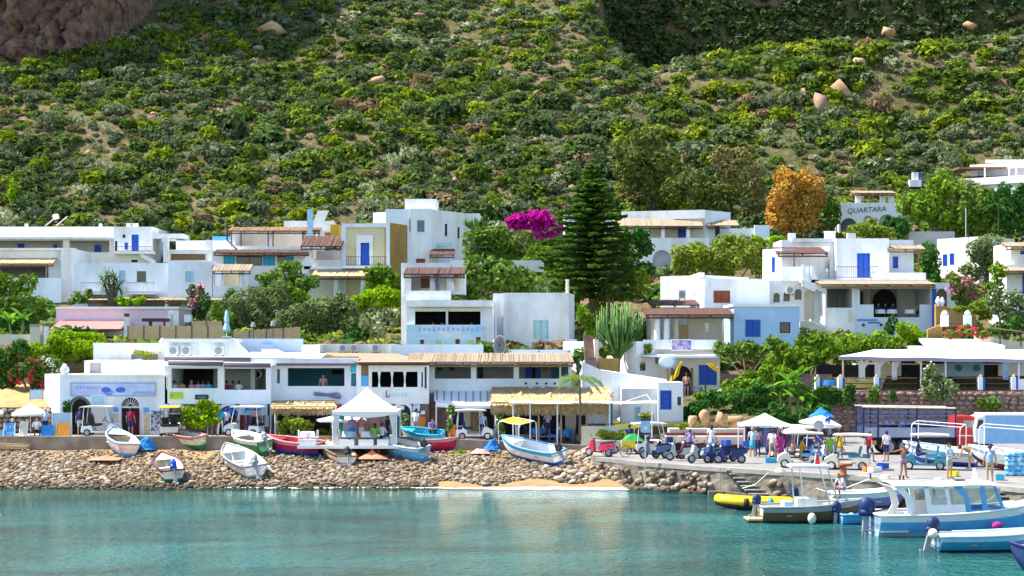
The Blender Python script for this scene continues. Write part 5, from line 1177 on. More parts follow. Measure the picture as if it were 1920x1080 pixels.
for px in (957,1010,1066):b =MB(); b.lathe((gx(px,106.97),106.97,gz(658.5,106.97)),[(0.08,0.02),(0.08,-0.01),(0.04,-0.03)],10,axis='y'); h.add(b,'round_vent',GREYM)
h.body(803,838,737,820,102.7,0.25,STONEW,th=0.1); h.body(1070,1150,735,820,104.5,3,WHITE,[('archdark',1078,1098,764,815,BLUED),('door',1145,1149,757,800,TURQ)])
# little boat shaped tub on the roof
tb =thing('roof_tub','small white boat shaped tub lying on its side on the cane roof terrace','boat',W(937,668,108)); b =MB()
n =12; rows =[[Vector((0.42*s_*math.cos(2*math.pi*k/n),d_,0.75+0.7*s_*math.sin(2*math.pi*k/n))) for k in range(n)] for (s_,d_) in ((1.0,0),(0.92,0.12),(0.6,0.5),(0.2,0.6))]
b.grid(rows,closed=True); b.build('hull',WPAINT,tb,True); b =MB(); b.grid([[p*0.96+Vector((0,-0.02,0.04)) for p in rows[1]],[p*0.9+Vector((0,0.02,0.1)) for p in rows[2]],[p+Vector((0,-0.05,0)) for p in rows[3]]],closed=True); b.build('inside',GREYM,tb)
# --- white stair house
h =House('white_annex','white stepped annex with a cobalt door beside the thatched bar',1190,795,107)
b =MB(); b.extr([W(1092,678,106),W(1128,694,106),W(1128,800,106),(gx(1092,106),106,gz(800,106))],(0,4,0)); h.add(b,'wall',WHITE)
b =MB(); b.extr([W(1128,694,105.9),W(1250,712,105.9),W(1250,735,105.9),W(1128,800,105.9)],(0,3.5,0)); h.add(b,'wall',WHITE)
h.body(1165,1238,728,800,104.6,1.4,WHITE,[('shut',1190,1201,762,790,PALEB)]); h.body(1234,1281,717,800,104.0,3,WHITE,[('door',1238,1259,732,768,BLUE),('window',1270,1277,744,760,BLUED)]); h.board('vent_hatch',1208,1219,715,727,105.85,CREAML,0.05,WPAINT)
# awning on poles in front of it
aw =thing('pole_awning','long white canvas awning on thin poles in front of the thatched bar','awning',W(1060,800,100)); L =aw.location
b =MB(); rows =[]
for (py,Y) in ((754,99.2),(752,99.0),(756,98.8)):rows.append([(gx(px,Y),Y,gz(py+(0.6*math.sin(px*0.05)),Y)) for px in range(955,1232,12)])
b.grid(rows); b.build('canvas',CLOTHW,aw,True,L)
for px in (962,994,1045,1143,1222):
    b =MB(); Y =98.9; b.tube([W(px,755,Y),(gx(px,Y),Y,zprom(gx(px,Y))-0.05 if px < 1100 else 1.5)],0.045,6); b.build('pole',WPAINT,aw,off=L)
b =MB(); b.tube([W(1165,755,99.9),W(1212,740,100.4),W(1224,755,99.9)],0.03,5); b.build('stay',WPAINT,aw,off=L)
# striped awning
h =House('striped_awning','white awning with blue stripes over the doors right of the brown stone wall',872,800,101.6,'awning')
n =34; b =MB(); rows =[]
for (ya,yb_,Y) in ((732,732,103),(741,743,102.2),(750,753,101.3),(757,760,100.6)):
    rows.append([(gx(814+(930-814)*k/n+(4 if Y < 101 else 0),Y),Y,gz(ya+(yb_-ya)*k/n+(1.5*math.sin(math.pi*k/n)),Y)) for k in range(n+1)])
b.grid(rows,m=lambda a,k:1 if (k % 4 == 1 and a < 2) else 0); b.grid([rows[-1],[(p[0],p[1],p[2]-0.2) for p in rows[-1]]]); h.add(b,'canopy',[CLOTHW,pm('blue_stripe',(0.22,0.40,0.62),None,3,0.9)])
for px in (818,900,928):b =MB(); b.tube([W(px,757,100.7),W(px,812,100.7)],0.05,6); h.add(b,'pole',WPAINT)
# thatched bar roof
def thatch(name,label,x0,x1,yt,yf,yh,Yb,Yf,mats,seed,n=1600):
    t =thing(name,label,'thatched roof',W((x0+x1)/2,815,Yf)); L =t.location; r =np.random.default_rng(seed); b =MB()
    rows =[]; 
    for j in range(7):
        u =j/6; rows.append([(gx(x0+(x1-x0)*k/24,Yb+(Yf-Yb)*u),Yb+(Yf-Yb)*u,gz(yt+(yf-yt)*u,Yb+(Yf-Yb)*u)+0.18*math.sin(k*0.9+j)*math.sin(u*3.1)+0.1*math.sin(k*2.3)) for k in range(25)])
    b.grid(rows); b.build('thatch',mats[0],t,off=L)
    V =[]; 
    for k in range(n):
        u =r.random()**0.8; x =x0+(x1-x0)*r.random(); Y =Yb+(Yf-Yb)*u; z =gz(yt+(yf-yt)*u,Y)+0.1; X =gx(x,Y); l =r.uniform(0.4,0.8); dx =r.normal()*0.12; w_ =r.uniform(0.02,0.05)
        sl =(gz(yf,Yf)-gz(yt,Yb))/(Yf-Yb); dz =sl*(-l)
        V += [(X-w_,Y,z),(X+w_,Y,z),(X+dx+w_*0.5,Y-l,z+dz-0.04),(X+dx-w_*0.5,Y-l,z+dz-0.04)]
    for k in range(n//2):
        x =gx(x0+(x1-x0)*r.random(),Yf); z =gz(yf,Yf)+r.uniform(0,0.12); l =(gz(yf,Yf)-gz(yh,Yf))*r.uniform(0.4,1.15); w_ =r.uniform(0.03,0.08); dx =r.normal()*0.08; y =Yf-r.uniform(0,0.25)
        V += [(x-w_,y,z),(x+w_,y,z),(x+dx+0.01,y-0.05,z-l),(x+dx-0.01,y-0.05,z-l)]
    me =npmesh('straw',np.array(V)-np.array(L),np.arange(len(V)).reshape(-1,4),mats[1]); o =link(me,'straw_fringe',t); stuff(o)
    return t
t_ =thatch('thatched_roof','straw thatched roof with a ragged fringe over the seafront bar',922,1142,727,757,778,102.85,99.5,(STRAW,STRAW),2,3200)
for px in (930,972,1010,1052,1100,1138):b =MB(); b.tube([W(px,757,99.7),(gx(px,99.7),99.7,zprom(gx(px,99.7)))],0.07,6); b.build('post',WOODL if px % 3 else WPAINT,t_,off=t_.location)
t2 =thatch('thatched_roof','small straw canopy with a yellow fringe left of the white gazebo',512,628,753,765,779,101.9,99.6,(STRAW,STRAW),3,1200)
for px in (516,560,622):b =MB(); b.tube([W(px,766,99.8),W(px,822,99.8)],0.06,6); b.build('post',WPAINT,t2,off=t2.location)
b =MB(); b.box(gx(573,101.2),gx(640,101.2),100.6,101.4,gz(765,101),gz(757,101)); tag(b.build('red_canopy',pm('brick_red_cloth',(0.30,0.06,0.03),None,3,0.9)),'rolled brick red canopy above the small straw canopy','awning')
# --- right terrace restaurant with white canopy
h =House('terrace_restaurant','open terrace restaurant under a long white canopy above the brown stone wall',1740,735,115,'restaurant')
h.sheet('canopy',CLOTHW,[W(1640,655,121),W(1960,655,121),W(1960,674,113.6),W(1572,668,113.6)],8,0.05,0.06); 
b =MB(); rows =[[(gx(px,113.55),113.55,gz(py+(6*(px-1572)/390 if True else 0)+0.5*math.sin(px*0.05),113.55)) for px in range(1572,1962,13)] for py in (668,675)]; b.grid(rows); h.add(b,'canopy_valance',CLOTHSHADE)
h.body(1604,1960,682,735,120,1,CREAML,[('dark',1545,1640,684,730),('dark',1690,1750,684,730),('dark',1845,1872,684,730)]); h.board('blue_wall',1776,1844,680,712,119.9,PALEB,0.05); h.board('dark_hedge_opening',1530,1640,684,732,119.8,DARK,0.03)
for px in (1798,1832):b =MB(); b.lathe((gx(px,119.8),119.8,gz(690,119.8)),[(0.25,0),(0.25,-0.03),(0.05,-0.05)],12,axis='y'); h.add(b,'wall_plate',TEAL)
for px in (1581,1727,1773,1910):b =MB(); b.tube([W(px,672,114),W(px,732,114)],0.07,7); h.add(b,'post',WOODL if px < 1600 else WPAINT)
for px in (1534,1577,1645,1840,1902):
    h.box('pillar',px-5,px+3,707,731,113.2,0.45,WHITE); h.box('blue_pillar_side',px+3,px+7,708,730,113.25,0.4,BLUE); b =MB(); b.ell(W(px-1,705,113.4),(0.12,0.12,0.12),8,5); h.add(b,'pot',WOODL)
h.box('white_parapet',1905,1960,711,731,113.3,0.4,WHITE)
for (a,b_) in ((1585,1640),(1653,1720),(1785,1835),(1849,1897)):
    for py in (709,719,728):b =MB(); b.tube([W(a,py,113.4),W(b_,py,113.4)],0.035,5); h.add(b,'rail',WOODD)
for (x0,x1,x2) in ((1610,1632,1622),(1640,1660,1642),(1672,1690,1676),(1880,1900,1885)):
    b =MB(); b.grid([[W(x0+(x1-x0)*j/6*(1 if py < 690 else 0.55),py,114.4+0.08*(j % 2)) for j in range(7)] for py in (678,690,702,712)]); h.add(b,'curtain',CLOTHW if x0 < 1700 else PALC)
b =MB(); b.box(gx(1525,115),gx(1965,115),113.2,120,gz(733,115)-0.25,gz(733,115)); h.add(b,'terrace_floor',PAVE)
h.sheet('upper_roof',WHITE,[W(1722,634,127),W(1830,636,127),W(1885,648,121),W(1737,650,121)],3,0,0.15); h.body(1704,1884,649,668,121,1,WHITE); h.box('roof_side',1702,1728,648,662,121.4,0.5,CREAML)
# brown retaining wall below it
rw =thing('retaining_wall','brown rubble stone retaining wall below the terrace restaurant','wall',W(1740,812,113)); L =rw.location
b =MB(); rows =[[(gx(px,113.1),113.1+0.1*math.sin(px*0.3),gz(py,113.1)) for px in range(1520,1990,10)] for py in (733,760,790,825)]; b.grid(rows); b.grid([rows[0],[(p[0],p[1]+1.5,p[2]) for p in rows[0]]]); b.build('core',STONEW,rw,off=L)
SW =[npmesh('stone',V,F,pm('wall_stone_brown',(0.36,0.24,0.19),(0.20,0.13,0.10),1.4,0.95,0.7,5)) for V,F in (stone_shape(300+k,ICO1,0.2) for k in range(4))]
r =np.random.default_rng(14)
for row in range(9):
    px =1522+r.uniform(0,10)
    while px < 1925:
        w_ =r.uniform(10,20); link(SW[r.integers(4)],'stone',rw,W(px+w_/2,739+row*8.5+r.normal(),113.05)-L,(r.normal()*0.1,r.normal()*0.1,r.uniform(-0.2,0.2)),(w_/26.5*0.56,0.16,0.19)); px += w_
# curved garden walls and gate right of the big house
h =House('garden_wall','curving ochre garden wall with white capped posts and an iron gate',1800,620,128,'wall')
for (pts_,Y) in (([(1755,570),(1775,575),(1800,585),(1830,592),(1830,610),(1755,615)],131),([(1740,618),(1766,608),(1770,640),(1740,640)],128)):
    b =MB(); b.extr([W(p[0],p[1],Y) for p in pts_],(0,0.5,0)); h.add(b,'wall',OCHRE)
b =MB(); b.extr([W(p[0],p[1],124) for p in ((1830,622),(1860,632),(1900,640),(1960,640),(1960,665),(1860,650),(1830,640))],(0,0.5,0)); h.add(b,'wall',CREAM)
for px in (1773,1816):h.box('gate_post',px-6,px+6,590,612,127,0.6,WHITE); h.dome_pot(px,582,592,127,0.26)
h.rail(1780,1811,588,608,127.2,IRON)
for (px,yt) in ((1760,556),(1768,557)):h.dome_pot(px,yt,574,130,0.2)
b =MB(); b.tube([W(1850,614,123),W(1900,620,123),W(1960,628,123)],0.06,6); h.add(b,'handrail',WOODM)
for px in (1875,1914):b =MB(); b.tube([W(px,618,123),W(px,650,123)],0.06,6); h.add(b,'rail_post',WOODD)
# road side: low planter walls and benches under the hedge, plus the four boulders
h =House('roadside_wall','long low terraced wall in tan and maroon bands behind the parked scooters',1330,845,98,'wall')
for (a,b_,yt,yb,Y,m_) in ((1090,1180,800,845,98.6,CREAM),(1115,1250,826,846,97.6,CREAM),(1255,1400,804,812,99.6,CREAM),(1250,1400,812,822,99.2,MAROON),(1250,1400,818,834,98.6,CREAM),(1250,1400,834,840,98.2,MAROON),(1255,1345,838,850,97.6,CREAM)):
    h.box('band',a,b_,yt,yb,Y,1.2,m_)
for (px,py,w_,h_,sd,lab) in ((1301,790,20,22,41,'small tan boulder, leftmost of four behind the scooters'),(1323,784,25,34,42,'upright grey brown boulder, second of four behind the scooters'),(1350,786,28,30,43,'slanted grey boulder, third of four behind the scooters'),(1379,788,29,26,44,'rounded orange tan boulder nearest the market tent')):
    boulder(px,py,100.5,w_,h_,lab,sd,TAN)
b =MB(); b.extr([W(1090,800,101),W(1420,800,101),W(1420,712,112),W(1280,745,110),W(1280,790,104),W(1090,795,104)],(0,0,-0.5)); struct(b.build('planted_slope',SOIL))
b =MB(); b.tube([W(1283,757,109.5),W(1330,742,110),W(1360,731,110.5)],0.13,6); tag(b.build('ramp_parapet',CREAM),'pale sloping ramp parapet in front of the cloth shop','wall')
b =MB(); b.box(gx(1340,116),gx(1560,116),116,117,1.5,gz(702,116)); tag(b.build('shaded_wall',STONEW),'shaded brown wall behind the plumeria trees','wall')
# ================================================================== trees and garden plants
LV ={
 'olive':leafm('olive_leaves',(0.11,0.155,0.055),(0.215,0.275,0.10),(0.33,0.38,0.16)),
 'fig':leafm('fig_leaves',(0.08,0.145,0.022),(0.165,0.27,0.04),(0.29,0.41,0.085)),
 'green':leafm('fresh_green_leaves',(0.085,0.16,0.014),(0.18,0.30,0.024),(0.30,0.42,0.04)),
 'deep':leafm('deep_green_leaves',(0.024,0.093,0.018),(0.075,0.1875,0.033),(0.15,0.285,0.0525)),
 'lime':leafm('lime_leaves',(0.161,0.2875,0.0092),(0.299,0.46,0.0138),(0.437,0.575,0.0345)),
 'yolive':leafm('yellow_olive_leaves',(0.135,0.189,0.0243),(0.2835,0.351,0.0405),(0.432,0.459,0.0675)),
 'orange':leafm('orange_dry_foliage',(0.40,0.20,0.035),(0.66,0.37,0.07),(0.80,0.52,0.15)),
 'pine':leafm('araucaria_needles',(0.028,0.085,0.016),(0.10,0.19,0.028),(0.25,0.34,0.045)),
 'white':leafm('white_flowers',(0.60,0.62,0.52),(0.74,0.74,0.66),None,0.1),'pink':leafm('pink_flowers',(0.66,0.12,0.26),(0.75,0.26,0.38),None,0.2),
 'magenta':leafm('magenta_bracts',(0.40,0.008,0.20),(0.72,0.02,0.44),(0.82,0.08,0.55),0.25),'red':leafm('red_flowers',(0.60,0.02,0.07),(0.72,0.06,0.09),(0.75,0.10,0.18),0.2),
 'cactus':leafm('cactus_skin',(0.09,0.17,0.05),(0.17,0.27,0.09),(0.26,0.36,0.14),0.05),'banana':leafm('banana_leaf',(0.07,0.20,0.015),(0.16,0.34,0.03),(0.26,0.44,0.05)),
 'palm':leafm('palm_leaf',(0.09,0.17,0.03),(0.19,0.28,0.06),(0.30,0.36,0.12)),'yucca':leafm('yucca_leaf',(0.06,0.12,0.035),(0.15,0.23,0.07),(0.27,0.34,0.14)),
 'rust':leafm('rust_flowers',(0.55,0.16,0.03),(0.62,0.24,0.05),None,0.2)}
_seed =[1000]
def sublobes(lobes,r,k=6):
    out =[]
    for (x,y,z,a,b,c) in lobes:
        out.append((x,y,z,a*0.72,b*0.72,c*0.72))
        for q in range(k):
            d =r.normal(size=3); d[1] =-abs(d[1])*0.8 if q % 3 else d[1]; d /= np.linalg.norm(d); s =r.uniform(0.26,0.48)
            out.append((x+d[0]*a*0.72,y+d[1]*b*0.72,z+d[2]*c*0.72,a*s,b*s,c*s))
    return out
def plant(name,label,cat,Y,ell,base,leaf,size=0.26,dens=1.0,trunk=True,flowers=None,fn=0,fsize=0.2,up=0.35,dep=0.75,asp=1.5,k=6,stems=3,tr=0.12,bark=None,flob=None,jit=0.6):
    """ell: photo-pixel ellipses (px, py, rx, ry) of the crown at distance Y; base: (px, py) of the foot"""
    _seed[0] += 1; r =np.random.default_rng(_seed[0]); s =Y/FPX
    L =Vector((gx(base[0],Y),Y,gz(base[1],Y))); t =thing(name,label,cat,L)
    lob =[]
    for (px,py,rx,ry) in ell:p =W(px,py,Y)-L; lob.append((p.x,p.y+r.uniform(-0.3,0.3)*rx*s,p.z,rx*s*1.06,max(rx,ry)*s*dep,ry*s*1.06))
    sl =sublobes(lob,r,k); area =sum(4*a*c for (_,_,_,a,b,c) in lob)
    n =int(area*6.6*dens/(size*size)); V,F =leafcloud(sl,n,size,_seed[0],up=up,asp=asp,jit=jit)
    cl =r.random(len(sl)); wt =np.repeat(0,0)
    me =npmesh('crown',V,F,LV[leaf] if isinstance(leaf,str) else leaf,rnd=np.clip(0.35*r.random(n)+0.65*fbm(V[::4,0]/0.9+50,V[::4,2]/0.9+V[::4,1],2)*1.15,0,1)); link(me,'crown',t)['kind'] ='stuff'
    if trunk:
        b =MB()
        for q in range(stems):
            l_ =lob[q % len(lob)]; e =Vector((l_[0],l_[1],l_[2])); m_ =e*0.45+Vector((r.normal()*0.15,r.normal()*0.1,0))
            b.tube([(r.normal()*0.06,r.normal()*0.06,-0.3),tuple(m_*0.5),tuple(m_),tuple(e*0.8+Vector((0,0,l_[5]*0.2))),tuple(e)],[tr,tr*0.8,tr*0.65,tr*0.45,tr*0.2],6)
        b.build('trunk',bark or BARK,t,True)
    if flowers:
        fl =sublobes([lob[i] for i in (flob or range(len(lob)))],r,k); V,F =leafcloud(fl,fn,fsize,_seed[0]+7,up=0.4,asp=1.1,shell=0.9)
        link(npmesh('flowers',V,F,LV[flowers],rnd=np.clip(0.4*r.random(fn)+0.6*fbm(V[::4,0]/0.7+20,V[::4,2]/0.7,2)*1.15,0,1)),'flowers',t)['kind'] ='stuff'
    return t
# -- hillside trees behind the houses
plant('eucalyptus_tree','tall loose olive green tree on the slope above the wide white house','tree',196,[(1215,285,45,42),(1190,320,40,45),(1250,320,42,48),(1220,355,60,36),(1165,290,18,28)],(1220,400),leafm('eucalyptus_leaves',(0.08,0.10,0.024),(0.165,0.19,0.04),(0.27,0.28,0.07)),0.36,0.55,tr=0.3)
plant('hill_tree','dense dark tree left of the olive green one above the houses','tree',192,[(1290,350,48,40),(1340,372,45,30)],(1300,400),leafm('eucalyptus_leaves',0,0),0.36,0.6)
plant('hill_tree','pale dry tree between the olive green tree and the orange tree','tree',190,[(1395,330,42,50),(1420,375,40,30),(1360,300,35,30)],(1400,405),leafm('pale_dry_leaves',(0.15,0.14,0.045),(0.28,0.25,0.09),(0.42,0.36,0.18)),0.34,0.55)
plant('orange_tree','large orange brown dried tree above the white houses','tree',183,[(1470,365,36,42),(1510,375,36,45),(1455,410,32,42),(1500,425,44,36),(1512,335,14,20),(1470,330,18,18)],(1490,470),'orange',0.30,0.8,tr=0.25,k=8)
plant('small_cypress','small bright green upright tree at the left edge of the slope','tree',196,[(27,360,10,22),(29,385,11,18)],(28,405),'lime',0.22,0.9)
plant('garden_shrub','green shrub with orange fruit beside the orange tree','shrub',182,[(1560,385,14,25),(1563,410,14,22)],(1562,425),'fig',0.26,0.9,flowers='rust',fn=18)
plant('broad_tree','broad bright green tree with dense crown right of the lettered wall','tree',176,[(1720,385,36,42),(1765,352,38,34),(1775,405,45,40)],(1755,445),'green',0.34,0.8,tr=0.2)
plant('broad_tree','broad dark green tree at the right, left of the right edge palms','tree',174,[(1828,372,34,34),(1835,412,42,34)],(1830,445),'fig',0.34,0.75,tr=0.2)
plant('broad_tree','green tree with drooping sprays at the upper right edge','tree',172,[(1885,380,36,38),(1905,420,36,30),(1925,360,24,30)],(1890,450),'deep',0.34,0.75,tr=0.2)
plant('garden_shrub','feathery light green bush below the arches of the lettered wall','shrub',160,[(1615,430,40,16),(1650,440,38,14),(1630,422,16,16)],(1620,452),'yolive',0.22,0.9,trunk=False)
plant('garden_shrub','dark shrub right of the lettered arches','shrub',172,[(1690,425,26,22),(1668,418,18,14)],(1685,445),'deep',0.26,0.8)
plant('olive_tree','grey green olive tree in front of the cream sided house on the right','tree',150,[(1855,465,42,36),(1840,500,40,30),(1875,505,30,30)],(1850,545),'olive',0.22,0.8,tr=0.15)
plant('garden_tree','dark green tree behind the awning of the large white house','tree',154,[(1740,475,18,34),(1750,505,16,30)],(1745,545),'deep',0.26,0.8)
plant('oleander','pink flowering oleander beside the gate of the large white house','shrub',134,[(1800,535,26,26),(1815,555,22,22),(1785,520,12,12)],(1805,585),'fig',0.22,0.7,flowers='pink',fn=420,fsize=0.2)
plant('oleander','tall white flowering oleander by the right edge','shrub',128,[(1885,570,32,36),(1905,600,26,30),(1865,560,16,22)],(1885,640),'olive',0.22,0.8,flowers='white',fn=240,fsize=0.16)
plant('garden_shrub','lime green shrub under the small white house at the right edge','shrub',136,[(1870,515,16,24),(1865,545,20,18)],(1868,565),'green',0.24,0.9)
plant('garden_shrub','low green shrubs with orange flowers above the curved garden wall','shrub',131,[(1805,582,24,10),(1835,578,22,12),(1850,590,14,14)],(1815,595),'green',0.2,0.9,trunk=False,flowers='rust',fn=90,flob=[2],fsize=0.16)
plant('bougainvillea','red flowering bougainvillea above the canopy of the terrace restaurant','shrub',122.8,[(1785,625,20,10),(1815,618,22,10),(1840,628,14,8)],(1800,645),'fig',0.2,0.7,trunk=False,flowers='red',fn=330,fsize=0.18)
plant('garden_shrub','green shrubs along the rail above the terrace restaurant','shrub',124.5,[(1870,620,30,14),(1905,615,22,20)],(1885,642),'deep',0.2,0.8,trunk=False)
# -- left gardens
plant('garden_tree','bushy bright green tree at the left edge, upper of two','tree',143,[(15,535,30,28),(50,535,24,24)],(25,600),'green',0.26,0.8)
plant('garden_tree','dense glossy tree at the left edge, in front of the straw awning house','tree',139,[(62,575,32,34),(20,585,36,32),(75,600,20,26)],(45,630),'fig',0.28,0.8)
plant('garden_shrub','lush broad leaved shrubs at the left edge behind the cream wall','shrub',126,[(20,605,26,22),(55,600,16,26)],(35,640),'deep',0.3,0.8)
plant('garden_shrub','loose green shrub at the corner of the shade tinted house','shrub',145.5,[(148,560,20,12),(165,550,10,10)],(150,580),'fig',0.24,0.8,trunk=False)
plant('garden_shrub','bright grassy shrub under the right balcony','shrub',145.5,[(235,566,20,9),(260,565,16,9)],(245,580),'lime',0.24,0.9,trunk=False)
plant('oleander','tall pink flowering oleander beside the shade tinted house','shrub',140,[(368,550,18,20),(360,575,14,22),(385,565,14,24),(378,590,12,14)],(372,612),'deep',0.22,0.7,flowers='pink',fn=380,flob=[0,1],fsize=0.2)
plant('olive_tree','large grey green olive tree, left of the pair behind the reed fence','tree',133,[(465,565,42,34),(515,565,42,36),(450,595,34,26),(500,600,46,26)],(485,640),'olive',0.20,0.8,tr=0.18,k=9)
plant('olive_tree','large grey green olive tree, right of the pair behind the reed fence','tree',131,[(600,580,44,34),(635,600,40,34),(580,615,36,26),(635,575,28,22)],(612,650),'olive',0.20,0.8,tr=0.18,k=9)
plant('garden_tree','dark green bushy tree behind the olive trees below the terrace house','tree',144,[(535,515,42,24),(570,530,28,22),(500,525,24,16)],(540,570),'fig',0.26,0.8)
plant('garden_tree','green tree in front of the ochre wall of the yellow house','tree',143,[(715,515,30,28),(700,540,22,20),(738,535,18,26)],(716,580),'green',0.26,0.75)
plant('lime_shrub','round lime green bush between the olive trees and the mural house','shrub',137,[(705,560,46,26),(668,570,26,18),(735,580,22,26)],(700,610),'lime',0.2,0.9)
plant('prickly_pear','pale prickly pear cactus left of the mural house','cactus',127,[(708,610,22,28),(735,590,16,22),(685,600,14,20)],(710,645),LF_PEAR,0.32,0.55,trunk=False,up=0.0,asp=1.2,jit=0.9)
plant('garden_shrub','dark shaded shrub under the prickly pear','shrub',128.5,[(690,620,26,18),(660,630,20,14)],(685,645),'deep',0.24,0.8,trunk=False)
plant('olive_tree','rounded grey green olive at the left end of the olive row, beside the lamp posts','tree',134.5,[(440,575,26,34),(428,605,22,22)],(438,640),'olive',0.20,0.9,k=9)
plant('olive_tree','low grey green olive in the middle of the row behind the reed fence','tree',129.5,[(545,610,34,28),(560,585,26,22)],(550,645),'olive',0.20,0.9,k=9)
plant('olive_tree','grey green olive at the right end of the row, left of the prickly pear','tree',130,[(655,605,26,34),(645,570,22,22)],(655,650),'olive',0.20,0.9,k=9)
plant('garden_tree','full bright green tree left of the araucaria, under the bougainvillea','tree',145,[(1010,485,34,24),(1035,505,34,26),(990,500,24,20)],(1015,545),'green',0.26,0.9)
# -- centre
plant('fig_tree','broad leaved fig tree crowding the terrace of the mural house','tree',129,[(880,530,36,30),(925,520,44,34),(965,530,40,30),(900,500,30,20),(1000,535,30,26),(880,550,34,14)],(930,580),'fig',0.40,0.85,tr=0.15,k=8,asp=1.2)
plant('garden_tree','dense dark green tree below the bougainvillea','tree',152,[(890,450,36,26),(935,452,40,26),(985,458,38,26),(905,475,36,18),(965,480,40,20)],(930,505),'fig',0.30,0.8)
plant('bougainvillea','brilliant magenta bougainvillea beside the araucaria','shrub',150,[(1000,415,40,20),(1025,430,28,26),(965,420,20,12),(1015,405,20,12)],(1005,480),'magenta',0.26,0.95,k=8,flowers='magenta',fn=500,fsize=0.22)
plant('garden_tree','bright green tree to the left of the araucaria foot','tree',139,[(1060,480,30,34),(1050,520,36,30),(1085,545,26,26)],(1060,580),'green',0.24,0.8)
plant('garden_tree','dense round green tree right of the araucaria','tree',141,[(1185,465,36,34),(1180,505,40,30),(1205,450,20,26)],(1185,560),'deep',0.26,0.85)
plant('garden_tree','yellowish green tree right of the araucaria foot','tree',137,[(1170,540,40,24),(1200,520,24,16),(1130,560,30,20)],(1165,590),'yolive',0.24,0.8)
plant('garden_tree','rounded olive yellow tree, left of two above the white block house','tree',150,[(1300,480,42,36),(1275,500,26,26)],(1300,545),'yolive',0.24,0.85,k=9)
plant('garden_tree','rounded olive yellow tree, right of two above the white block house','tree',149,[(1375,475,44,34),(1350,500,38,26),(1415,490,26,34)],(1375,545),'yolive',0.24,0.85,k=9)
plant('garden_shrub','bright shrub between the wide white house and the orange tree','shrub',160,[(1450,450,22,10),(1420,448,14,8)],(1440,465),'lime',0.22,0.9,trunk=False)
plant('garden_shrub','light green shrubs below the round arch of the wide white house','shrub',160,[(1240,510,30,12),(1215,505,16,14)],(1235,525),'olive',0.22,0.9,trunk=False)
plant('garden_shrub','bright green shrubs in the garden left of the cactus tree','shrub',117,[(1095,595,16,24),(1105,630,14,22),(1090,665,10,16)],(1098,690),'green',0.22,0.8,trunk=False)
plant('garden_shrub','dark shrubs at the foot of the cactus tree','shrub',116,[(1180,640,20,30),(1165,675,24,18),(1195,610,14,26)],(1175,700),'deep',0.22,0.8,trunk=False)
plant('plumeria','low branching tree with pale leaves in front of the shade tinted cube house','tree',113.5,[(1390,660,34,20),(1350,655,20,14),(1425,662,26,20),(1450,645,14,20)],(1400,712),'fig',0.3,0.7,stems=4,tr=0.09,bark=WOODL)
plant('garden_shrub','bright green shrub left of the terrace restaurant canopy','shrub',117,[(1510,670,42,30),(1545,650,36,26),(1490,690,30,20)],(1520,715),'green',0.26,0.85)
plant('garden_shrub','bright green shrub row overhanging the canopy of the terrace restaurant','shrub',122.5,[(1610,645,40,28),(1660,645,34,26),(1580,665,30,20)],(1620,690),'green',0.26,0.9)
plant('lime_shrub','fluffy lime round shrub below the dining veranda','shrub',128,[(1700,618,30,20),(1710,632,24,14)],(1702,655),'lime',0.18,1.0)
plant('garden_shrub','dark ivy clump under the dining veranda','shrub',133,[(1675,605,14,14),(1665,618,10,12)],(1672,630),'deep',0.2,0.8,trunk=False)
# -- hedges and wall plants on the right
plant('hedge','dark green hedge on the slope behind the four boulders','hedge',105,[(1300,770,30,16),(1345,752,32,20),(1385,745,34,24),(1425,750,30,30),(1400,775,30,20),(1290,775,18,14)],(1350,800),'deep',0.2,0.85,trunk=False)
plant('hedge','bright topped hedge below the shop ramp','hedge',107.5,[(1330,745,36,12),(1375,730,30,12),(1415,718,26,10)],(1370,760),'green',0.2,0.9,trunk=False)
plant('ivy','green ivy hanging down the stone wall behind the banana plants','plant',112.6,[(1560,742,34,14),(1590,745,14,26),(1530,750,26,24)],(1560,790),'deep',0.18,0.9,trunk=False,dep=0.3)
plant('wall_shrub','leafy caper bush on the stone wall above the truck, left of two','shrub',112.5,[(1639,742,13,20)],(1639,765),'fig',0.18,0.9,trunk=False,dep=0.4)
plant('wall_shrub','leafy caper bush on the stone wall above the truck, right of two','shrub',112.5,[(1674,745,10,13)],(1674,762),'deep',0.18,0.9,trunk=False,dep=0.4)
plant('oleander','pale flowered oleander growing in front of the terrace restaurant','shrub',111.8,[(1770,725,24,24),(1745,730,24,30),(1745,700,16,22)],(1755,780),'olive',0.2,0.85,flowers='white',fn=140,fsize=0.14)
plant('wall_shrub','round light green bush on the stone wall above the white van','shrub',112.3,[(1858,755,22,17)],(1858,775),'fig',0.18,0.95,trunk=False,dep=0.6)
plant('planter_shrub','yellow green succulent clump left of the four boulders','plant',99.2,[(1280,798,14,7)],(1280,806),'yolive',0.14,1.0,trunk=False)
plant('planter_shrub','green bushy plants in the planter behind the red scooter','plant',98.4,[(1140,815,26,9),(1170,814,20,9)],(1150,826),'yolive',0.14,1.0,trunk=False)
plant('planter_shrub','spiky grass clump behind the blue notice sign','plant',101,[(1215,782,17,9)],(1215,795),'yolive',0.16,1.0,trunk=False)
plant('hedge','thick green bushes on the slope between the cloth shop and the banana plants','hedge',110.5,[(1400,712,26,16),(1440,705,30,20),(1470,720,24,24),(1430,735,28,22),(1365,722,16,12)],(1425,760),'green',0.22,0.9,trunk=False)
plant('hedge','dark hedge at the foot of the slope behind the market tent','hedge',103.6,[(1420,780,26,18),(1455,775,26,24),(1500,785,28,18),(1540,780,22,20),(1310,762,20,12)],(1450,805),'deep',0.2,0.9,trunk=False)
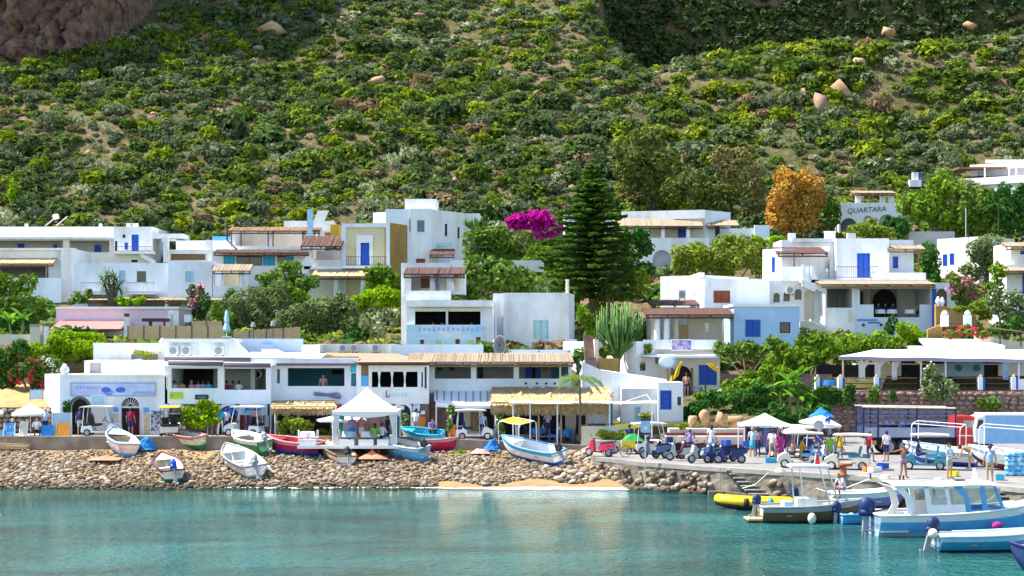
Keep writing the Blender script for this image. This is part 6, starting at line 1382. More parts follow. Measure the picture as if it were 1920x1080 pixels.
plant('garden_shrub','bright green shrubs under the shade tinted cube house','shrub',120,[(1470,660,30,22),(1450,685,30,16),(1500,640,16,12)],(1465,705),'green',0.24,0.9,trunk=False)
plant('garden_shrub','pale green shrubs beside the stone stairs of the white annex','shrub',114,[(1135,660,12,18),(1200,675,12,20),(1215,655,10,10)],(1150,690),'yolive',0.2,0.9,trunk=False)
plant('garden_tree','leafy bright green tree between the two olive trees','tree',137.5,[(555,560,26,26),(530,545,24,18),(575,590,20,24)],(555,620),'green',0.22,0.9)
plant('garden_shrub','green shrub mass left of the reed fence','shrub',127,[(420,600,18,18),(408,585,14,20)],(415,625),'green',0.22,0.9,trunk=False)
# -- left front
plant('vine','bright lime vine spreading over the pergola above the souvenir shop','plant',112.5,[(130,640,36,18),(165,632,30,12),(170,655,44,16),(120,660,34,16),(215,662,26,10),(75,655,34,12)],(140,700),'lime',0.22,0.9,trunk=True,dep=0.5,tr=0.05)
plant('bougainvillea','crimson bougainvillea left of the souvenir shop wall','shrub',107.5,[(60,690,22,26),(70,715,18,18),(35,700,16,20)],(62,745),'deep',0.2,0.8,flowers='red',fn=420,fsize=0.17)
plant('bougainvillea','dark leafy climber with a few red flowers at the left edge','shrub',108.5,[(10,680,30,30),(15,710,26,24),(30,655,30,18)],(12,750),'deep',0.22,0.85,flowers='red',fn=80,fsize=0.16)
plant('oleander','white flowered shrub over the souvenir shop corner','shrub',109,[(98,685,22,18),(85,675,14,12)],(95,715),'fig',0.2,0.8,flowers='white',fn=150,fsize=0.15)
plant('potted_shrub','leafy potted plant beside the left shop arch','plant',100.3,[(122,760,9,12),(124,775,7,8)],(123,800),'deep',0.15,0.95)
plant('street_tree','small bright lime tree in front of the arched shops','tree',99.2,[(372,775,26,18),(390,765,20,16),(350,785,16,12),(395,785,18,14),(372,795,20,10),(406,768,9,12),(352,770,12,12),(378,757,12,9)],(370,826),'lime',0.17,0.9,tr=0.08,k=8)
plant('bamboo_shrub','feathery green shrub under the small straw canopy','shrub',99.3,[(555,795,26,16),(575,800,20,16),(530,800,12,16)],(555,825),'yolive',0.16,0.9,trunk=False)
plant('garden_shrub','green leafy plants beside the white gazebo tables','plant',99.6,[(603,812,14,9),(628,810,10,10)],(612,826),'green',0.16,0.8,trunk=False)
for (px,yt,yb,lab) in ((845,760,828,'white flowering climber on a pole under the striped awning, left one'),(937,765,825,'white flowering climber on a pole under the striped awning, right one'),(757,772,832,'pale flowering climber beside the blue arched door')):
    plant('climber',lab,'plant',99.4,[(px,yt+14,9,14),(px-2,(yt+yb)/2,7,16),(px+2,yb-16,7,14)],(px,yb),'fig',0.15,0.7,flowers='white',fn=60,fsize=0.12,tr=0.04)
plant('vine','green vine hanging from the white terrace above the souvenir shop','plant',108.5,[(265,662,20,5),(273,675,4,12),(285,672,3,9)],(270,700),'yolive',0.15,0.9,trunk=False)
plant('climber','green creeper along the edge of the thatched bar roof','plant',103.8,[(1030,732,20,4),(1125,738,22,6),(1138,748,6,8)],(1100,790),'green',0.15,0.9,trunk=False)
plant('climber','dark green plant climbing the corner of the loggia house','plant',106,[(1080,668,9,16),(1085,690,6,10)],(1082,715),'deep',0.18,0.9)
for (px,py,Y,lab,lf) in ((262,848,97.2,'tuft of bright grass on the stones by the blue tarpaulin','lime'),(588,852,97.0,'tuft of green weeds beside the red boat','lime'),(666,855,96.8,'green weeds left of the orange net','yolive'),(862,850,97.0,'yellow green weeds under the promenade wall','lime')):
    plant('weeds',lab,'plant',Y,[(px,py,15,6)],(px,py+6),lf,0.11,1.0,trunk=False)

# -- special shapes
def strip(P,r,base,d,length,width,droop,seg=5,fold=0.0):
    """one long leaf: a bent strip"""
    d =Vector(d).normalized(); side =d.cross(Vector((0,0,1))); side =side.normalized() if side.length > 1e-3 else Vector((1,0,0)); p =Vector(base); A,B =[],[]
    for k in range(seg+1):
        t =k/seg; w_ =width*(math.sin(math.pi*min(1,0.12+t*0.88))**0.7)*(1 if t < 1 else 0.15)
        A.append(tuple(p-side*w_-Vector((0,0,fold*w_)))); B.append(tuple(p+side*w_-Vector((0,0,fold*w_))))
        d =(d+Vector((0,0,-droop/seg))).normalized(); p =p+d*length/seg
    P.append((A,B))
def strips_mesh(name,P,mat,r):
    V,F =[],[]
    for (A,B) in P:
        i =len(V); n =len(A); V += A+B; F += [(i+k,i+k+1,i+n+k+1,i+n+k) for k in range(n-1)]
    return npmesh(name,np.array(V),np.array(F),mat,rnd=np.repeat(r.random(len(P)),len(P[0][0])-1))
# araucaria
def araucaria(label,px,yt,yb,Y,wpx):
    t =thing('araucaria_tree',label,'tree',W(px,yb,Y)); r =np.random.default_rng(77); H =gz(yt,Y)-gz(yb,Y); Rm =wpx/2*Y/FPX; b =MB()
    b.tube([(0,0,-0.4),(0.05,0,H*0.4),(0,0,H*0.8),(0,0,H)],[0.26,0.2,0.1,0.02],8); b.build('trunk',BARK,t,True)
    Ps,Ns =[],[]; bb =MB(); z =H*0.10
    while z < H*0.985:
        u =z/H; R_ =Rm*min(1.0,(1.02-u)/0.62)**0.85*(0.78+0.34*r.random()); nb =8 if u < 0.8 else 6; ph =r.uniform(0,6.28)
        for q in range(nb):
            a =ph+6.283*q/nb+r.normal()*0.08; l =R_*r.uniform(0.72,1.12); m =max(5,int(l/0.15)); rise =0.10+0.25*u
            for k in range(m):
                s_ =(k+0.8)/m; x =l*s_; zz =z+x*rise*0.5-0.05*x*x*0.35*(1-u)+0.16*math.sin(s_*3.1)
                for w_ in range(7):
                    off =r.normal()*0.24*(1.15-0.35*s_); Ps.append((x*math.cos(a)-off*math.sin(a),x*math.sin(a)+off*math.cos(a),zz+r.uniform(-0.05,0.08))); Ns.append((a,s_))
            bb.tube([(0,0,z),(l*0.9*math.cos(a),l*0.9*math.sin(a),z+l*0.9*rise*0.5-0.05*l*l*0.28*(1-u))],[0.05,0.012],4)
        z += H*0.031*(1.25-0.5*u)+0.12
    Ps =np.array(Ps); n =len(Ps); an =np.array([q[0] for q in Ns])+r.normal(size=n)*0.8
    T =np.stack([np.cos(an),np.sin(an),0.25+r.normal(size=n)*0.25],1); N =np.stack([r.normal(size=n)*0.5,r.normal(size=n)*0.5,np.ones(n)],1); B =np.cross(N,T); B /= np.linalg.norm(B,axis=1)[:,None]
    s_ =r.uniform(0.17,0.34,n)[:,None]; V =np.stack([Ps-T*s_,Ps-B*s_*0.55,Ps+T*s_,Ps+B*s_*0.55],1).reshape(-1,3)
    link(npmesh('crown',V,np.arange(4*n).reshape(n,4),LV['pine'],rnd=np.clip(0.5*r.random(n)+0.5*np.array([q[1] for q in Ns]),0,1)),'crown',t); stuff(bb.build('branches',BARK,t))
araucaria('tall dark green araucaria with tiered branches in the middle of the village',1110,312,585,134,205)
# candelabra cactus
def cactus_tree(label,px,yb,yt,Y,wpx,n,name='cactus_tree',lf='cactus',seed=5,tr=0.055):
    t =thing(name,label,'cactus',W(px,yb,Y)); r =np.random.default_rng(seed); s =Y/FPX; H =gz(yt,Y)-gz(yb,Y); b =MB(); b.tube([(0,0,-0.3),(0.1,0,H*0.25)],[0.16,0.12],7); b.build('trunk',BARK,t); b =MB()
    for k in range(n):
        a =r.uniform(0,6.28); e =(r.random()**0.6)*wpx/2*s; h_ =H*r.uniform(0.72,1.0)*(1-0.22*(e/(wpx/2*s))**2); z0 =H*r.uniform(0.12,0.4); f =r.uniform(0.3,0.55)
        b.tube([(e*0.15*math.cos(a),e*0.15*math.sin(a),z0),(e*0.65*math.cos(a),e*0.5*math.sin(a),z0+(h_-z0)*0.3),(e*math.cos(a),e*0.7*math.sin(a),z0+(h_-z0)*0.62),(e*1.03*math.cos(a),e*0.72*math.sin(a),h_)],[tr,tr,tr*0.95,tr*0.6],5)
    o =b.build('stems',MATS['cactus_stem'] if 'cactus_stem' in MATS else pm('cactus_stem',(0.15,0.27,0.07),(0.07,0.15,0.03),3,0.7),t,True)
cactus_tree('tall candelabra cactus tree with many upright pale green stems',1158,690,556,113.6,92,85,tr=0.065)
pm('cactus_dark',(0.05,0.10,0.05),None,3,0.7)
cactus_tree('dark candelabra cactus above the tower house garden',895,440,402,158,52,46,seed=8,tr=0.08)
# yucca tree
def yucca(label,px,yb,Y,heads,name='yucca_tree',nl=46,ln=1.0,lf='yucca'):
    t =thing(name,label,'tree',W(px,yb,Y)); r =np.random.default_rng(int(px)); L =t.location; b =MB(); P =[]
    for (hx,hy) in heads:
        c =W(hx,hy,Y)-L; b.tube([(0,0,-0.4),tuple(c*0.5+Vector((0.05,0,0.1))),tuple(c)],[0.16,0.13,0.1],7)
        for k in range(nl):
            d =r.normal(size=3); d[2] =d[2]*0.7+0.35; strip(P,r,c,d,ln*r.uniform(0.75,1.1),0.045,0.5+r.random()*0.5,4)
    b.build('trunk',BARK,t,True); link(strips_mesh('crown',P,LV[lf],r),'crown',t)
yucca('spiky yucca tree in front of the left balcony of the shade tinted house',209,580,146.5,[(203,515),(195,530),(215,525),(208,540),(222,538)],nl=60,ln=1.35)
yucca('spiky palm like plant in front of the fig tree',1030,575,127.5,[(1025,535),(1015,545)],'dracaena',50,1.2)
yucca('spiky dracaena on the slope left of the cactus tree',1145,590,132,[(1150,545),(1135,530)],'dracaena',50,1.2)
yucca('spiky green rosette plant behind the bougainvillea',1000,480,149,[(1005,455),(985,462),(965,450)],'dracaena',40,1.0,'palm')
# small palm by the bar
def palm(label,px,yb,yt,Y,n=15,ln=1.3,lf='palm',name='palm_tree'):
    t =thing(name,label,'palm',W(px,yb,Y)); r =np.random.default_rng(int(px)); H =gz(yt,Y)-gz(yb,Y); b =MB(); b.tube([(0,0,-0.1),(0.03,0,H*0.5),(0,0,H)],[0.09,0.07,0.06],7); b.build('trunk',BARK,t,True); P =[]
    for k in range(n):
        a =6.283*k/n+r.normal()*0.2; d =Vector((math.cos(a),math.sin(a)*0.9,r.uniform(0.35,1.1))).normalized(); p =Vector((0,0,H)); l =ln*r.uniform(0.85,1.15); seg =14
        for q in range(seg):
            d =(d+Vector((0,0,-1.7/seg))).normalized(); p =p+d*l/seg; side =d.cross(Vector((0,0,1))).normalized()
            for s_ in (-1,1):strip(P,r,p,side*s_+d*0.7+Vector((0,0,-0.25)),0.42*math.sin(math.pi*(0.12+0.8*q/seg)),0.022,0.6,2)
    link(strips_mesh('crown',P,LV[lf],r),'crown',t)
palm('small drooping palm in front of the thatched bar',1087,822,712,98.3,24,1.6)
palm('small palm growing at the upper right among the broad trees',1872,440,385,171,14,1.9,'deep')
# banana clump
def banana(label,px,yb,Y,stems):
    t =thing('banana_plant',label,'banana plant',W(px,yb,Y)); r =np.random.default_rng(int(px)); L =t.location; b =MB(); P =[]
    for (hx,hy) in stems:
        c =W(hx,hy,Y)-L; c.y =r.uniform(-0.6,0.6); f =Vector((c.x*0.75+r.normal()*0.1,c.y*0.8,-0.2)); b.tube([tuple(f),tuple(f.lerp(c,0.5)),tuple(c)],[0.12,0.1,0.06],7)
        for k in range(8):
            a =6.283*k/8+r.normal()*0.3; up =r.uniform(0.35,2.2); strip(P,r,c,(math.cos(a),math.sin(a),up),r.uniform(1.3,2.0),0.2,r.uniform(0.8,1.9),8,0.35)
    b.build('stems',pm('banana_stem',(0.26,0.30,0.10),(0.18,0.2,0.06),3,0.7),t,True); link(strips_mesh('leaves',P,LV['banana'],r),'leaves',t)
banana('clump of tall banana plants behind the market tent',1485,795,106,[(1460,730),(1480,715),(1500,705),(1515,735),(1472,750),(1495,745),(1520,755)])
banana('small banana plants at the left edge behind the cream wall',30,640,122.5,[(20,605),(45,600)])

# undergrowth filling the gardens between the houses
r =np.random.default_rng(61); Vs,Fs,Rn,Mi =[],[],[],[]; n0 =0; GM =[LV['olive'],LV['green'],LV['deep'],LV['fig'],LV['yolive'],LF_DRY]
for q in range(5200):
    y =r.uniform(111.5,184); x =r.uniform(-0.36,0.40)*y
    if any(a < x < b_ and c < y < d for a,b_,c,d in FOOT) or (x > 1 and y < 121) or float(fbm(np.array(x/6+20),np.array(y/6),2)) > 0.50:continue
    V,F =TPS[int(r.integers(4))]; s =r.uniform(0.5,1.15)*(1.3 if r.random() < 0.15 else 1); a =r.uniform(0,6.28); c_,s_ =math.cos(a)*s,math.sin(a)*s; V2 =np.empty_like(V); V2[:,0] =V[:,0]*c_-V[:,1]*s_+x; V2[:,1] =V[:,0]*s_+V[:,1]*c_+y; V2[:,2] =V[:,2]*s+hz1(x,y)-0.1
    Vs.append(V2); Fs.append(F+n0); n0 += len(V2); Rn.append(np.clip(r.random()*0.6+0.4*r.random(len(F)),0,1)); Mi.append(np.full(len(F),int(r.integers(6))))
o =link(npmesh('garden_undergrowth',np.concatenate(Vs),np.concatenate(Fs),GM,rnd=np.concatenate(Rn),mi=np.concatenate(Mi)),'garden_undergrowth'); tag(stuff(o),'low green undergrowth filling the gardens between the white houses','undergrowth')
# ================================================================== boats
def on_beach(px,py):
    for y in np.arange(87,98.4,0.05):
        z =float(beachz(np.array(gx(px,y)),np.array(y)))
        if gz(py,y) <= z:return Vector((gx(px,y),y,z))
    return W(px,py,98)
def motor(parent,loc,cowl,leg=GREYM,s=1.0,tilt=0.35):
    m =empty('outboard_motor',loc); m.parent =parent; m.rotation_euler =(0,tilt,0); b =MB()
    b.ell((-0.12*s,0,0.32*s),(0.24*s,0.17*s,0.27*s),10,6); b.cbox((-0.12*s,0,0.16*s),(0.38*s,0.28*s,0.16*s)); b.build('cowl',cowl,m,True)
    b =MB(); b.cbox((-0.14*s,0,-0.22*s),(0.16*s,0.1*s,0.62*s)); b.cbox((-0.12*s,0,-0.52*s),(0.42*s,0.05*s,0.04*s)); b.ell((-0.12*s,0,-0.64*s),(0.22*s,0.06*s,0.07*s),8,5); b.cbox((-0.08*s,0,-0.76*s),(0.14*s,0.03*s,0.2*s)); b.build('lower_leg',leg,m)
    b =MB()
    for k in range(3):a =k*2.094; b.cbox((-0.33*s,0.09*s*math.cos(a),-0.64*s+0.09*s*math.sin(a)),(0.03*s,0.1*s,0.1*s),mat=Matrix.Rotation(a,3,'X') @ Matrix.Rotation(0.5,3,'Z'))
    b.lathe((-0.38*s,0,-0.64*s),[(0.01,0),(0.035*s,0.04*s),(0.035*s,0.1*s)],6,axis='x'); b.build('propeller',STEEL,m)
    b =MB(); b.tube([(0.05*s,0,0.2*s),(0.5*s,0.05,0.3*s)],0.025*s,5); b.build('tiller',BLACK,m); return m
def hullpts(L,B,H,ws,n=14,m=7,inset=0.0,floor=None,rise=0.35):
    rows =[]
    for i in range(n+1):
        t =i/n; x =-L/2+L*t; b_ =(ws+(1-ws)*math.sin(min(1,t/0.45)*math.pi/2)) if t < 0.45 else max(0.0,1-((t-0.45)/0.55)**2.3)
        b_ =max(B/2*b_-inset,0.012); sh =H*(1+rise*t**2.4+0.04*(1-t)); kl =H*0.95*max(0,(t-0.72)/0.28)**2.2+inset*0.8
        row =[]
        for k in range(-m,m+1):
            s_ =abs(k)/m; y =math.copysign(b_*(s_**0.55),k) if k else 0.0; z =kl+(sh-kl)*s_**1.7
            if floor is not None:z =max(z,floor)
            row.append((x-(inset if t > 0.95 else 0)+(0.15*L*0.12*s_ if t > 0.9 else 0),y,z))
        rows.append(row)
    return rows
def boat(label,loc,heading,L=4.4,B=1.65,H=0.72,cols=(BLUE,WPAINT,LBLUE,WPAINT),roll=0.0,pitch=0.0,ws=0.78,eng=None,seats=2,name='rowing_boat',cat='boat',rise=0.35,esc=1.0,etilt=0.5,stripe=True):
    """cols: bottom, topside, gunwale, inside"""
    t =thing(name,label,cat,loc); t.rotation_euler =Matrix.Rotation(heading,3,'Z').to_4x4().to_euler(); t.rotation_euler =(Matrix.Rotation(heading,3,'Z') @ Matrix.Rotation(-pitch,3,'Y') @ Matrix.Rotation(roll,3,'X')).to_euler()
    m =7; rows =hullpts(L,B,H,ws,rise=rise); b =MB(); zone =lambda a,k:0 if abs(k-m+0.5) < 4.4 else (1 if abs(k-m+0.5) < 6.2 or not stripe else 2)
    b.grid(rows,m=zone); n0 =len(rows[0]); tr =rows[0]
    for k in range(m):b.poly([tr[k],tr[k+1],tr[n0-2-k],tr[n0-1-k]],0 if k > 2 else 1)
    hull =b.build('hull',[cols[0],cols[1],cols[2]],t,True)
    inn =hullpts(L,B,H*0.985,ws,inset=0.07,floor=H*0.32,rise=rise); b =MB(); b.grid([r_[::-1] for r_ in inn]); tr =inn[0]
    for k in range(m):b.poly([tr[n0-1-k],tr[n0-2-k],tr[k+1],tr[k]])
    b.build('interior',cols[3],t,True)
    b =MB()
    for sd in (0,-1):b.tube([(r_[sd][0],r_[sd][1]*0.985,r_[sd][2]+0.01) for r_ in rows],0.055,6)
    b.tube([rows[0][0],rows[0][-1]],0.05,6); b.build('gunwale',cols[2],t,True)
    for k in range(seats):
        x =-L/2+L*(0.25+0.3*k); w_ =B*0.44; b =MB(); b.box(x-0.13,x+0.13,-w_,w_,H*0.62,H*0.66); b.build('thwart',cols[3] if k else WOODL,t)
    b =MB(); b.extr([(L*0.22,-B*0.36,H*1.06),(L*0.48,0,H*1.3),(L*0.22,B*0.36,H*1.06)],(0,0,0.03)); b.build('foredeck',cols[3],t)
    if eng:motor(t,(-L/2+0.02,0,H*0.98),eng,s=esc,tilt=etilt)
    return t
P8 =R(8)
boat('white and blue boat with a pink stripe beached left of the blue tarpaulin',on_beach(220,850)+Vector((0,0.5,0.05)),R(118),3.9,1.75,0.85,(LBLUE,pm('pale_pink_paint',(0.70,0.52,0.55),None,3,0.4),PALEB,CREAMP),R(4),P8)
boat('white boat with maroon trim and a blue outboard motor near the water',on_beach(311,897)+Vector((0,0.6,0.05)),R(112),3.8,1.6,0.75,(pm('dark_green_paint',(0.02,0.10,0.06),None,3,0.5),WPAINT,MAROON,CREAMP),R(-4),P8,eng=BLUE,esc=1.15)
boat('cream boat with red rim and green bottom on props below the yellow golf cart',on_beach(344,842)+Vector((0,0.6,0.1)),R(140),3.0,1.45,0.75,(GREEN,CREAMP,pm('faded_red_paint',(0.52,0.20,0.16),None,3,0.5),CREAMP),R(-6),R(3))
boat('large white boat with a grey outboard motor in the middle of the beach',on_beach(446,888)+Vector((0,1.0,0.05)),R(118),5.2,1.9,0.85,(pm('pale_green_paint',(0.16,0.30,0.24),None,3,0.5),pm('grey_white_paint',(0.62,0.63,0.63),None,3,0.4),GREYM,WPAINT),R(-5),P8,eng=GREYM,esc=1.2)
boat('green hulled white boat with a dark motor beside the large white boat',on_beach(466,852)+Vector((0,0.7,0.05)),R(132),3.5,1.6,0.9,(GREEN,GREEN,WPAINT,WPAINT),R(-8),R(3),eng=GREYM)
boat('long red boat with a white band and blue bottom',on_beach(550,856)+Vector((0,0.6,0.08)),R(156),3.7,1.45,0.8,(BLUE,CRIM,PKC,RED),R(-7),R(2),stripe=True)
boat('small white boat with dark seat and motor in front of the gazebo',on_beach(626,866)+Vector((0,0.8,0.05)),R(115),3.9,1.6,0.62,(GREYM,CREAMP,WOODM,WPAINT),R(3),P8,eng=BLACK)
boat('blue boat with a tan cover and dark motor right of the orange net',on_beach(757,864)+Vector((0,0.6,0.05)),R(142),3.2,1.5,0.85,(LBLUE,LBLUE,PALEB,CREAM),R(-7),R(4),eng=BLACK)
boat('light blue pedal boat shell behind the blue boat',on_beach(792,838)+Vector((0,0.4,0.2)),R(165),2.6,1.3,0.7,(WPAINT,PALEB,TURQ,TURQ),R(-14),R(2),seats=1)
boat('small pink and white boat on the stones under the promenade wall',on_beach(826,848)+Vector((0,0.4,0.05)),R(15),2.2,1.15,0.62,(CRIM,CRIM,PKC,WPAINT),R(-6),0,seats=1)
bk =boat('white and blue boat with a tubular awning frame in front of the bar',on_beach(996,868)+Vector((0,0.8,0.05)),R(136),4.6,1.8,0.9,(BLUE,WPAINT,LBLUE,WPAINT),R(-9),R(6),eng=BLACK)
def bimini(t,x0,x1,w_,z0,z1,cloth=None,mat=WPAINT):
    for x in (x0,x1):
        b =MB(); b.tube([(x,-w_,z0),(x,-w_,z1-0.15),(x,-w_*0.8,z1),(x,w_*0.8,z1),(x,w_,z1-0.15),(x,w_,z0)],0.025,6); b.build('frame_hoop',mat,t)
    for s_ in (-1,1):b =MB(); b.tube([(x0,s_*w_*0.8,z1),(x1,s_*w_*0.8,z1)],0.02,5); b.build('frame_bar',mat,t)
    if cloth:b =MB(); b.grid([[(x0+(x1-x0)*k/8,w_*0.8*u,z1-0.1*math.sin(math.pi*k/8)+0.03) for k in range(9)] for u in (-1,-0.3,0.3,1)]); b.build('canvas',cloth,t)
bimini(bk,1.9,0.2,0.75,0.9,2.3,CLOTHY)
# boat props, planks and tarpaulins on the beach
for k,(px,py,l,a) in enumerate(((375,875,1.0,0.2),(378,889,1.1,0.05),(395,900,2.2,0.02),(500,878,1.4,0.05),(512,891,1.2,0),(535,901,1.5,0),(235,881,1.3,0),(722,866,0.8,-0.6),(965,862,1.4,-0.1),(985,876,1.5,-0.05))):
    p =on_beach(px,py); b =MB(); b.cbox((0,0,0.12),(l,0.13,0.07),a); o =b.build('plank',WOODM if k % 3 else WOODL); o.location =p
    tag(o,['short pale plank left of the large white boat','plank lying just left of the large white boat stern','longest plank at the water side left of the large white boat','upper plank right of the large white boat stern','middle plank right of the large white boat stern','lowest plank right of the large white boat by the water','grey plank left of the maroon trimmed boat','pale plank beside the orange net','driftwood plank under the boat with the awning frame','lower driftwood plank below the boat with the awning frame'][k],'plank')
def cloth_heap(name,label,p,sx,sy,h,mat,seed,cat='tarpaulin'):
    r =np.random.default_rng(seed); rows =[]; n =14
    for j in range(n+1):
        row =[]
        for k in range(n+1):
            u,v =k/n*2-1,j/n*2-1; d =max(0,1-(u*u+v*v)**0.6); row.append((u*sx+r.normal()*0.03*sx,v*sy+r.normal()*0.03*sy,h*d*(0.6+0.8*float(vnoise(np.array(u*2.5+seed),np.array(v*2.5))))-0.02))
        rows.append(row)
    b =MB(); b.grid(rows); o =b.build(name,mat); o.location =p; tag(o,label,cat); return o
NET =pm('orange_net',(0.72,0.26,0.14),(0.58,0.24,0.14),9,0.95,0.8)
cloth_heap('blue_tarpaulin','crumpled blue tarpaulin against the promenade wall right of the white and blue boat',on_beach(273,845)+Vector((0,0,0.1)),0.62,0.5,1.0,CLOTHB,3)
cloth_heap('blue_tarpaulin','small blue tarpaulin under the promenade wall left of the awning frame boat',on_beach(922,846)+Vector((0,0,0.1)),0.55,0.4,0.75,CLOTHB,4)
cloth_heap('fishing_net','pile of orange fishing net between the boats in the middle of the beach',on_beach(698,862)+Vector((0,0,0.12)),0.95,0.8,0.4,NET,5,'net')
cloth_heap('fishing_net','pink orange fishing net left of the small blue tarpaulin',on_beach(900,852)+Vector((0,0,0.1)),0.6,0.5,0.3,pm('pink_net',(0.75,0.40,0.33),None,8,0.95,0.6),6,'net')
cloth_heap('fishing_net','thin orange net trailing over the stones on the left of the beach',on_beach(196,868)+Vector((0,0.2,0.22)),0.9,0.9,0.22,NET,7,'net')
cloth_heap('white_bag','white plastic bag lying on the stones right of the large white boat',on_beach(502,884)+Vector((0,0,0.12)),0.28,0.25,0.3,CLOTHW,8,'bag')
b =MB(); b.lathe((0,0,0),[(0.15,0),(0.19,0.4),(0.17,0.42)],12); o =b.build('red_bucket',RED); o.location =on_beach(173,835)+Vector((0,0.2,0.1)); tag(o,'red bucket at the foot of the promenade wall','bucket')
b =MB(); b.box(-0.32,0.32,-0.2,0.2,0,0.4); o =b.build('white_crate',WPAINT); o.location =on_beach(896,842)+Vector((0,0.2,0.05)); tag(o,'pale box standing by the small blue tarpaulin','box')

# --- boats by and on the quay
def quay(px,py):Y =Yg(py,QZ); return Vector((gx(px,Y),Y,QZ))
def sea(px,py):Y =Yg(py,0); return Vector((gx(px,Y),Y,0))
q1 =boat('white and blue boat on the quay behind the teal golf cart with a tubular frame',quay(1768,874)+Vector((0,0.6,0.05)),R(150),3.9,1.6,0.8,(BLUE,WPAINT,PALEB,WPAINT),R(-6),R(3),eng=BLACK); bimini(q1,1.4,-1.2,0.65,0.8,2.2)
q2 =boat('white boat hauled out on the quay behind the man in the blue shirt',quay(1880,884)+Vector((0.6,1.0,0.05)),R(152),4.0,1.6,0.8,(MAROON,WPAINT,WPAINT,CREAMP),R(-6),R(3)); bimini(q2,1.4,-1.3,0.65,0.8,2.2)
# dark green motor boat
gb =boat('dark green and brown motor boat with white console moored at the quay',sea(1525,980)+Vector((0,0.5,-0.28)),R(2),4.6,1.9,0.95,(pm('deep_green_hull',(0.008,0.045,0.035),None,3,0.35),pm('teak_hull',(0.16,0.09,0.045),(0.1,0.06,0.03),4,0.5),GREYM,CREAMP),0,0,0.85,seats=1,name='motor_boat')
b =MB(); b.box(-0.7,0.2,-0.35,0.35,0.5,1.35); b.box(0.2,0.45,-0.33,0.33,0.5,1.15); b.build('console',WPAINT,gb); b =MB(); b.box(-1.3,-0.95,-0.45,0.45,0.5,1.2); b.build('seat',PALEB,gb)
for (x,y_) in ((-0.9,0.6),(-0.7,-0.6),(0.75,0.55),(0.95,-0.55)):b =MB(); b.tube([(x+0.25,y_,0.9),(x*0.75-0.1,y_*0.85,2.75)],0.035,6); b.build('frame_pole',STEEL,gb)
b =MB(); b.box(-1.0,0.75,-0.6,0.6,2.72,2.82); b.build('sun_roof',WPAINT,gb)
b =MB(); b.poly([(0.1,-0.2,2.85),(0.35,-0.2,2.85),(0.3,-0.2,3.3),(0.2,-0.2,3.25)]); b.tube([(0.1,-0.2,2.8),(0.15,-0.2,3.35)],0.015,4,1); b.build('flag',[RED,WPAINT],gb)
b =MB(); b.box(-2.95,-2.25,-0.6,0.6,0.38,0.46); b.build('bathing_platform',WOODL,gb)
for (x) in (-0.2,1.55):
    b =MB(); b.ell((x,-1.02,0.52),(0.2,0.17,0.26),10,6); b.build('fender',CREAMP,gb,True)
motor(gb,(-2.35,0.3,0.95),BLUED,s=0.9,tilt=0.2)
# yellow inflatable
yb =thing('inflatable_boat','yellow and black inflatable boat moored by the quay steps','boat',sea(1420,955)+Vector((0,0.3,0)),R(178)); b =MB()
path =[(-1.7,-0.6,0.28),(-0.6,-0.62,0.3),(0.7,-0.6,0.33),(1.5,-0.35,0.42),(1.8,0,0.48),(1.5,0.35,0.42),(0.7,0.6,0.33),(-0.6,0.62,0.3),(-1.7,0.6,0.28)]
b.tube([(-2.0,-0.6,0.28)]+path+[(-2.0,0.6,0.28)],[0.08]+[0.25]*len(path)+[0.08],10); b.build('tube',pm('yellow_rubber',(0.72,0.50,0.01),(0.6,0.42,0.01),2,0.5),yb,True)
b =MB(); b.tube([(-2.02,-0.6,0.16)]+[(p[0]*1.01,p[1]*1.06,p[2]-0.14) for p in path]+[(-2.02,0.6,0.16)],[0.05]+[0.2]*len(path)+[0.05],8); b.build('rubbing_strake',BLACK,yb,True); b =MB(); b.box(-1.7,1.4,-0.5,0.5,0.12,0.2); b.build('floor',GREYM,yb)
for x in (0.45,-0.7):
    b =MB(); b.tube([(x,0.62,0.31),(x+0.25,0.62,0.31)],0.265,12); b.build('band',BLACK if x > 0 else TEAL,yb,True)
motor(yb,(-1.75,0,0.55),BLUED,s=0.9,tilt=0.1)
boat('white sailing dinghy with violet hull moored close along the quay wall',sea(1640,958)+Vector((0,0.9,-0.2)),R(4),3.8,1.6,0.95,(WOODD,LIL,WPAINT,WPAINT),0,0,seats=2)
nb =boat('low bright blue boat with dark motor between the green boat and the cabin boat',sea(1650,983)+Vector((0,0.5,-0.2)),R(3),3.4,1.4,0.6,(BLUE,LBLUE,LBLUE,PALEB),0,0,0.9,seats=1); motor(nb,(-1.75,0,0.62),BLUED,s=0.95,tilt=0.05)
b =MB(); b.ell((0.3,-0.72,0.5),(0.32,0.09,0.09),10,6); b.build('fender',WPAINT,nb,True)
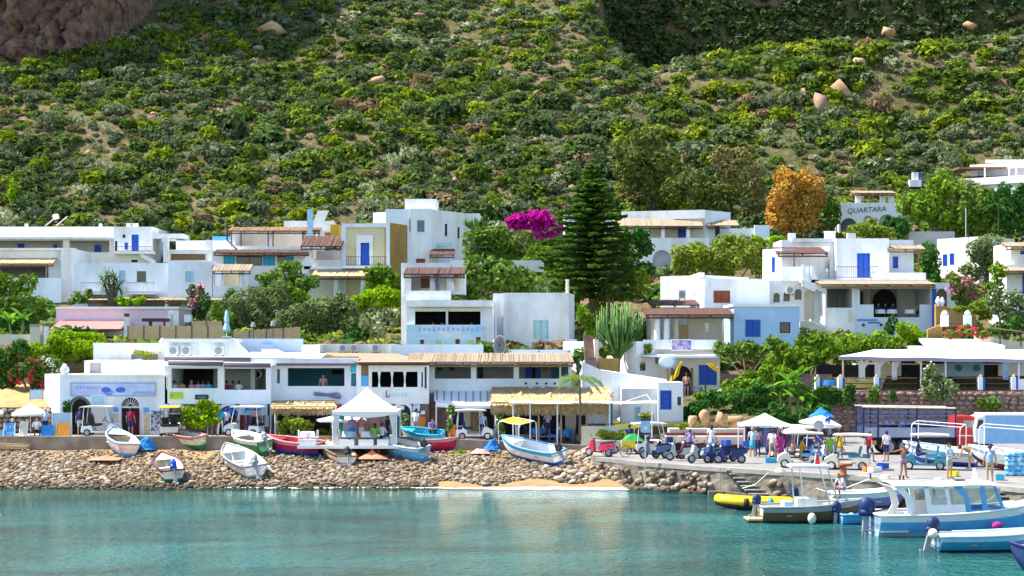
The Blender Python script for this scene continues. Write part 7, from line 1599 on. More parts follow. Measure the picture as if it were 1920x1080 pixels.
# cabin boat
cbt =boat('large pale blue and white cabin motor boat moored at the right',sea(1815,1006)+Vector((0,1.0,-0.3)),R(5),7.6,2.6,1.15,(pm('pale_hull_blue',(0.30,0.52,0.66),None,2,0.35),LBLUE,WPAINT,WPAINT),0,0,0.88,seats=0,name='cabin_boat',rise=0.5)
motor(cbt,(-3.85,0.1,0.95),BLUED,s=1.55,tilt=0.05)
cw =WPAINT
for s_ in (-1,1):
    y =0.98*s_; 
    def sidep(name,pts,m_=cw):bb =MB(); bb.extr([(p[0],y-0.03*s_,p[1]) for p in pts],(0,0.06*s_,0)); bb.build(name,m_,cbt)
    sidep('cabin_post',[(-2.95,0.95),(-2.55,0.95),(-2.35,1.5),(-2.5,2.0),(-2.9,2.38),(-3.2,2.38),(-2.75,1.9),(-2.65,1.45)])
    sidep('cabin_post',[(-1.75,1.1),(-1.55,1.1),(-1.75,2.38),(-1.95,2.38)]); sidep('window_sill',[(-2.55,0.95),(0.0,0.95),(0.0,1.12),(-2.55,1.12)])
    sidep('cabin_panel',[(-1.55,1.12),(-0.05,1.12),(-0.05,1.62),(-1.63,1.62)]); sidep('cabin_post',[(-0.95,1.62),(-0.8,1.62),(-0.95,2.38),(-1.1,2.38)])
    sidep('cabin_post',[(-0.12,0.95),(0.12,0.95),(0.0,1.7),(-0.35,2.38),(-0.75,2.38),(-0.25,1.9)],LBLUE)
    sidep('cabin_panel',[(0.12,0.95),(1.6,1.0),(1.45,1.45),(0.05,1.4)],LBLUE); sidep('cabin_post',[(0.55,1.42),(0.75,1.42),(0.6,2.38),(0.42,2.38)],LBLUE); sidep('cabin_post',[(1.35,1.43),(1.5,1.43),(1.1,2.38),(0.98,2.38)],LBLUE)
    sidep('roof_rail',[(-3.1,2.3),(1.1,2.3),(1.1,2.4),(-3.1,2.4)])
    b =MB(); b.box(-1.5,1.2,y-0.008,y+0.008,1.62,2.3); b.build('window',clearm('cabin_glass',(0.75,0.85,0.9),0.22),cbt)
b =MB(); rows =[[(-3.3+4.55*k/10,u,2.40+0.12*(1-abs(u)**2*0.7)+0.03*math.sin(k)) for k in range(11)] for u in (-1.08,-0.9,-0.4,0.4,0.9,1.08)]; b.grid(rows); b.grid([[(p[0],p[1],2.38) for p in r_] for r_ in rows]); b.grid([[rows[0][k] for k in range(11)],[(rows[0][k][0],rows[0][k][1],2.38) for k in range(11)]]); b.build('roof',WPAINT,cbt,True)
b =MB(); b.extr([(1.5,-0.95,1.3),(1.5,0.95,1.3),(1.1,0.9,2.36),(1.1,-0.9,2.36)],(0.03,0,0)); b.build('windscreen',clearm('cabin_glass'),cbt)
b =MB(); b.extr([(0.45,0,2.5),(0.75,0,2.5),(0.62,0,3.05),(0.55,0,3.05)],(0,0.04,0)); b.build('radio_fin',WPAINT,cbt); b =MB(); b.box(-0.3,0.1,-0.25,0.1,2.53,2.58); b.build('roof_hatch',IRON,cbt)
b =MB(); b.box(1.5,3.0,-0.85,0.85,1.25,1.42); b.build('fore_cabin',WPAINT,cbt); b =MB(); b.box(-3.75,-2.6,-1.0,1.0,0.5,0.56); b.build('aft_deck',CREAMP,cbt); b =MB(); b.tube([(1.8,-1.0,1.35),(1.9,-1.0,1.75),(3.4,-0.4,2.0)],0.025,5); b.build('rail',STEEL,cbt)
b =MB(); b.ell((1.0,-1.33,0.75),(0.26,0.16,0.2),10,6); b.build('fender',MG,cbt,True); b =MB(); b.tube([(-4.4,-0.75,0.5),(-4.4,-0.2,0.5),(-3.8,-0.2,0.5)],0.03,5); b.tube([(-4.35,-0.7,0.5),(-4.35,-0.7,-0.1)],0.025,5); b.tube([(-4.35,-0.3,0.5),(-4.35,-0.3,-0.1)],0.025,5); b.build('ladder',STEEL,cbt)
# front right boat
fb =boat('teal blue open motor boat with a round white buoy at the lower right',sea(1880,1034)+Vector((0,0.5,-0.25)),R(4),5.0,1.8,0.82,(BLUED,pm('teal_hull',(0.03,0.28,0.44),None,2,0.35),PALEB,WPAINT),0,0,0.9,seats=1,name='motor_boat'); motor(fb,(-2.55,0,0.8),BLUED,s=1.25,tilt=0.25)
b =MB(); b.ell((-2.75,-0.45,0.95),(0.2,0.2,0.2),10,7); b.build('buoy',CREAMP,fb,True); b =MB(); b.ell((0.9,-1.0,0.55),(0.32,0.1,0.1),10,6); b.build('fender',CREAMP,fb,True)
boat('bow of a dark violet boat just showing at the lower right corner',sea(1990,1075)+Vector((0,0.3,-0.25)),R(150),3.2,1.5,0.9,(BLUED,NAV,NAV,CREAMP),0,0,seats=1)
# bollards and small posts on the quay
for (px,py,h_,r_,lab) in ((1581,892,0.62,0.2,'rusty red mooring bollard behind the moored boats'),):
    t =thing('mooring_bollard',lab,'bollard',quay(px,py)); b =MB(); b.lathe((0,0,0),[(r_*1.15,0),(r_*1.15,0.06),(r_*0.85,0.1),(r_*0.8,h_*0.7),(r_*1.2,h_*0.8),(r_*1.3,h_*0.93),(r_*0.9,h_)],14); b.build('body',RUST,t,True); b =MB(); b.tube([(0,0,h_*0.85),(0.45,0,h_*0.88)],[0.1,0.07],8); b.build('horn',RUST,t,True)
for k,(px,py) in enumerate(((1632,897),(1687,901),(1694,901))):
    b =MB(); b.lathe((0,0,0),[(0.07,0),(0.07,0.03),(0.045,0.05),(0.045,0.22),(0.06,0.25)],8); o =b.build('mooring_pin',IRON); o.location =quay(px,py); tag(o,['dark mooring pin left of the pointing person','dark mooring pin at the feet of the pointing person, left of two','dark mooring pin at the feet of the pointing person, right of two'][k],'bollard')
b =MB(); b.tube([quay(1630,902)+Vector((0,0,0.1)),W(1560,925,77),sea(1530,950)+Vector((0,0,0.9))],0.02,4); tag(b.build('mooring_rope',CREAMP),'pale mooring rope from the quay to the green boat','rope')

# ================================================================== vehicles
def wheel(parent,x,y,z,r_,w_,rim=GREYM):
    b =MB(); b.lathe((x,y-w_/2,z),[(r_*0.6,0),(r_*0.93,0),(r_,w_*0.25),(r_,w_*0.75),(r_*0.93,w_),(r_*0.6,w_)],16,axis='y'); o =b.build('wheel',BLACK,parent,True)
    b =MB(); b.lathe((x,y-w_*0.52,z),[(0.02,0),(r_*0.62,0.0),(r_*0.62,w_*1.04),(0.02,w_*1.04)],12,axis='y'); b.build('rim',rim,o); return o
def golf_cart(label,loc,rz,body,seat,roof=CREAMP,cat='golf cart'):
    t =thing('golf_cart',label,cat,loc,rz,'golf carts along the seafront'); prof =[(-1.15,0.28),(-1.1,0.62),(-0.5,0.66),(-0.42,0.34),(0.45,0.30),(0.58,0.72),(0.78,0.80),(1.12,0.62),(1.2,0.34),(1.05,0.24),(-1.0,0.22)]
    b =MB(); b.extr([(p[0],-0.55,p[1]) for p in prof],(0,1.1,0)); b.build('body',body,t)
    for x in (-0.75,0.82):
        for y in (-0.5,0.5):wheel(t,x,y,0.23,0.23,0.18,GREYM if x < 0 else CREAML)
    b =MB(); b.cbox((-0.32,0,0.70),(0.55,1.02,0.13)); b.build('seat',seat,t)
    for y in (-0.26,0.26):b =MB(); b.cbox((-0.62,y,0.98),(0.12,0.44,0.42),mat=Matrix.Rotation(-0.2,3,'Y')); b.build('backrest',seat,t)
    b =MB(); b.cbox((-0.95,0,0.72),(0.4,0.98,0.12)); b.build('rear_seat',seat,t)
    for (x,x2) in ((0.72,0.45),(-1.05,-0.95)):
        for y in (-0.5,0.5):b =MB(); b.tube([(x,y,0.6),(x2,y,1.82)],0.022,6); b.build('roof_post',IRON if body is not WPAINT else WPAINT,t)
    b =MB(); rows =[[(-1.2+1.95*k/8,u,1.83+0.07*math.sin(math.pi*k/8)*(1-u*u*0.8)) for k in range(9)] for u in (-0.6,-0.5,0,0.5,0.6)]; b.grid(rows); b.grid([[(p[0],p[1],1.78) for p in r_] for r_ in rows]); b.grid([rows[0],[(p[0],p[1],1.78) for p in rows[0]]]); b.grid([rows[-1],[(p[0],p[1],1.78) for p in rows[-1]]]); b.grid([[r_[0] for r_ in rows],[(r_[0][0],r_[0][1],1.78) for r_ in rows]]); b.build('roof',roof,t,True)
    b =MB(); b.extr([(0.70,-0.48,0.8),(0.70,0.48,0.8),(0.47,0.48,1.75),(0.47,-0.48,1.75)],(0.012,0,0)); b.build('windscreen',clearm('cart_screen',(0.85,0.9,0.92),0.15),t)
    b =MB(); b.tube([(0.6,-0.25,0.78),(0.28,-0.25,1.02)],0.02,5); ring =[(0.25+0.08*math.cos(a),-0.25+0.17*math.sin(a),1.04+0.15*math.cos(a)) for a in np.linspace(0,6.283,13)]; b.tube(ring,0.014,5,cap=False); b.build('steering_wheel',BLACK,t)
    for y in (-0.38,0.38):b =MB(); b.ell((1.14,y,0.55),(0.06,0.08,0.07),8,5); b.build('headlight',CREAML,t)
    return t
def zp(px,py):  # on the promenade
    Y =99.6; x =gx(px,Y); return Vector((x,Y,zprom(x)))
golf_cart('white roofed golf cart parked in front of the souvenir shop',zp(190,0),R(0),WPAINT,BLACK)
golf_cart('golf cart with a bright yellow roof beside the lime street tree',zp(322,0)+Vector((0,-0.2,0)),R(95),CREAMP,BLACK,YELP)
golf_cart('golf cart with white roof parked behind the green boat',zp(458,0),R(170),WPAINT,BLACK,WPAINT)
golf_cart('golf cart under the striped awning beside the flowering climbers',zp(888,0),R(5),WPAINT,BLUED,CREAMP)
golf_cart('white roofed golf cart behind the blue notice sign and scooters',quay(1225,852)+Vector((0,0.6,0)),R(10),WPAINT,BLUED,WPAINT)
golf_cart('cream golf cart with bright blue seats in front of the market tent',quay(1500,876),R(172),CREAMP,LBLUE)
golf_cart('blue golf cart with tall plastic curtain behind the cream golf cart',quay(1480,858)+Vector((0,0.3,0)),R(150),NAV,BLUED)
golf_cart('golf cart hidden behind the no parking sign',quay(1535,862)+Vector((0,0.2,0)),R(20),WPAINT,BLUED)
golf_cart('cream golf cart with luggage baskets behind the rusty bollard',quay(1590,880),R(165),CREAMP,TEAL)
golf_cart('teal golf cart with turquoise seats behind the pointing person',quay(1735,880),R(165),TEAL,TURQ)
def scooter(label,loc,rz,body,seat=BLACK,box=None,lean=0.12,group='scooters parked along the quay'):
    t =thing('scooter',label,'scooter',loc,rz,group); t.rotation_euler =(Matrix.Rotation(rz,3,'Z') @ Matrix.Rotation(lean,3,'X')).to_euler()
    wheel(t,-0.62,0,0.25,0.25,0.12); wheel(t,0.65,0,0.25,0.25,0.11)
    b =MB(); b.extr([(p[0],-0.15,p[1]) for p in ((-1.0,0.62),(-0.85,0.78),(-0.1,0.70),(0.0,0.45),(-0.1,0.3),(-0.55,0.38))],(0,0.3,0)); b.build('rear_body',body,t)
    b =MB(); b.extr([(p[0],-0.17,p[1]) for p in ((0.28,0.28),(0.38,0.98),(0.48,0.98),(0.62,0.6),(0.42,0.26))],(0,0.34,0)); b.build('leg_shield',body,t); b =MB(); b.box(-0.15,0.4,-0.16,0.16,0.24,0.31); b.build('floorboard',BLACK,t)
    b =MB(); b.extr([(p[0],-0.14,p[1]) for p in ((-0.9,0.79),(-0.75,0.9),(-0.2,0.82),(-0.05,0.74),(-0.1,0.71),(-0.86,0.765))],(0,0.28,0)); b.build('seat',seat,t)
    b =MB(); b.tube([(0.65,0,0.25),(0.45,0,0.95),(0.38,0,1.05)],0.03,6); b.tube([(0.36,-0.33,1.06),(0.40,0,1.04),(0.36,0.33,1.06)],0.018,5); b.build('handlebar',BLACK,t); b =MB(); b.ell((0.5,0,0.93),(0.06,0.1,0.08),8,5); b.build('headlight',CREAML,t)
    b =MB(); b.extr([(p[0],-0.07,p[1]) for p in ((0.42,0.42),(0.62,0.55),(0.9,0.42),(0.85,0.36),(0.64,0.48))],(0,0.14,0)); b.build('mudguard',body,t)
    for y in (-0.28,0.28):b =MB(); b.tube([(0.38,y,1.06),(0.42,y*1.15,1.22)],0.01,4); b.ell((0.42,y*1.15,1.25),(0.02,0.06,0.04),6,4); b.build('mirror',BLACK,t)
    if box:b =MB(); b.box(-1.05,-0.7,-0.2,0.2,0.92,1.22); b.build('top_box',box,t)
    return t
scooter('bright red scooter with a blue shield at the end of the promenade wall',quay(1123,856),R(150),CRIM)
scooter('blue and grey scooter just right of the blue notice sign',quay(1228,860),R(190),pm('slate_paint',(0.10,0.17,0.28),None,3,0.3),box=NAV)
scooter('silver motorbike with dark seat in the middle of the scooter row',quay(1278,864),R(175),GREYM)
scooter('white motorbike with green bag in front of the rider',quay(1316,868),R(205),GREYM,seat=TEAL)
scooter('pale blue scooter tucked behind the rightmost scooter',quay(1345,869)+Vector((0,0.5,0)),R(215),NAV,box=BLUE)
scooter('dark blue scooter with a blue top box at the right end of the row',quay(1369,869),R(180),NAV,box=BLUE)
scooter('black scooter between the grey scooter and the silver motorbike',quay(1252,860)+Vector((0,0.3,0)),R(185),BLACK)
scooter('dark maroon scooter behind the white motorbike',quay(1300,862)+Vector((0,0.7,0)),R(200),MAROON)
scooter('charcoal scooter near the right end of the row, second from the market tent',quay(1356,866)+Vector((0,0.2,0)),R(195),IRON)
# bicycle
t =thing('bicycle','silver bicycle leaning beside the red scooter','bicycle',quay(1157,857),R(10))
for x in (-0.5,0.5):ring =[(x+0.33*math.cos(a),0,0.33+0.33*math.sin(a)) for a in np.linspace(0,6.283,21)]; b =MB(); b.tube(ring,0.02,5,cap=False); [b.tube([(x,0,0.33),(x+0.32*math.cos(a),0,0.33+0.32*math.sin(a))],0.004,3) for a in np.linspace(0,5.8,9)]; b.build('wheel',BLACK,t)
b =MB(); b.tube([(-0.5,0,0.33),(-0.15,0,0.8),(0.35,0,0.85),(0,0,0.32),(-0.15,0,0.8)],0.018,5); b.tube([(-0.5,0,0.33),(0,0,0.32)],0.014,5); b.tube([(0.5,0,0.33),(0.35,0,0.85),(0.33,0,1.0)],0.018,5); b.build('frame',STEEL,t)
b =MB(); b.cbox((-0.18,0,0.9),(0.24,0.13,0.05)); b.build('saddle',BLACK,t); b =MB(); b.tube([(0.3,-0.28,1.0),(0.33,0,1.02),(0.3,0.28,1.0)],0.014,5); b.build('handlebar',STEEL,t)
# three wheeler with green load
t =thing('cargo_cart','small yellow three wheeled cargo cart loaded with a green tarpaulin','cart',quay(1182,852)+Vector((0,0.5,0)),R(180)); b =MB(); b.box(-0.9,0.5,-0.5,0.5,0.4,0.8); b.build('cargo_box',YELP,t); b =MB(); b.grid([[(-0.9+1.4*k/8,-0.5+0.2*j,0.8+0.42*math.sin(math.pi*k/8)*math.sin(math.pi*j/5)*(0.7+0.6*float(vnoise(np.array(k*0.9),np.array(j*0.9))))) for k in range(9)] for j in range(6)]); b.build('load',GREEN,t)
for (x,y) in ((-0.5,-0.5),(-0.5,0.5),(0.9,0)):wheel(t,x,y,0.25,0.25,0.12)
b =MB(); b.tube([(0.5,0,0.55),(0.9,0,0.25),(0.8,0,1.0)],0.03,5); b.tube([(0.75,-0.3,1.0),(0.75,0.3,1.0)],0.018,5); b.build('fork',IRON,t)
b =MB(); b.tube([(-0.95,0,0.02),(-0.5,0,0),(0,0,0),(0.5,0,0),(0.95,0,0.02)],[0.02,0.15,0.18,0.15,0.02],8); o =b.build('kayak',YELP,smooth=True); o.location =W(1176,799,98.9); tag(o,'yellow kayak lying on the planter wall','kayak')
# truck
tk =thing('flatbed_truck','red cab truck with a dark blue stake bed parked below the stone wall','truck',Vector((gx(1718,95.5),95.5,QZ)),R(0)); S =95.5/FPX
tx =lambda px:(px-1718)*S; tz =lambda py:gz(py,95.5)-QZ
b =MB(); b.box(tx(1612),tx(1785),-1.0,1.0,tz(820),tz(815)); b.build('bed_floor',BLUED,tk)
for y in (-1.02,1.0):b =MB(); b.box(tx(1612),tx(1640),y,y+0.03,tz(818),tz(800)); b.box(tx(1641),tx(1783),y,y+0.03,tz(818),tz(800)); b.build('drop_side',pm('grey_blue_panel',(0.34,0.36,0.46),None,3,0.5),tk)
for y in (-1.03,1.03):
    for py in (770,777,785,793):b =MB(); b.box(tx(1611),tx(1783),y-0.015,y+0.015,tz(py+2),tz(py)); b.build('stake_rail',pm('blue_grey_rail',(0.14,0.16,0.28),None,3,0.5),tk)
    for px in (1612,1639,1711,1783):b =MB(); b.box(tx(px)-0.04,tx(px)+0.04,y-0.04,y+0.04,tz(820),tz(762)); b.build('stake_post',BLUED,tk)
    b =MB(); b.tube([(tx(1610),y,tz(761.5)),(tx(1784),y,tz(764))],0.05,6); b.build('top_rail',CREAM,tk)
for py in (770,785):b =MB(); b.box(tx(1611)-0.02,tx(1611)+0.02,-1,1,tz(py+3),tz(py)); b.build('rear_rail',BLUED,tk)
b =MB(); b.extr([(tx(p[0]),-1.0,tz(p[1])) for p in ((1786,779),(1818,779),(1825,800),(1827,812),(1827,832),(1786,832))],(0,2.0,0)); b.build('cab',RED,tk)
b =MB(); b.extr([(tx(p[0]),-1.012,tz(p[1])) for p in ((1797,787),(1816,787),(1821,800),(1800,800))],(0,0.012,0)); b.build('side_window',glassm('truck_glass',(0.25,0.27,0.25)),tk)
b =MB(); b.extr([(tx(1819),-0.9,tz(783)),(tx(1819),0.9,tz(783)),(tx(1825.5),0.9,tz(799)),(tx(1825.5),-0.9,tz(799))],(0.03,0,0)); b.build('windscreen',GLASS,tk); b =MB(); b.box(tx(1788),tx(1822),-1.012,-1.001,tz(816),tz(814)); b.build('white_stripe',WPAINT,tk)
b =MB(); b.box(tx(1625),tx(1830),-0.4,0.4,tz(833),tz(822)); b.build('chassis',IRON,tk); b =MB(); b.box(tx(1822),tx(1829),-1.0,1.0,tz(836),tz(826)); b.build('bumper',GREYM,tk)
for px in (1660,1688,1801):
    for y in (-0.85,0.85):wheel(tk,tx(px),y,0.47,0.47,0.28)
for px in (1617,1632):b =MB(); b.box(tx(px)-0.12,tx(px)+0.12,-1.06,-1.03,tz(832),tz(824)); b.build('orange_lamp',ORP,tk)
for k in range(9):b =MB(); b.ell((tx(1650+k*14),-0.3+0.3*(k % 3),tz(797)),(0.3,0.35,0.22),8,5); b.build('dark_sack',NAV if k % 2 else BLACK,tk)
# white and blue van
vn =thing('box_van','white van with a pale blue side cut by the right edge','van',Vector((gx(1880,95),95,QZ)),R(0)); S2 =95/FPX; vx =lambda px:(px-1880)*S2; vz =lambda py:gz(py,95)-QZ
b =MB(); b.box(vx(1838),vx(2010),-1.0,1.0,vz(830),vz(778)); b.build('cargo_box',LBLUE if False else pm('van_blue',(0.24,0.46,0.70),None,2,0.35),vn); b =MB(); b.extr([(vx(p[0]),-1.0,vz(p[1])) for p in ((1824,782),(1838,777),(1838,830),(1820,830),(1819,805))],(0,2.0,0)); b.build('cab',WPAINT,vn)
b =MB(); b.box(vx(1836),vx(2010),-1.03,1.03,vz(778),vz(775)); b.build('roof',WPAINT,vn); b =MB(); b.box(vx(1842),vx(2000),-1.012,-1.002,vz(796),vz(794.5)); b.build('stripe',PALEB,vn)
b =MB(); b.extr([(vx(p[0]),-1.012,vz(p[1])) for p in ((1825,786),(1834,785),(1834,800),(1822,802))],(0,0.01,0)); b.build('side_window',GLASS,vn)
for px in (1845,1960):
    for y in (-0.85,0.85):wheel(vn,vx(px),y,0.36,0.36,0.24)

# ================================================================== tents, parasols, signs, furniture
def pyramid_tent(name,label,apex,x0,x1,ye,ybase,Yf,depth,curtains,valance=0.28,mats=(CLOTHW,WPAINT)):
    L =Vector((gx((x0+x1)/2,Yf),Yf,gz(ybase,Yf))); t =thing(name,label,'tent',L); w_ =(gx(x1,Yf)-gx(x0,Yf))/2; ze =gz(ye,Yf)-L.z; za =gz(apex[1],Yf)-L.z; b =MB(); n =10; rings =[]
    for k in range(9):
        u =k/8; h_ =ze+(za-ze)*(u**1.35); s_ =1-u; ring =[]
        for q in range(4*n):
            sd,f =divmod(q,n); f =f/n*2-1; c_ =[(f,-1),(1,f),(-f,1),(-1,-f)][sd]; ring.append((c_[0]*w_*s_,depth/2+c_[1]*depth/2*s_,h_-0.06*(1-f*f)*s_*(1-s_)*4))
        rings.append(ring)
    b.grid(rings,closed=True); b.build('canopy',mats[0],t,True)
    b =MB(); lo =[(p[0],p[1],p[2]-valance*(0.55+0.75*math.sin(math.pi*((q % n)/n)))) for q,p in enumerate(rings[0])]; b.grid([rings[0],lo],closed=True); b.build('valance',mats[0],t)
    for (sx,sy) in ((-1,0),(1,0),(-1,1),(1,1)):
        x,y =sx*(w_-0.06),sy*depth+(0.06 if not sy else -0.06); b =MB(); b.tube([(x,y,0),(x,y,ze)],0.04,6); b.build('post',mats[1],t)
        if curtains:
            b =MB(); rows =[[(x-sx*0.05-sx*wd*j/8,y+0.06*(j % 2)-0.02,z) for j in range(9)] for (z,wd) in ((ze-0.05,0.42),(ze*0.6,0.26),(ze*0.4,0.2),(0.05,0.38))]; b.grid(rows); b.build('curtain',curtains[0 if sy == 0 else 1],t)
    return t
dk =thing('timber_deck','white edged timber deck on stilts carrying the gazebo over the beach','deck',W(650,836,94.6)); L =dk.location; zd =L.z
for k in range(14):y =94.6+k*0.26; b =MB(); b.box(gx(560,95),gx(760,95),y,y+0.25,zd-0.06,zd); b.build('plank',WOODL,dk,off=L)
b =MB(); b.box(gx(560,95)-0.02,gx(760,95)+0.02,94.5,94.58,zd-0.16,zd+0.02); b.build('edge_board',WPAINT,dk,off=L)
for px in (566,610,660,710,752):b =MB(); b.box(gx(px,95)-0.07,gx(px,95)+0.07,94.7,94.85,0.9,zd-0.06); b.build('stilt',WOODD,dk,off=L)
for k,(a,b_) in enumerate(((562,592),(636,664),(672,700),(707,728))):
    b =MB(); b.box(gx(a,94.7),gx(b_,94.7),94.7,94.95,zd+0.005,zd+0.36); o =b.build('planter_box',WHITE); tag(o,['white planter box left of the gazebo','white planter box under the gazebo, left of three','white planter box under the gazebo, middle of three','white planter box under the gazebo, right of three'][k],'planter')
pyramid_tent('gazebo','large white gazebo with tied curtains on the seafront deck',(683,728),622,745,771,836,94.9,3.2,(CLOTHW,TQC),0.3)
mk =pyramid_tent('market_tent','white market tent hung with blue and lilac clothes',(1440,776),1394,1488,797,849,94.2,2.6,None,0.12)
r =np.random.default_rng(8); cols =[PALC,CLOTHB,LIL,TQC,PKC,NAV,MG,CLOTHW,PALC]
for k in range(22):
    px =1396+k*4.2; Y =94.3+(k % 3)*0.4; yt =801+r.uniform(0,4); yb =r.uniform(828,845); b =MB(); b.grid([[W(px-3+6*j/4,py+r.uniform(-1,1),Y+0.06*(j % 2)) for j in range(5)] for py in (yt,(yt+yb)/2,yb)]); b.build('hanging_dress',cols[int(r.integers(9))],mk,off=mk.location)
mk.location =mk.location
def parasol(label,px,yt,ye,yb,Y,wpx,mat=CLOTHW,name='parasol',tilt=0.0):
    t =thing(name,label,'parasol',W(px,yb,Y)); t.rotation_euler =(0,tilt,0); s =Y/FPX; H =(yb-yt)*s; he =(yb-ye)*s; R_ =wpx/2*s; b =MB(); b.tube([(0,0,0),(0,0,H)],0.025,6); b.build('pole',WPAINT,t)
    rings =[]; n =24
    for u in (0.02,0.3,0.6,0.85,1.0):rings.append([(R_*u*(1-0.04*math.cos(8*2*math.pi*q/n+math.pi)*u)*math.cos(2*math.pi*q/n),R_*u*(1-0.04*math.cos(8*2*math.pi*q/n+math.pi)*u)*math.sin(2*math.pi*q/n),H-(H-he)*u**1.1) for q in range(n)])
    b =MB(); b.grid(rings,closed=True); b.grid([rings[-1],[(p[0]*0.99,p[1]*0.99,p[2]-0.13) for p in rings[-1]]],closed=True); b.build('canopy',mat,t); b =MB(); b.lathe((0,0,0),[(0.25,0),(0.25,0.06),(0.06,0.1)],12); b.build('base',GREYP,t)
parasol('open white parasol beside the shop boards on the left',57,757,775,822,100.0,68); parasol('open white parasol cut by the left edge',-22,762,772,822,100.3,56); parasol('open white parasol between the market tent and the truck',1532,778,793,848,95.5,78,tilt=0.12); parasol('low white parasol at the right corner of the market tent',1490,799,808,850,94.0,48)
parasol('wide low white parasol behind the gazebo tables',640,776,786,825,99.4,92)
cloth_heap('blue_tarpaulin','bright blue tarpaulin bundle on top of the white parasol by the truck',W(1540,780,96.5),0.75,0.4,0.5,CLOTHB,12)
def board_thing(name,label,cat,x0,x1,yt,yb,Y,mat,lean=0.0,frame=None,legs=True):
    t =thing(name,label,cat,W((x0+x1)/2,yb,Y)); t.rotation_euler =(-lean,0,0); s =Y/FPX; w_ =(x1-x0)*s/2; H =(yb-yt)*s; b =MB(); b.box(-w_,w_,-0.02,0.02,0.0 if not legs else H*0.12,H); b.build('panel',mat,t)
    if frame:
        for x in (-w_,w_):b =MB(); b.box(x-0.03,x+0.03,-0.035,0.035,0,H+0.02); b.build('frame_side',frame,t)
    if legs:b =MB(); b.tube([(0,0.02,H*0.9),(0,H*0.35,0)],0.02,5); b.build('rear_leg',WOODM,t)
    return t
board_thing('display_board','blue picture board at the left end of the promenade','board',7,27,793,820,99.0,blotch('blue_print',(0.03,0.25,0.62),[((0.25,0.55,0.8),0.5,0.6,2)],4),0.15,WPAINT)
board_thing('display_board','small blue board cut by the left edge','board',-6,6,806,820,98.9,LBLUE,0.1,WPAINT); board_thing('easel_board','slanted white easel board beside the parasol','board',36,50,789,819,99.2,CREAMP,0.3,WPAINT)
board_thing('deck_chair','tall bright blue sunbed propped upright beside a seated person','chair',77,97,797,830,98.6,CLOTHB,0.15,CLOTHB); board_thing('deck_chair','orange brown folding deck chair in front of the pale screen','chair',104,128,791,833,98.5,pm('orange_canvas',(0.55,0.24,0.03),(0.42,0.17,0.02),3,0.9),0.3,WOODL)
board_thing('white_screen','tall pale blue screen panel beside the left shop arch','screen',98,134,774,828,99.3,PALEB,0.0,WPAINT,False); board_thing('road_sign_board','pale blue sign board on legs in front of the ochre bank','sign',56,80,731,757,104.2,PALEB,0.05,GREYM)
b =MB(); b.ell((0,0,0.3),(0.42,0.3,0.35),10,6); b.tube([(-0.05,0,0.6),(0,0,1.1)],0.03,5); o =b.build('yellow_sack',CLOTHY,smooth=True); o.location =W(100,757,103.8); tag(o,'yellow covered sack on the bank beside the souvenir shop','sack')
b =MB(); b.cbox((0,0,0.2),(2.4,0.5,0.28),0.15); b.cbox((0.3,-0.3,0.12),(1.8,0.3,0.2),-0.1); o =b.build('timber_pile',WOODL); o.location =on_beach(20,842); tag(o,'pile of old timber at the left end of the beach','timber')
# street signs
def pole_sign(name,label,px,yb,Y,z0):t =thing(name,label,'sign',Vector((gx(px,Y),Y,z0))); return t
t =pole_sign('notice_sign','blue and white notice sign on a tall grey pole by the quay edge',1210,890,87.4,0.1); b =MB(); b.tube([(0,0,0),(0,0,gz(788,87.4)-0.1)],0.04,6); b.build('pole',STEEL,t); b =MB(); b.box(-0.26,0.26,-0.06,-0.03,gz(810,87.4)-0.1,gz(789,87.4)-0.1); b.build('sign_plate',pm('notice_blue',(0.42,0.58,0.74),None,4,0.5),t); b =MB(); b.lathe((0,-0.065,gz(802,87.4)-0.1),[(0.11,0.01),(0.11,0),(0.07,0)],14,axis='y'); b.build('recycling_mark',WPAINT,t); b =MB(); b.box(-0.27,0.27,-0.05,0.05,gz(789,87.4)-0.1,gz(785,87.4)-0.1); b.box(-0.27,0.27,-0.05,0.05,gz(815,87.4)-0.1,gz(811,87.4)-0.1); b.build('frame_bar',IRON,t)
Yq =Yg(876,QZ); t =pole_sign('no_parking_sign','double round traffic sign, the lower one red and blue, beside the cream golf cart',1535,876,Yq,QZ); qz =lambda py:gz(py,Yq)-QZ; b =MB(); b.tube([(0,0,0),(0,0,qz(788))],0.035,6); b.build('pole',STEEL,t)
for (py,r_,m_,nm) in ((797,0.27,GREYM,'grey_disc'),(821,0.25,RED,'red_disc'),(821,0.19,BLUE,'blue_disc')):
    b =MB(); y =-0.05 if nm != 'blue_disc' else -0.065; b.lathe((0,y,qz(py)),[(0.01,0.0),(r_,0.0),(r_,0.012),(0.01,0.012)],20,axis='y'); b.build(nm,m_,t)
b =MB(); b.cbox((0,-0.072,qz(821)),(0.4,0.008,0.05),mat=Matrix.Rotation(R(45),3,'Y')); b.build('red_bar',WPAINT,t)
t =pole_sign('parking_sign','blue parking sign with a white letter under the blue tarpaulin',1553,850,94.5,QZ); qz2 =lambda py:gz(py,94.5)-QZ; b =MB(); b.tube([(0,0,0),(0,0,qz2(780))],0.035,6); b.build('pole',STEEL,t); b =MB(); b.box(-0.2,0.12,-0.06,-0.04,qz2(806),qz2(784)); b.build('sign_plate',BLUE,t)
cu =bpy.data.curves.new('t','FONT'); cu.body ='P'; cu.size =0.6; cu.extrude =0.006; cu.align_x ='CENTER'; o_ =bpy.data.objects.new('t',cu); COL.objects.link(o_); me =bpy.data.meshes.new_from_object(o_.evaluated_get(bpy.context.evaluated_depsgraph_get())); bpy.data.objects.remove(o_); me.materials.clear(); me.materials.append(WPAINT); link(me,'letter',t,(-0.04,-0.07,qz2(803)),(R(90),0,0))
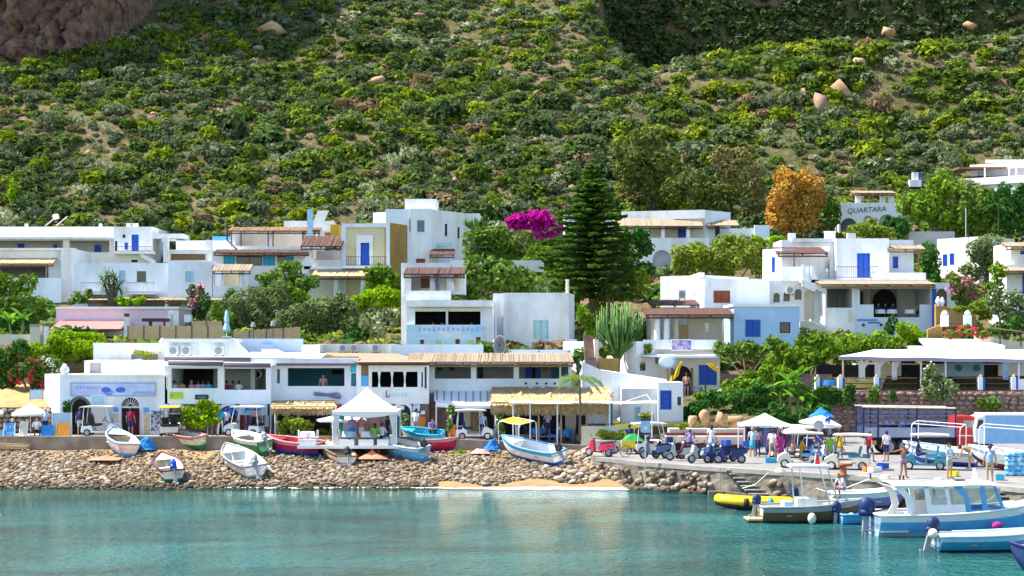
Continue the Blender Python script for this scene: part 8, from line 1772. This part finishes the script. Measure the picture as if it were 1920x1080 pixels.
# tables and chairs
def table(label,loc,cloth=CLOTHW,group='cafe tables'):
    t =thing('cafe_table',label,'table',loc,0,group); b =MB(); n =16; rows =[[(0.42*s_*math.cos(6.283*k/n)*(1+0.06*(k % 2)*(z < 0.7)),0.42*s_*math.sin(6.283*k/n)*(1+0.06*(k % 2)*(z < 0.7)),z) for k in range(n)] for (s_,z) in ((0.02,0.76),(1.0,0.76),(1.06,0.5),(1.08,0.42))]; b.grid(rows,closed=True); b.build('table_top',cloth,t); b =MB(); b.lathe((0,0,0),[(0.25,0),(0.25,0.03),(0.04,0.06),(0.04,0.74)],10); b.build('leg',IRON,t); return t
def chair(label,loc,rz,mat,group='cafe chairs'):
    t =thing('cafe_chair',label,'chair',loc,rz,group); b =MB(); b.box(-0.2,0.2,-0.2,0.2,0.43,0.47); b.build('seat',mat,t); b =MB(); b.box(-0.2,-0.17,-0.2,0.2,0.6,0.88); b.build('backrest',mat,t)
    for (x,y) in ((-0.18,-0.18),(0.18,-0.18),(-0.18,0.18),(0.18,0.18)):b =MB(); b.box(x-0.018,x+0.018,y-0.018,y+0.018,0,0.88 if x < 0 else 0.43); b.build('leg',mat,t)
    return t
k =0
for (px,Y,z,cl,lab) in ((577,96,zd,CLOTHW,'round table with white cloth left of the gazebo'),(655,96.3,zd,PALC,'table under the gazebo, left one'),(690,96.3,zd,CLOTHW,'table under the gazebo, right one'),(1005,100.2,1.9,CLOTHB,'table with a violet blue cloth under the thatched bar, left one'),(1060,100.2,1.8,CLOTHB,'table with a violet blue cloth under the thatched bar, right one'),
        (1650,134.6+1.2,None,CLOTHW,'white clothed table on the veranda, left one'),(1672,134.6+1.2,None,CLOTHW,'white clothed table on the veranda, middle one'),(1706,134.6+1.2,None,CLOTHW,'white clothed table on the veranda, right one'),(1556,114.2,None,CLOTHB,'table with a bright blue cloth at the left end of the restaurant terrace'),(1306,113,None,GREYM,'small grey table in front of the cloth shop')):
    if z is None:z =gz(597,135) if Y > 130 else (gz(733,115) if px > 1500 else gz(745,113))
    table(lab,(gx(px,Y),Y,z),cl)
for (px,Y,z,rz,m_,lab) in ((566,95.6,zd,0.3,CLOTHW,'white chair left of the cloth covered table beside the gazebo'),(590,95.7,zd,3.0,CLOTHW,'white chair right of the cloth covered table beside the gazebo'),(643,95.8,zd,0.2,GREYM,'grey chair at the left gazebo table'),(703,95.9,zd,3.2,GREYM,'grey chair at the right gazebo table'),(1035,99.5,1.85,0.1,BLUE,'tall blue chair in front of the thatched bar'),
        (990,99.9,1.95,0.4,BLUED,'dark chair at the left bar table'),(1074,100,1.75,3.0,BLUED,'dark chair at the right bar table'),(1547,139.5,gz(523,139.5),2.5,WPAINT,'white plastic chair on the upper terrace beside the blue door'),(1318,112.6,gz(745,113),2.8,IRON,'dark chair right of the small shop table'),(1297,112.8,gz(745,113),0.2,IRON,'dark chair left of the small shop table')):
    chair(lab,(gx(px,Y),Y,z),rz,m_)
b =MB(); b.ell((0,0,0.4),(0.36,0.12,0.55),12,8); o =b.build('orange_board',ORP,smooth=True); o.location =(gx(852,99.2),99.2,zprom(gx(852,99.2))-0.05); tag(o,'upright orange body board beside the flowering climber','board')
# inflatable blue float
b =MB()
for k in range(5):b.tube([(-0.75,0,0.12+k*0.24),(0.75,0,0.12+k*0.24)],0.13,8)
o =b.build('inflatable_mattress',blotch('float_print',(0.05,0.40,0.72),[((0.55,0.80,0.90),0.5,0.58,1.5),((0.75,0.36,0.08),0.6,0.66,1)],3),smooth=True); o.location =quay(1912,892); o.rotation_euler =(0,0,R(10)); tag(o,'upright blue and white inflatable mattress at the right edge of the quay','float')

# clutter on the quay and promenade
CRT =[TURQ,ORP,WPAINT,BLUE,YELP]
for k,(px,py,lab) in enumerate(((1445,868,'turquoise fish crate behind the scooters'),(1630,884,'orange fish crate beside the cream golf cart'),(1640,885,'white fish crate right of the orange one'),(1655,878,'blue crate left of the teal golf cart'),(1788,893,'yellow crate right of the teal golf cart'),(1875,900,'turquoise crate right of the man in the periwinkle shirt'))):
    t =thing('fish_crate',lab,'crate',quay(px,py),R(15*k)); b =MB()
    for (x0,x1,y0,y1) in ((-0.3,0.3,-0.2,-0.18),(-0.3,0.3,0.18,0.2),(-0.3,-0.28,-0.18,0.18),(0.28,0.3,-0.18,0.18)):b.box(x0,x1,y0,y1,0.02,0.26)
    b.box(-0.28,0.28,-0.18,0.18,0.02,0.04); b.build('sides',CRT[k % 5],t)
for k,(px,py,lab) in enumerate(((1462,886,'coil of pale rope at the quay edge by the steps'),(1660,899,'coil of rope left of the pointing person'),(1760,905,'coil of rope on the quay behind the cabin boat roof'))):
    b =MB()
    for q in range(4):b.tube([((0.26-0.03*q)*math.cos(a),(0.26-0.03*q)*math.sin(a),0.04+0.05*q) for a in np.linspace(0,6.283,17)],0.03,5,cap=False)
    o =b.build('rope_coil',CREAM); o.location =quay(px,py); tag(o,lab,'rope')
for k,(a_,b_,lab) in enumerate((((1700,905),(1720,985),'mooring rope from the quay down to the stern of the cabin boat'),((1440,887),(1395,940),'mooring rope from the quay to the yellow inflatable'),((1870,918),(1890,975),'mooring rope from the quay to the bow of the cabin boat'))):
    A,B =quay(*a_)+Vector((0,-0.2,0.05)),sea(*b_)+Vector((0,0.6,0.6)); b =MB(); b.tube([A,A.lerp(B,0.5)-Vector((0,0,0.2)),B],0.02,4); tag(b.build('mooring_rope',CREAMP),lab,'rope')
# ================================================================== people
SKIN =pm('tanned_skin',(0.50,0.27,0.17),(0.44,0.23,0.14),5,0.6); SKIND =pm('deep_tanned_skin',(0.36,0.16,0.085),(0.30,0.13,0.07),5,0.6)
HAIRD =pm('dark_hair',(0.035,0.022,0.016),None,8,0.6); HAIRB =pm('light_hair',(0.34,0.21,0.09),None,8,0.6); SHOE =pm('brown_shoe',(0.10,0.06,0.04),None,5,0.7)
KHAKI =pm('khaki_cloth',(0.44,0.37,0.24),None,4,0.9); STRIP =pm('striped_cloth',(0.40,0.30,0.48),(0.62,0.58,0.66),12,0.9,stretch=(0.1,0.1,3)); SHIRTB =pm('periwinkle_shirt',(0.30,0.42,0.72),None,4,0.9)
def skeleton(pose):
    P =dict(pel=(0,0,.95),che=(0,0,1.27),nek=(0,0,1.46),hed=(0,-.015,1.61))
    for s,k in ((-1,'l'),(1,'r')):
        P.update({'sh'+k:(.185*s,0,1.41),'el'+k:(.25*s,.03,1.13),'wr'+k:(.27*s,-.06,.89),'hi'+k:(.095*s,0,.92),'kn'+k:(.105*s,-.02,.50),'an'+k:(.11*s,.02,.085),'to'+k:(.13*s,-.16,.035)})
    if pose == 'walk':P.update(knl=(-.1,-.2,.53),anl=(-.1,-.22,.1),tol=(-.11,-.4,.06),knr=(.1,.06,.5),anr=(.1,.3,.13),tor=(.1,.16,.04),wrl=(-.27,.1,.92),wrr=(.27,-.2,.93))
    if pose == 'point':P.update(ell=(-.46,-.02,1.36),wrl=(-.72,-.05,1.33),elr=(.34,-.05,1.62),wrr=(.22,-.12,1.80),anl=(-.16,.02,.085),tol=(-.2,-.16,.035),anr=(.16,.0,.085),tor=(.2,-.17,.035))
    if pose in ('sit','ride'):
        d =.45; 
        for k in P:x,y,z =P[k]; P[k] =(x,y,z-d)
        for s,k in ((-1,'l'),(1,'r')):P.update({'kn'+k:(.15*s,-.42,.52),'an'+k:(.15*s,-.40,.09),'to'+k:(.16*s,-.58,.04),'el'+k:(.27*s,-.10,.70),'wr'+k:(.18*s,-.34,.72)})
        if pose == 'ride':
            for s,k in ((-1,'l'),(1,'r')):P.update({'el'+k:(.32*s,-.2,.75),'wr'+k:(.3*s,-.46,.68),'kn'+k:(.22*s,-.36,.45),'an'+k:(.22*s,-.3,.02),'to'+k:(.24*s,-.46,-.03)})
    if pose == 'bend':P.update(pel=(0,.1,.88),che=(0,-.2,1.07),nek=(0,-.38,1.13),hed=(0,-.54,1.13),shl=(-.18,-.32,1.1),shr=(.18,-.32,1.1),ell=(-.22,-.42,.85),elr=(.22,-.42,.85),wrl=(-.16,-.5,.62),wrr=(.16,-.5,.62),hil=(-.1,.1,.86),hir=(.1,.1,.86))
    if pose == 'lean':
        for k in P:x,y,z =P[k]; P[k] =(x,y,z-.45)
        P.update(che=(0,-.14,.80),nek=(0,-.27,.97),hed=(0,-.36,1.09),shl=(-.18,-.22,.93),shr=(.18,-.22,.93),ell=(-.25,-.34,.68),elr=(.25,-.34,.68),wrl=(-.12,-.5,.6),wrr=(.12,-.5,.6))
        for s,k in ((-1,'l'),(1,'r')):P.update({'kn'+k:(.15*s,-.42,.50),'an'+k:(.15*s,-.38,.09),'to'+k:(.16*s,-.56,.04)})
    if pose == 'carry':P.update(ell=(-.24,-.05,1.14),wrl=(-.15,-.28,1.16),elr=(.24,-.05,1.14),wrr=(.15,-.28,1.16))
    return {k:Vector(v) for k,v in P.items()}
_PM ={}
def person_mesh(pose,outfit,fine=False):
    key =(pose,outfit,fine)
    if key in _PM:return _PM[key]
    J =skeleton(pose); top =1 if outfit not in ('trunks','swim') else 0; C =[]
    bt =2
    def cap(a,b,ra,rb,z,zsplit=None):C.append((J[a] if isinstance(a,str) else a,J[b] if isinstance(b,str) else b,ra,rb,z,zsplit))
    cap('pel','che',.138,.15,top if outfit != 'trunks' else 0); mid =J['pel'].lerp(J['che'],0.5); cap('pel',J['pel']+Vector((0,0,.04)),.145,.13,bt); cap('che',J['che'].lerp(J['nek'],.75),.15,.085,top if outfit != 'swim' else 0); cap(J['shl'].lerp(J['shr'],.12),J['shl'].lerp(J['shr'],.88),.068,.068,top)
    cap(J['nek']-Vector((0,0,.04)),J['hed']-Vector((0,0,.06)),.052,.05,0); C.append((J['hed']-Vector((0,.012,.03)),J['hed']+Vector((0,.012,.035)),.076,.088,0,None)); C.append((J['hed']+Vector((0,-.09,-.01)),J['hed']+Vector((0,-.105,-.025)),.014,.016,0,None))
    for s in (-1,1):C.append((J['hed']+Vector((.085*s,.01,.0)),J['hed']+Vector((.088*s,.015,-.03)),.018,.014,0,None))
    for s,k in ((-1,'l'),(1,'r')):
        cap('sh'+k,'el'+k,.054,.042,top,(0.62,0) if outfit in ('shorts','dress','tee') else None); cap('el'+k,'wr'+k,.042,.029,0); cap('hi'+k,'kn'+k,.092,.06,bt if outfit != 'trunks' else 2,(0.30 if outfit in ('trunks','swim') else 0.85,0) if outfit != 'trousers' else None)
        cap('kn'+k,'an'+k,.058,.04,2 if outfit == 'trousers' else 0); cap('an'+k,'to'+k,.042,.032,3)
        d =(J['wr'+k]-J['el'+k]).normalized(); sd =d.cross(Vector((0,1,0.2))).normalized(); w0 =J['wr'+k]; C.append((w0,w0+d*.075,.027,.03,0,None))
        fd =d.cross(sd).normalized()*(-0.35)
        for q in range(4):o_ =sd*((q-1.5)*.02); l =(.065,.08,.076,.058)[q]; a_ =w0+d*.075+o_; b_ =a_+d*l*.55; C.append((a_,b_,.0105,.01,0,None)); C.append((b_,b_+(d+fd).normalized()*l*.5,.01,.0085,0,None))
        C.append((w0+d*.02+sd*.02*s,w0+d*.06+sd*.055*s,.013,.011,0,None))
    if outfit == 'dress':C.append((J['pel']-Vector((0,0,.02)),J['pel']-Vector((0,0,.28)),.15,.19,2,None))
    b =MB()
    for (a,e,ra,rb,z,_) in C:
        d =e-a; n =d.length or 1e-4; u =d/n
        pts =[a-u*ra*.98,a-u*ra*.7,a,e,e+u*rb*.7,e+u*rb*.98]; b.tube(pts,[ra*.2,ra*.71,ra,rb,rb*.71,rb*.2],10 if ra > .03 else 6)
    o =b.build('tmp',SKIN); md =o.modifiers.new('r','REMESH'); md.mode ='VOXEL'; md.voxel_size =0.015 if fine else 0.027; md.use_smooth_shade =True
    dg =bpy.context.evaluated_depsgraph_get(); me =bpy.data.meshes.new_from_object(o.evaluated_get(dg)); bpy.data.objects.remove(o)
    n =len(me.polygons); cen =np.empty(n*3,np.float32); me.polygons.foreach_get('center',cen); cen =cen.reshape(-1,3); best =np.full(n,9.0); zi =np.zeros(n,int)
    for (a,e,ra,rb,z,sp) in C:
        A,E =np.array(a),np.array(e); d =E-A; t =np.clip(((cen-A)@d)/max(1e-9,d@d),0,1); dist =np.linalg.norm(cen-(A+t[:,None]*d),axis=1)-(ra+(rb-ra)*t)
        zz =np.full(n,z); 
        if sp:zz =np.where(t < sp[0],z,sp[1])
        m_ =dist < best; best =np.where(m_,dist,best); zi =np.where(m_,zz,zi)
    me.materials.clear(); me.polygons.foreach_set('material_index',zi.astype(np.int32)); _PM[key] =me; me['hed'] =tuple(J['hed']); return me
def hair_mesh(long=False):
    b =MB(); rows =[]
    for (z,r_,yo) in ((.115,.02,.0),(.10,.062,.005),(.06,.088,.012),(.02,.096,.02),(-.03,.092,.035),(-.08 if not long else -.2,.08,.05)):
        rows.append([(r_*math.cos(a),r_*math.sin(a)*1.08+yo,z) for a in np.linspace(-0.35 if z < .05 else -1.57,math.pi+0.35 if z < .05 else 4.71,13)])
    b.grid(rows); return b
_HM ={}
def person(label,loc,rz,pose='stand',outfit='shorts',top=CLOTHW,bottom=NAV,skin=SKIN,hair=HAIRD,long=False,hat=None,s=1.0,fine=False,group=None):
    t =thing('person',label,'person',loc,rz,group); t.scale =(s,s,s); me =person_mesh(pose,outfit,fine).copy()
    for m_ in (skin,top,bottom,SHOE if outfit not in ('swim','trunks') else skin):me.materials.append(m_)
    link(me,'body',t); h_ =Vector(me['hed']); 
    if (long,) not in _HM:_HM[(long,)] =hair_mesh(long)
    o =_HM[(long,)].build('hair',hair,t,True); o.location =h_+Vector((0,0.0,.02))
    if hat:
        b =MB(); b.ell((0,0,.05),(.115,.125,.10),12,7); q =b.build('helmet',hat,t,True); q.location =h_
    return t
def zpr(px,Y):x =gx(px,Y); return Vector((x,Y,zprom(x)))
# waterfront
person('person sitting in a white shirt beside the upright blue sunbed',zpr(69,99.0)-Vector((0,0,0.1)),R(20),'sit','trousers',CLOTHW,BLACK)
person('person with grey hair standing behind the upright blue sunbed',zpr(85,99.4),R(0),'stand','trousers',PALC,NAV,hair=CREAML)
person('shopper in a lilac top left of the group before the blue arch',zpr(393,99.7),R(170),'stand','dress',LIL,LIL,long=True)
person('shopper in a pink dress in front of the blue arch',zpr(402,99.5),R(190),'stand','dress',PKC,MG,hair=HAIRB,long=True)
person('shopper with a turquoise top and white trousers in front of the blue arch',zpr(413,99.3),R(180),'walk','trousers',TQC,CLOTHW,hair=HAIRB)
person('shopper in a grey striped shirt right of the group before the blue arch',zpr(425,99.4),R(160),'carry','shorts',STRIP,NAV)
zf =gz(757,101)+0.05
for k,(px,c_,hr,lab) in enumerate(((327,CLOTHW,HAIRD,'diner in a white shirt, leftmost on the restaurant terrace'),(341,BRC,HAIRD,'diner with a tanned back, second on the restaurant terrace'),(359,PKC,HAIRB,'fair haired diner in pink, third on the restaurant terrace'),(372,PKC,HAIRD,'diner in salmon pink, fourth on the restaurant terrace'),(381,LIL,HAIRD,'diner in violet, fifth on the restaurant terrace'),(391,TQC,HAIRD,'diner in turquoise, rightmost of the restaurant terrace row'))):
    person(lab,(gx(px,101.9),101.9,zf+0.12),R(180 if k % 2 else 150),'sit','tee' if k != 1 else 'swim',c_,NAV,hair=hr)
for k,(px,c_,lab) in enumerate(((425,CR,'diner in red behind the right terrace opening'),(437,BRC,'diner in brown in the middle of the right terrace opening'),(448,CLOTHW,'diner in white in the right terrace opening'))):person(lab,(gx(px,102.2),102.2,zf+0.1),R(200),'sit','tee',c_,NAV)
person('waiter behind the wide glazed terrace of the shade tinted house',(gx(606,103),103,gz(756,102)+0.1),R(10),'stand','trousers',PKC,NAV)
# gazebo
person('woman in a lilac top and blue skirt standing under the gazebo',(gx(660,96.6),96.6,zd),R(180),'stand','dress',LIL,CLOTHB,hair=HAIRB)
person('woman with long dark hair seated under the gazebo in pale green',(gx(703,95.8),95.8,zd),R(200),'sit','trousers',GRC,GREYP,long=True)
person('woman standing behind the gazebo table with bare shoulders',(gx(678,97.0),97.0,zd),R(30),'stand','dress',PKC,CLOTHW,hair=HAIRB,long=True)
person('man in a white shirt seated at the right of the gazebo',(gx(716,96.2),96.2,zd),R(150),'sit','trousers',CLOTHW,NAV)
person('man in black standing at the right curtain of the gazebo',(gx(727,96.8),96.8,zd),R(120),'stand','trousers',BLACK,NAV)
person('person in a purple shirt beside the pink boat',zpr(808,98.8),R(20),'lean','trousers',LIL,BLACK)
person('waiter in a striped shirt standing before the thatched bar',zpr(1027,100.3)+Vector((0,0,0.3)),R(200),'carry','trousers',STRIP,NAV)
person('guest in a red shirt seated at the right of the thatched bar',zpr(1098,101),R(10),'sit','tee',CR,NAV); person('guest in a teal shirt seated at the right of the thatched bar',zpr(1111,101),R(-20),'sit','tee',TEAL,NAV)
person('guest in blue at the left table of the thatched bar',zpr(1018,100.6),R(90),'sit','tee',PALC,NAV); person('guest in white at the right table of the thatched bar',zpr(1047,100.6),R(80),'sit','tee',CLOTHW,NAV)
person('bare backed person standing in front of the cloth shop',(gx(1287,112.4),112.4,gz(745,113)),R(175),'stand','trunks',PKC,NAV,skin=SKIN)
# quay
person('rider with a violet helmet and lilac top on the motorbike',quay(1294,858)+Vector((0,0.2,0.38)),R(178),'ride','shorts',LIL,NAV,hat=LIL)
person('person beside the blue scooter in a white shirt',quay(1214,850)+Vector((0,0.5,0)),R(150),'stand','shorts',CLOTHW,NAV)
person('browsing customer in a pink top at the market tent',quay(1421,856),R(200),'stand','trousers',PKC,NAV,long=True); person('browsing customer in a turquoise wrap at the market tent',quay(1411,857),R(170),'stand','dress',PALC,TQC,hair=HAIRB)
person('woman with bare shoulders driving the cream golf cart',quay(1487,876)+Vector((0,0,0.32)),R(95),'sit','swim',PKC,NAV,hair=HAIRB)
person('passenger in yellow seated in the cream golf cart',quay(1506,876)+Vector((0,0.3,0.32)),R(95),'sit','tee',CLOTHY,NAV)
person('man in a bright green shirt seen from behind beside the golf carts',quay(1556,876),R(185),'stand','shorts',GRC,KHAKI,s=1.03)
person('tanned person in purple trunks pointing with an outstretched arm on the quay',quay(1694,897),R(15),'point','trunks',LIL,LIL,skin=SKIND,hair=HAIRD,fine=True,s=0.98)
person('dark haired passenger in the teal golf cart',quay(1722,880)+Vector((0,0,0.32)),R(75),'sit','tee',NAV,NAV)
person('shirtless person bending over beside the boats on the quay',quay(1822,880)+Vector((0,0.4,0)),R(-100),'bend','shorts',SKIN,KHAKI)
person('man in a periwinkle shirt and khaki shorts standing on the quay',quay(1856,905),R(165),'stand','shorts',SHIRTB,KHAKI,fine=True,s=1.04)
person('man in a white shirt sitting bent forward in the dinghy by the quay',Vector((gx(1582,76.0),76.0,0.62)),R(-60),'lean','shorts',CLOTHW,PKC,hair=HAIRB)
zv =gz(597,135)+0.05
for k,(px,c_,lab) in enumerate(((1647,NAV,'diner on the veranda, leftmost dark figure'),(1660,BLACK,'diner on the veranda, second dark figure'),(1674,NAV,'diner on the veranda under the middle of the arch'),(1720,PKC,'diner on the veranda at the right end'))):person(lab,(gx(px,136.8),136.8,zv),R(20*k-20),'sit','tee',c_,BLACK)
for k,(px,c_,lab) in enumerate(((812,CLOTHW,'diner behind the left pane of the mural house'),(829,PKC,'diner at the right side of the left pane of the mural house'),(884,PKC,'diner behind the right pane of the mural house'))):person(lab,(gx(px,123),123,gz(638,122)+0.1),R(10),'sit','tee',c_,NAV)

for (px,py,rz,po,ou,c1,c2,lab,lg) in ((1448,862,150,'walk','shorts',CLOTHW,KHAKI,'walker in a white shirt and khaki shorts right of the market tent',False),(1462,866,200,'stand','dress',MG,MG,'woman in a magenta dress walking right of the market tent',True),(1180,850,190,'stand','shorts',NAV,KHAKI,'man in navy beside the yellow cargo cart',False),(1334,850,180,'stand','dress',CLOTHW,PALC,'woman in white standing by the roadside wall',True),(1630,868,120,'walk','shorts',CR,NAV,'walker in red between the golf carts and the truck',False),(1662,866,200,'stand','shorts',CLOTHW,NAV,'man in white in front of the truck wheel',False),(1780,898,30,'carry','shorts',PALC,KHAKI,'man in pale blue carrying something beside the teal golf cart',False),(1575,860,170,'stand','dress',CLOTHY,CLOTHY,'woman in a yellow dress behind the cream golf cart with baskets',True)):
    person(lab,quay(px,py),R(rz),po,ou,c1,c2,long=lg)
for (px,rz,c1,c2,lab) in ((150,180,NAV,PALC,'shopper in navy before the left arch of the souvenir shop'),(245,175,CR,NAV,'shopper in red in the right doorway of the souvenir shop'),(480,200,PKC,CLOTHW,'shopper in pink looking at the hanging clothes'),(905,10,PALC,NAV,'man in pale blue standing under the striped awning'),(780,150,CLOTHW,KHAKI,'man in white walking past the blue arched door')):
    person(lab,zpr(px,99.9),R(rz),'stand','shorts',c1,c2)
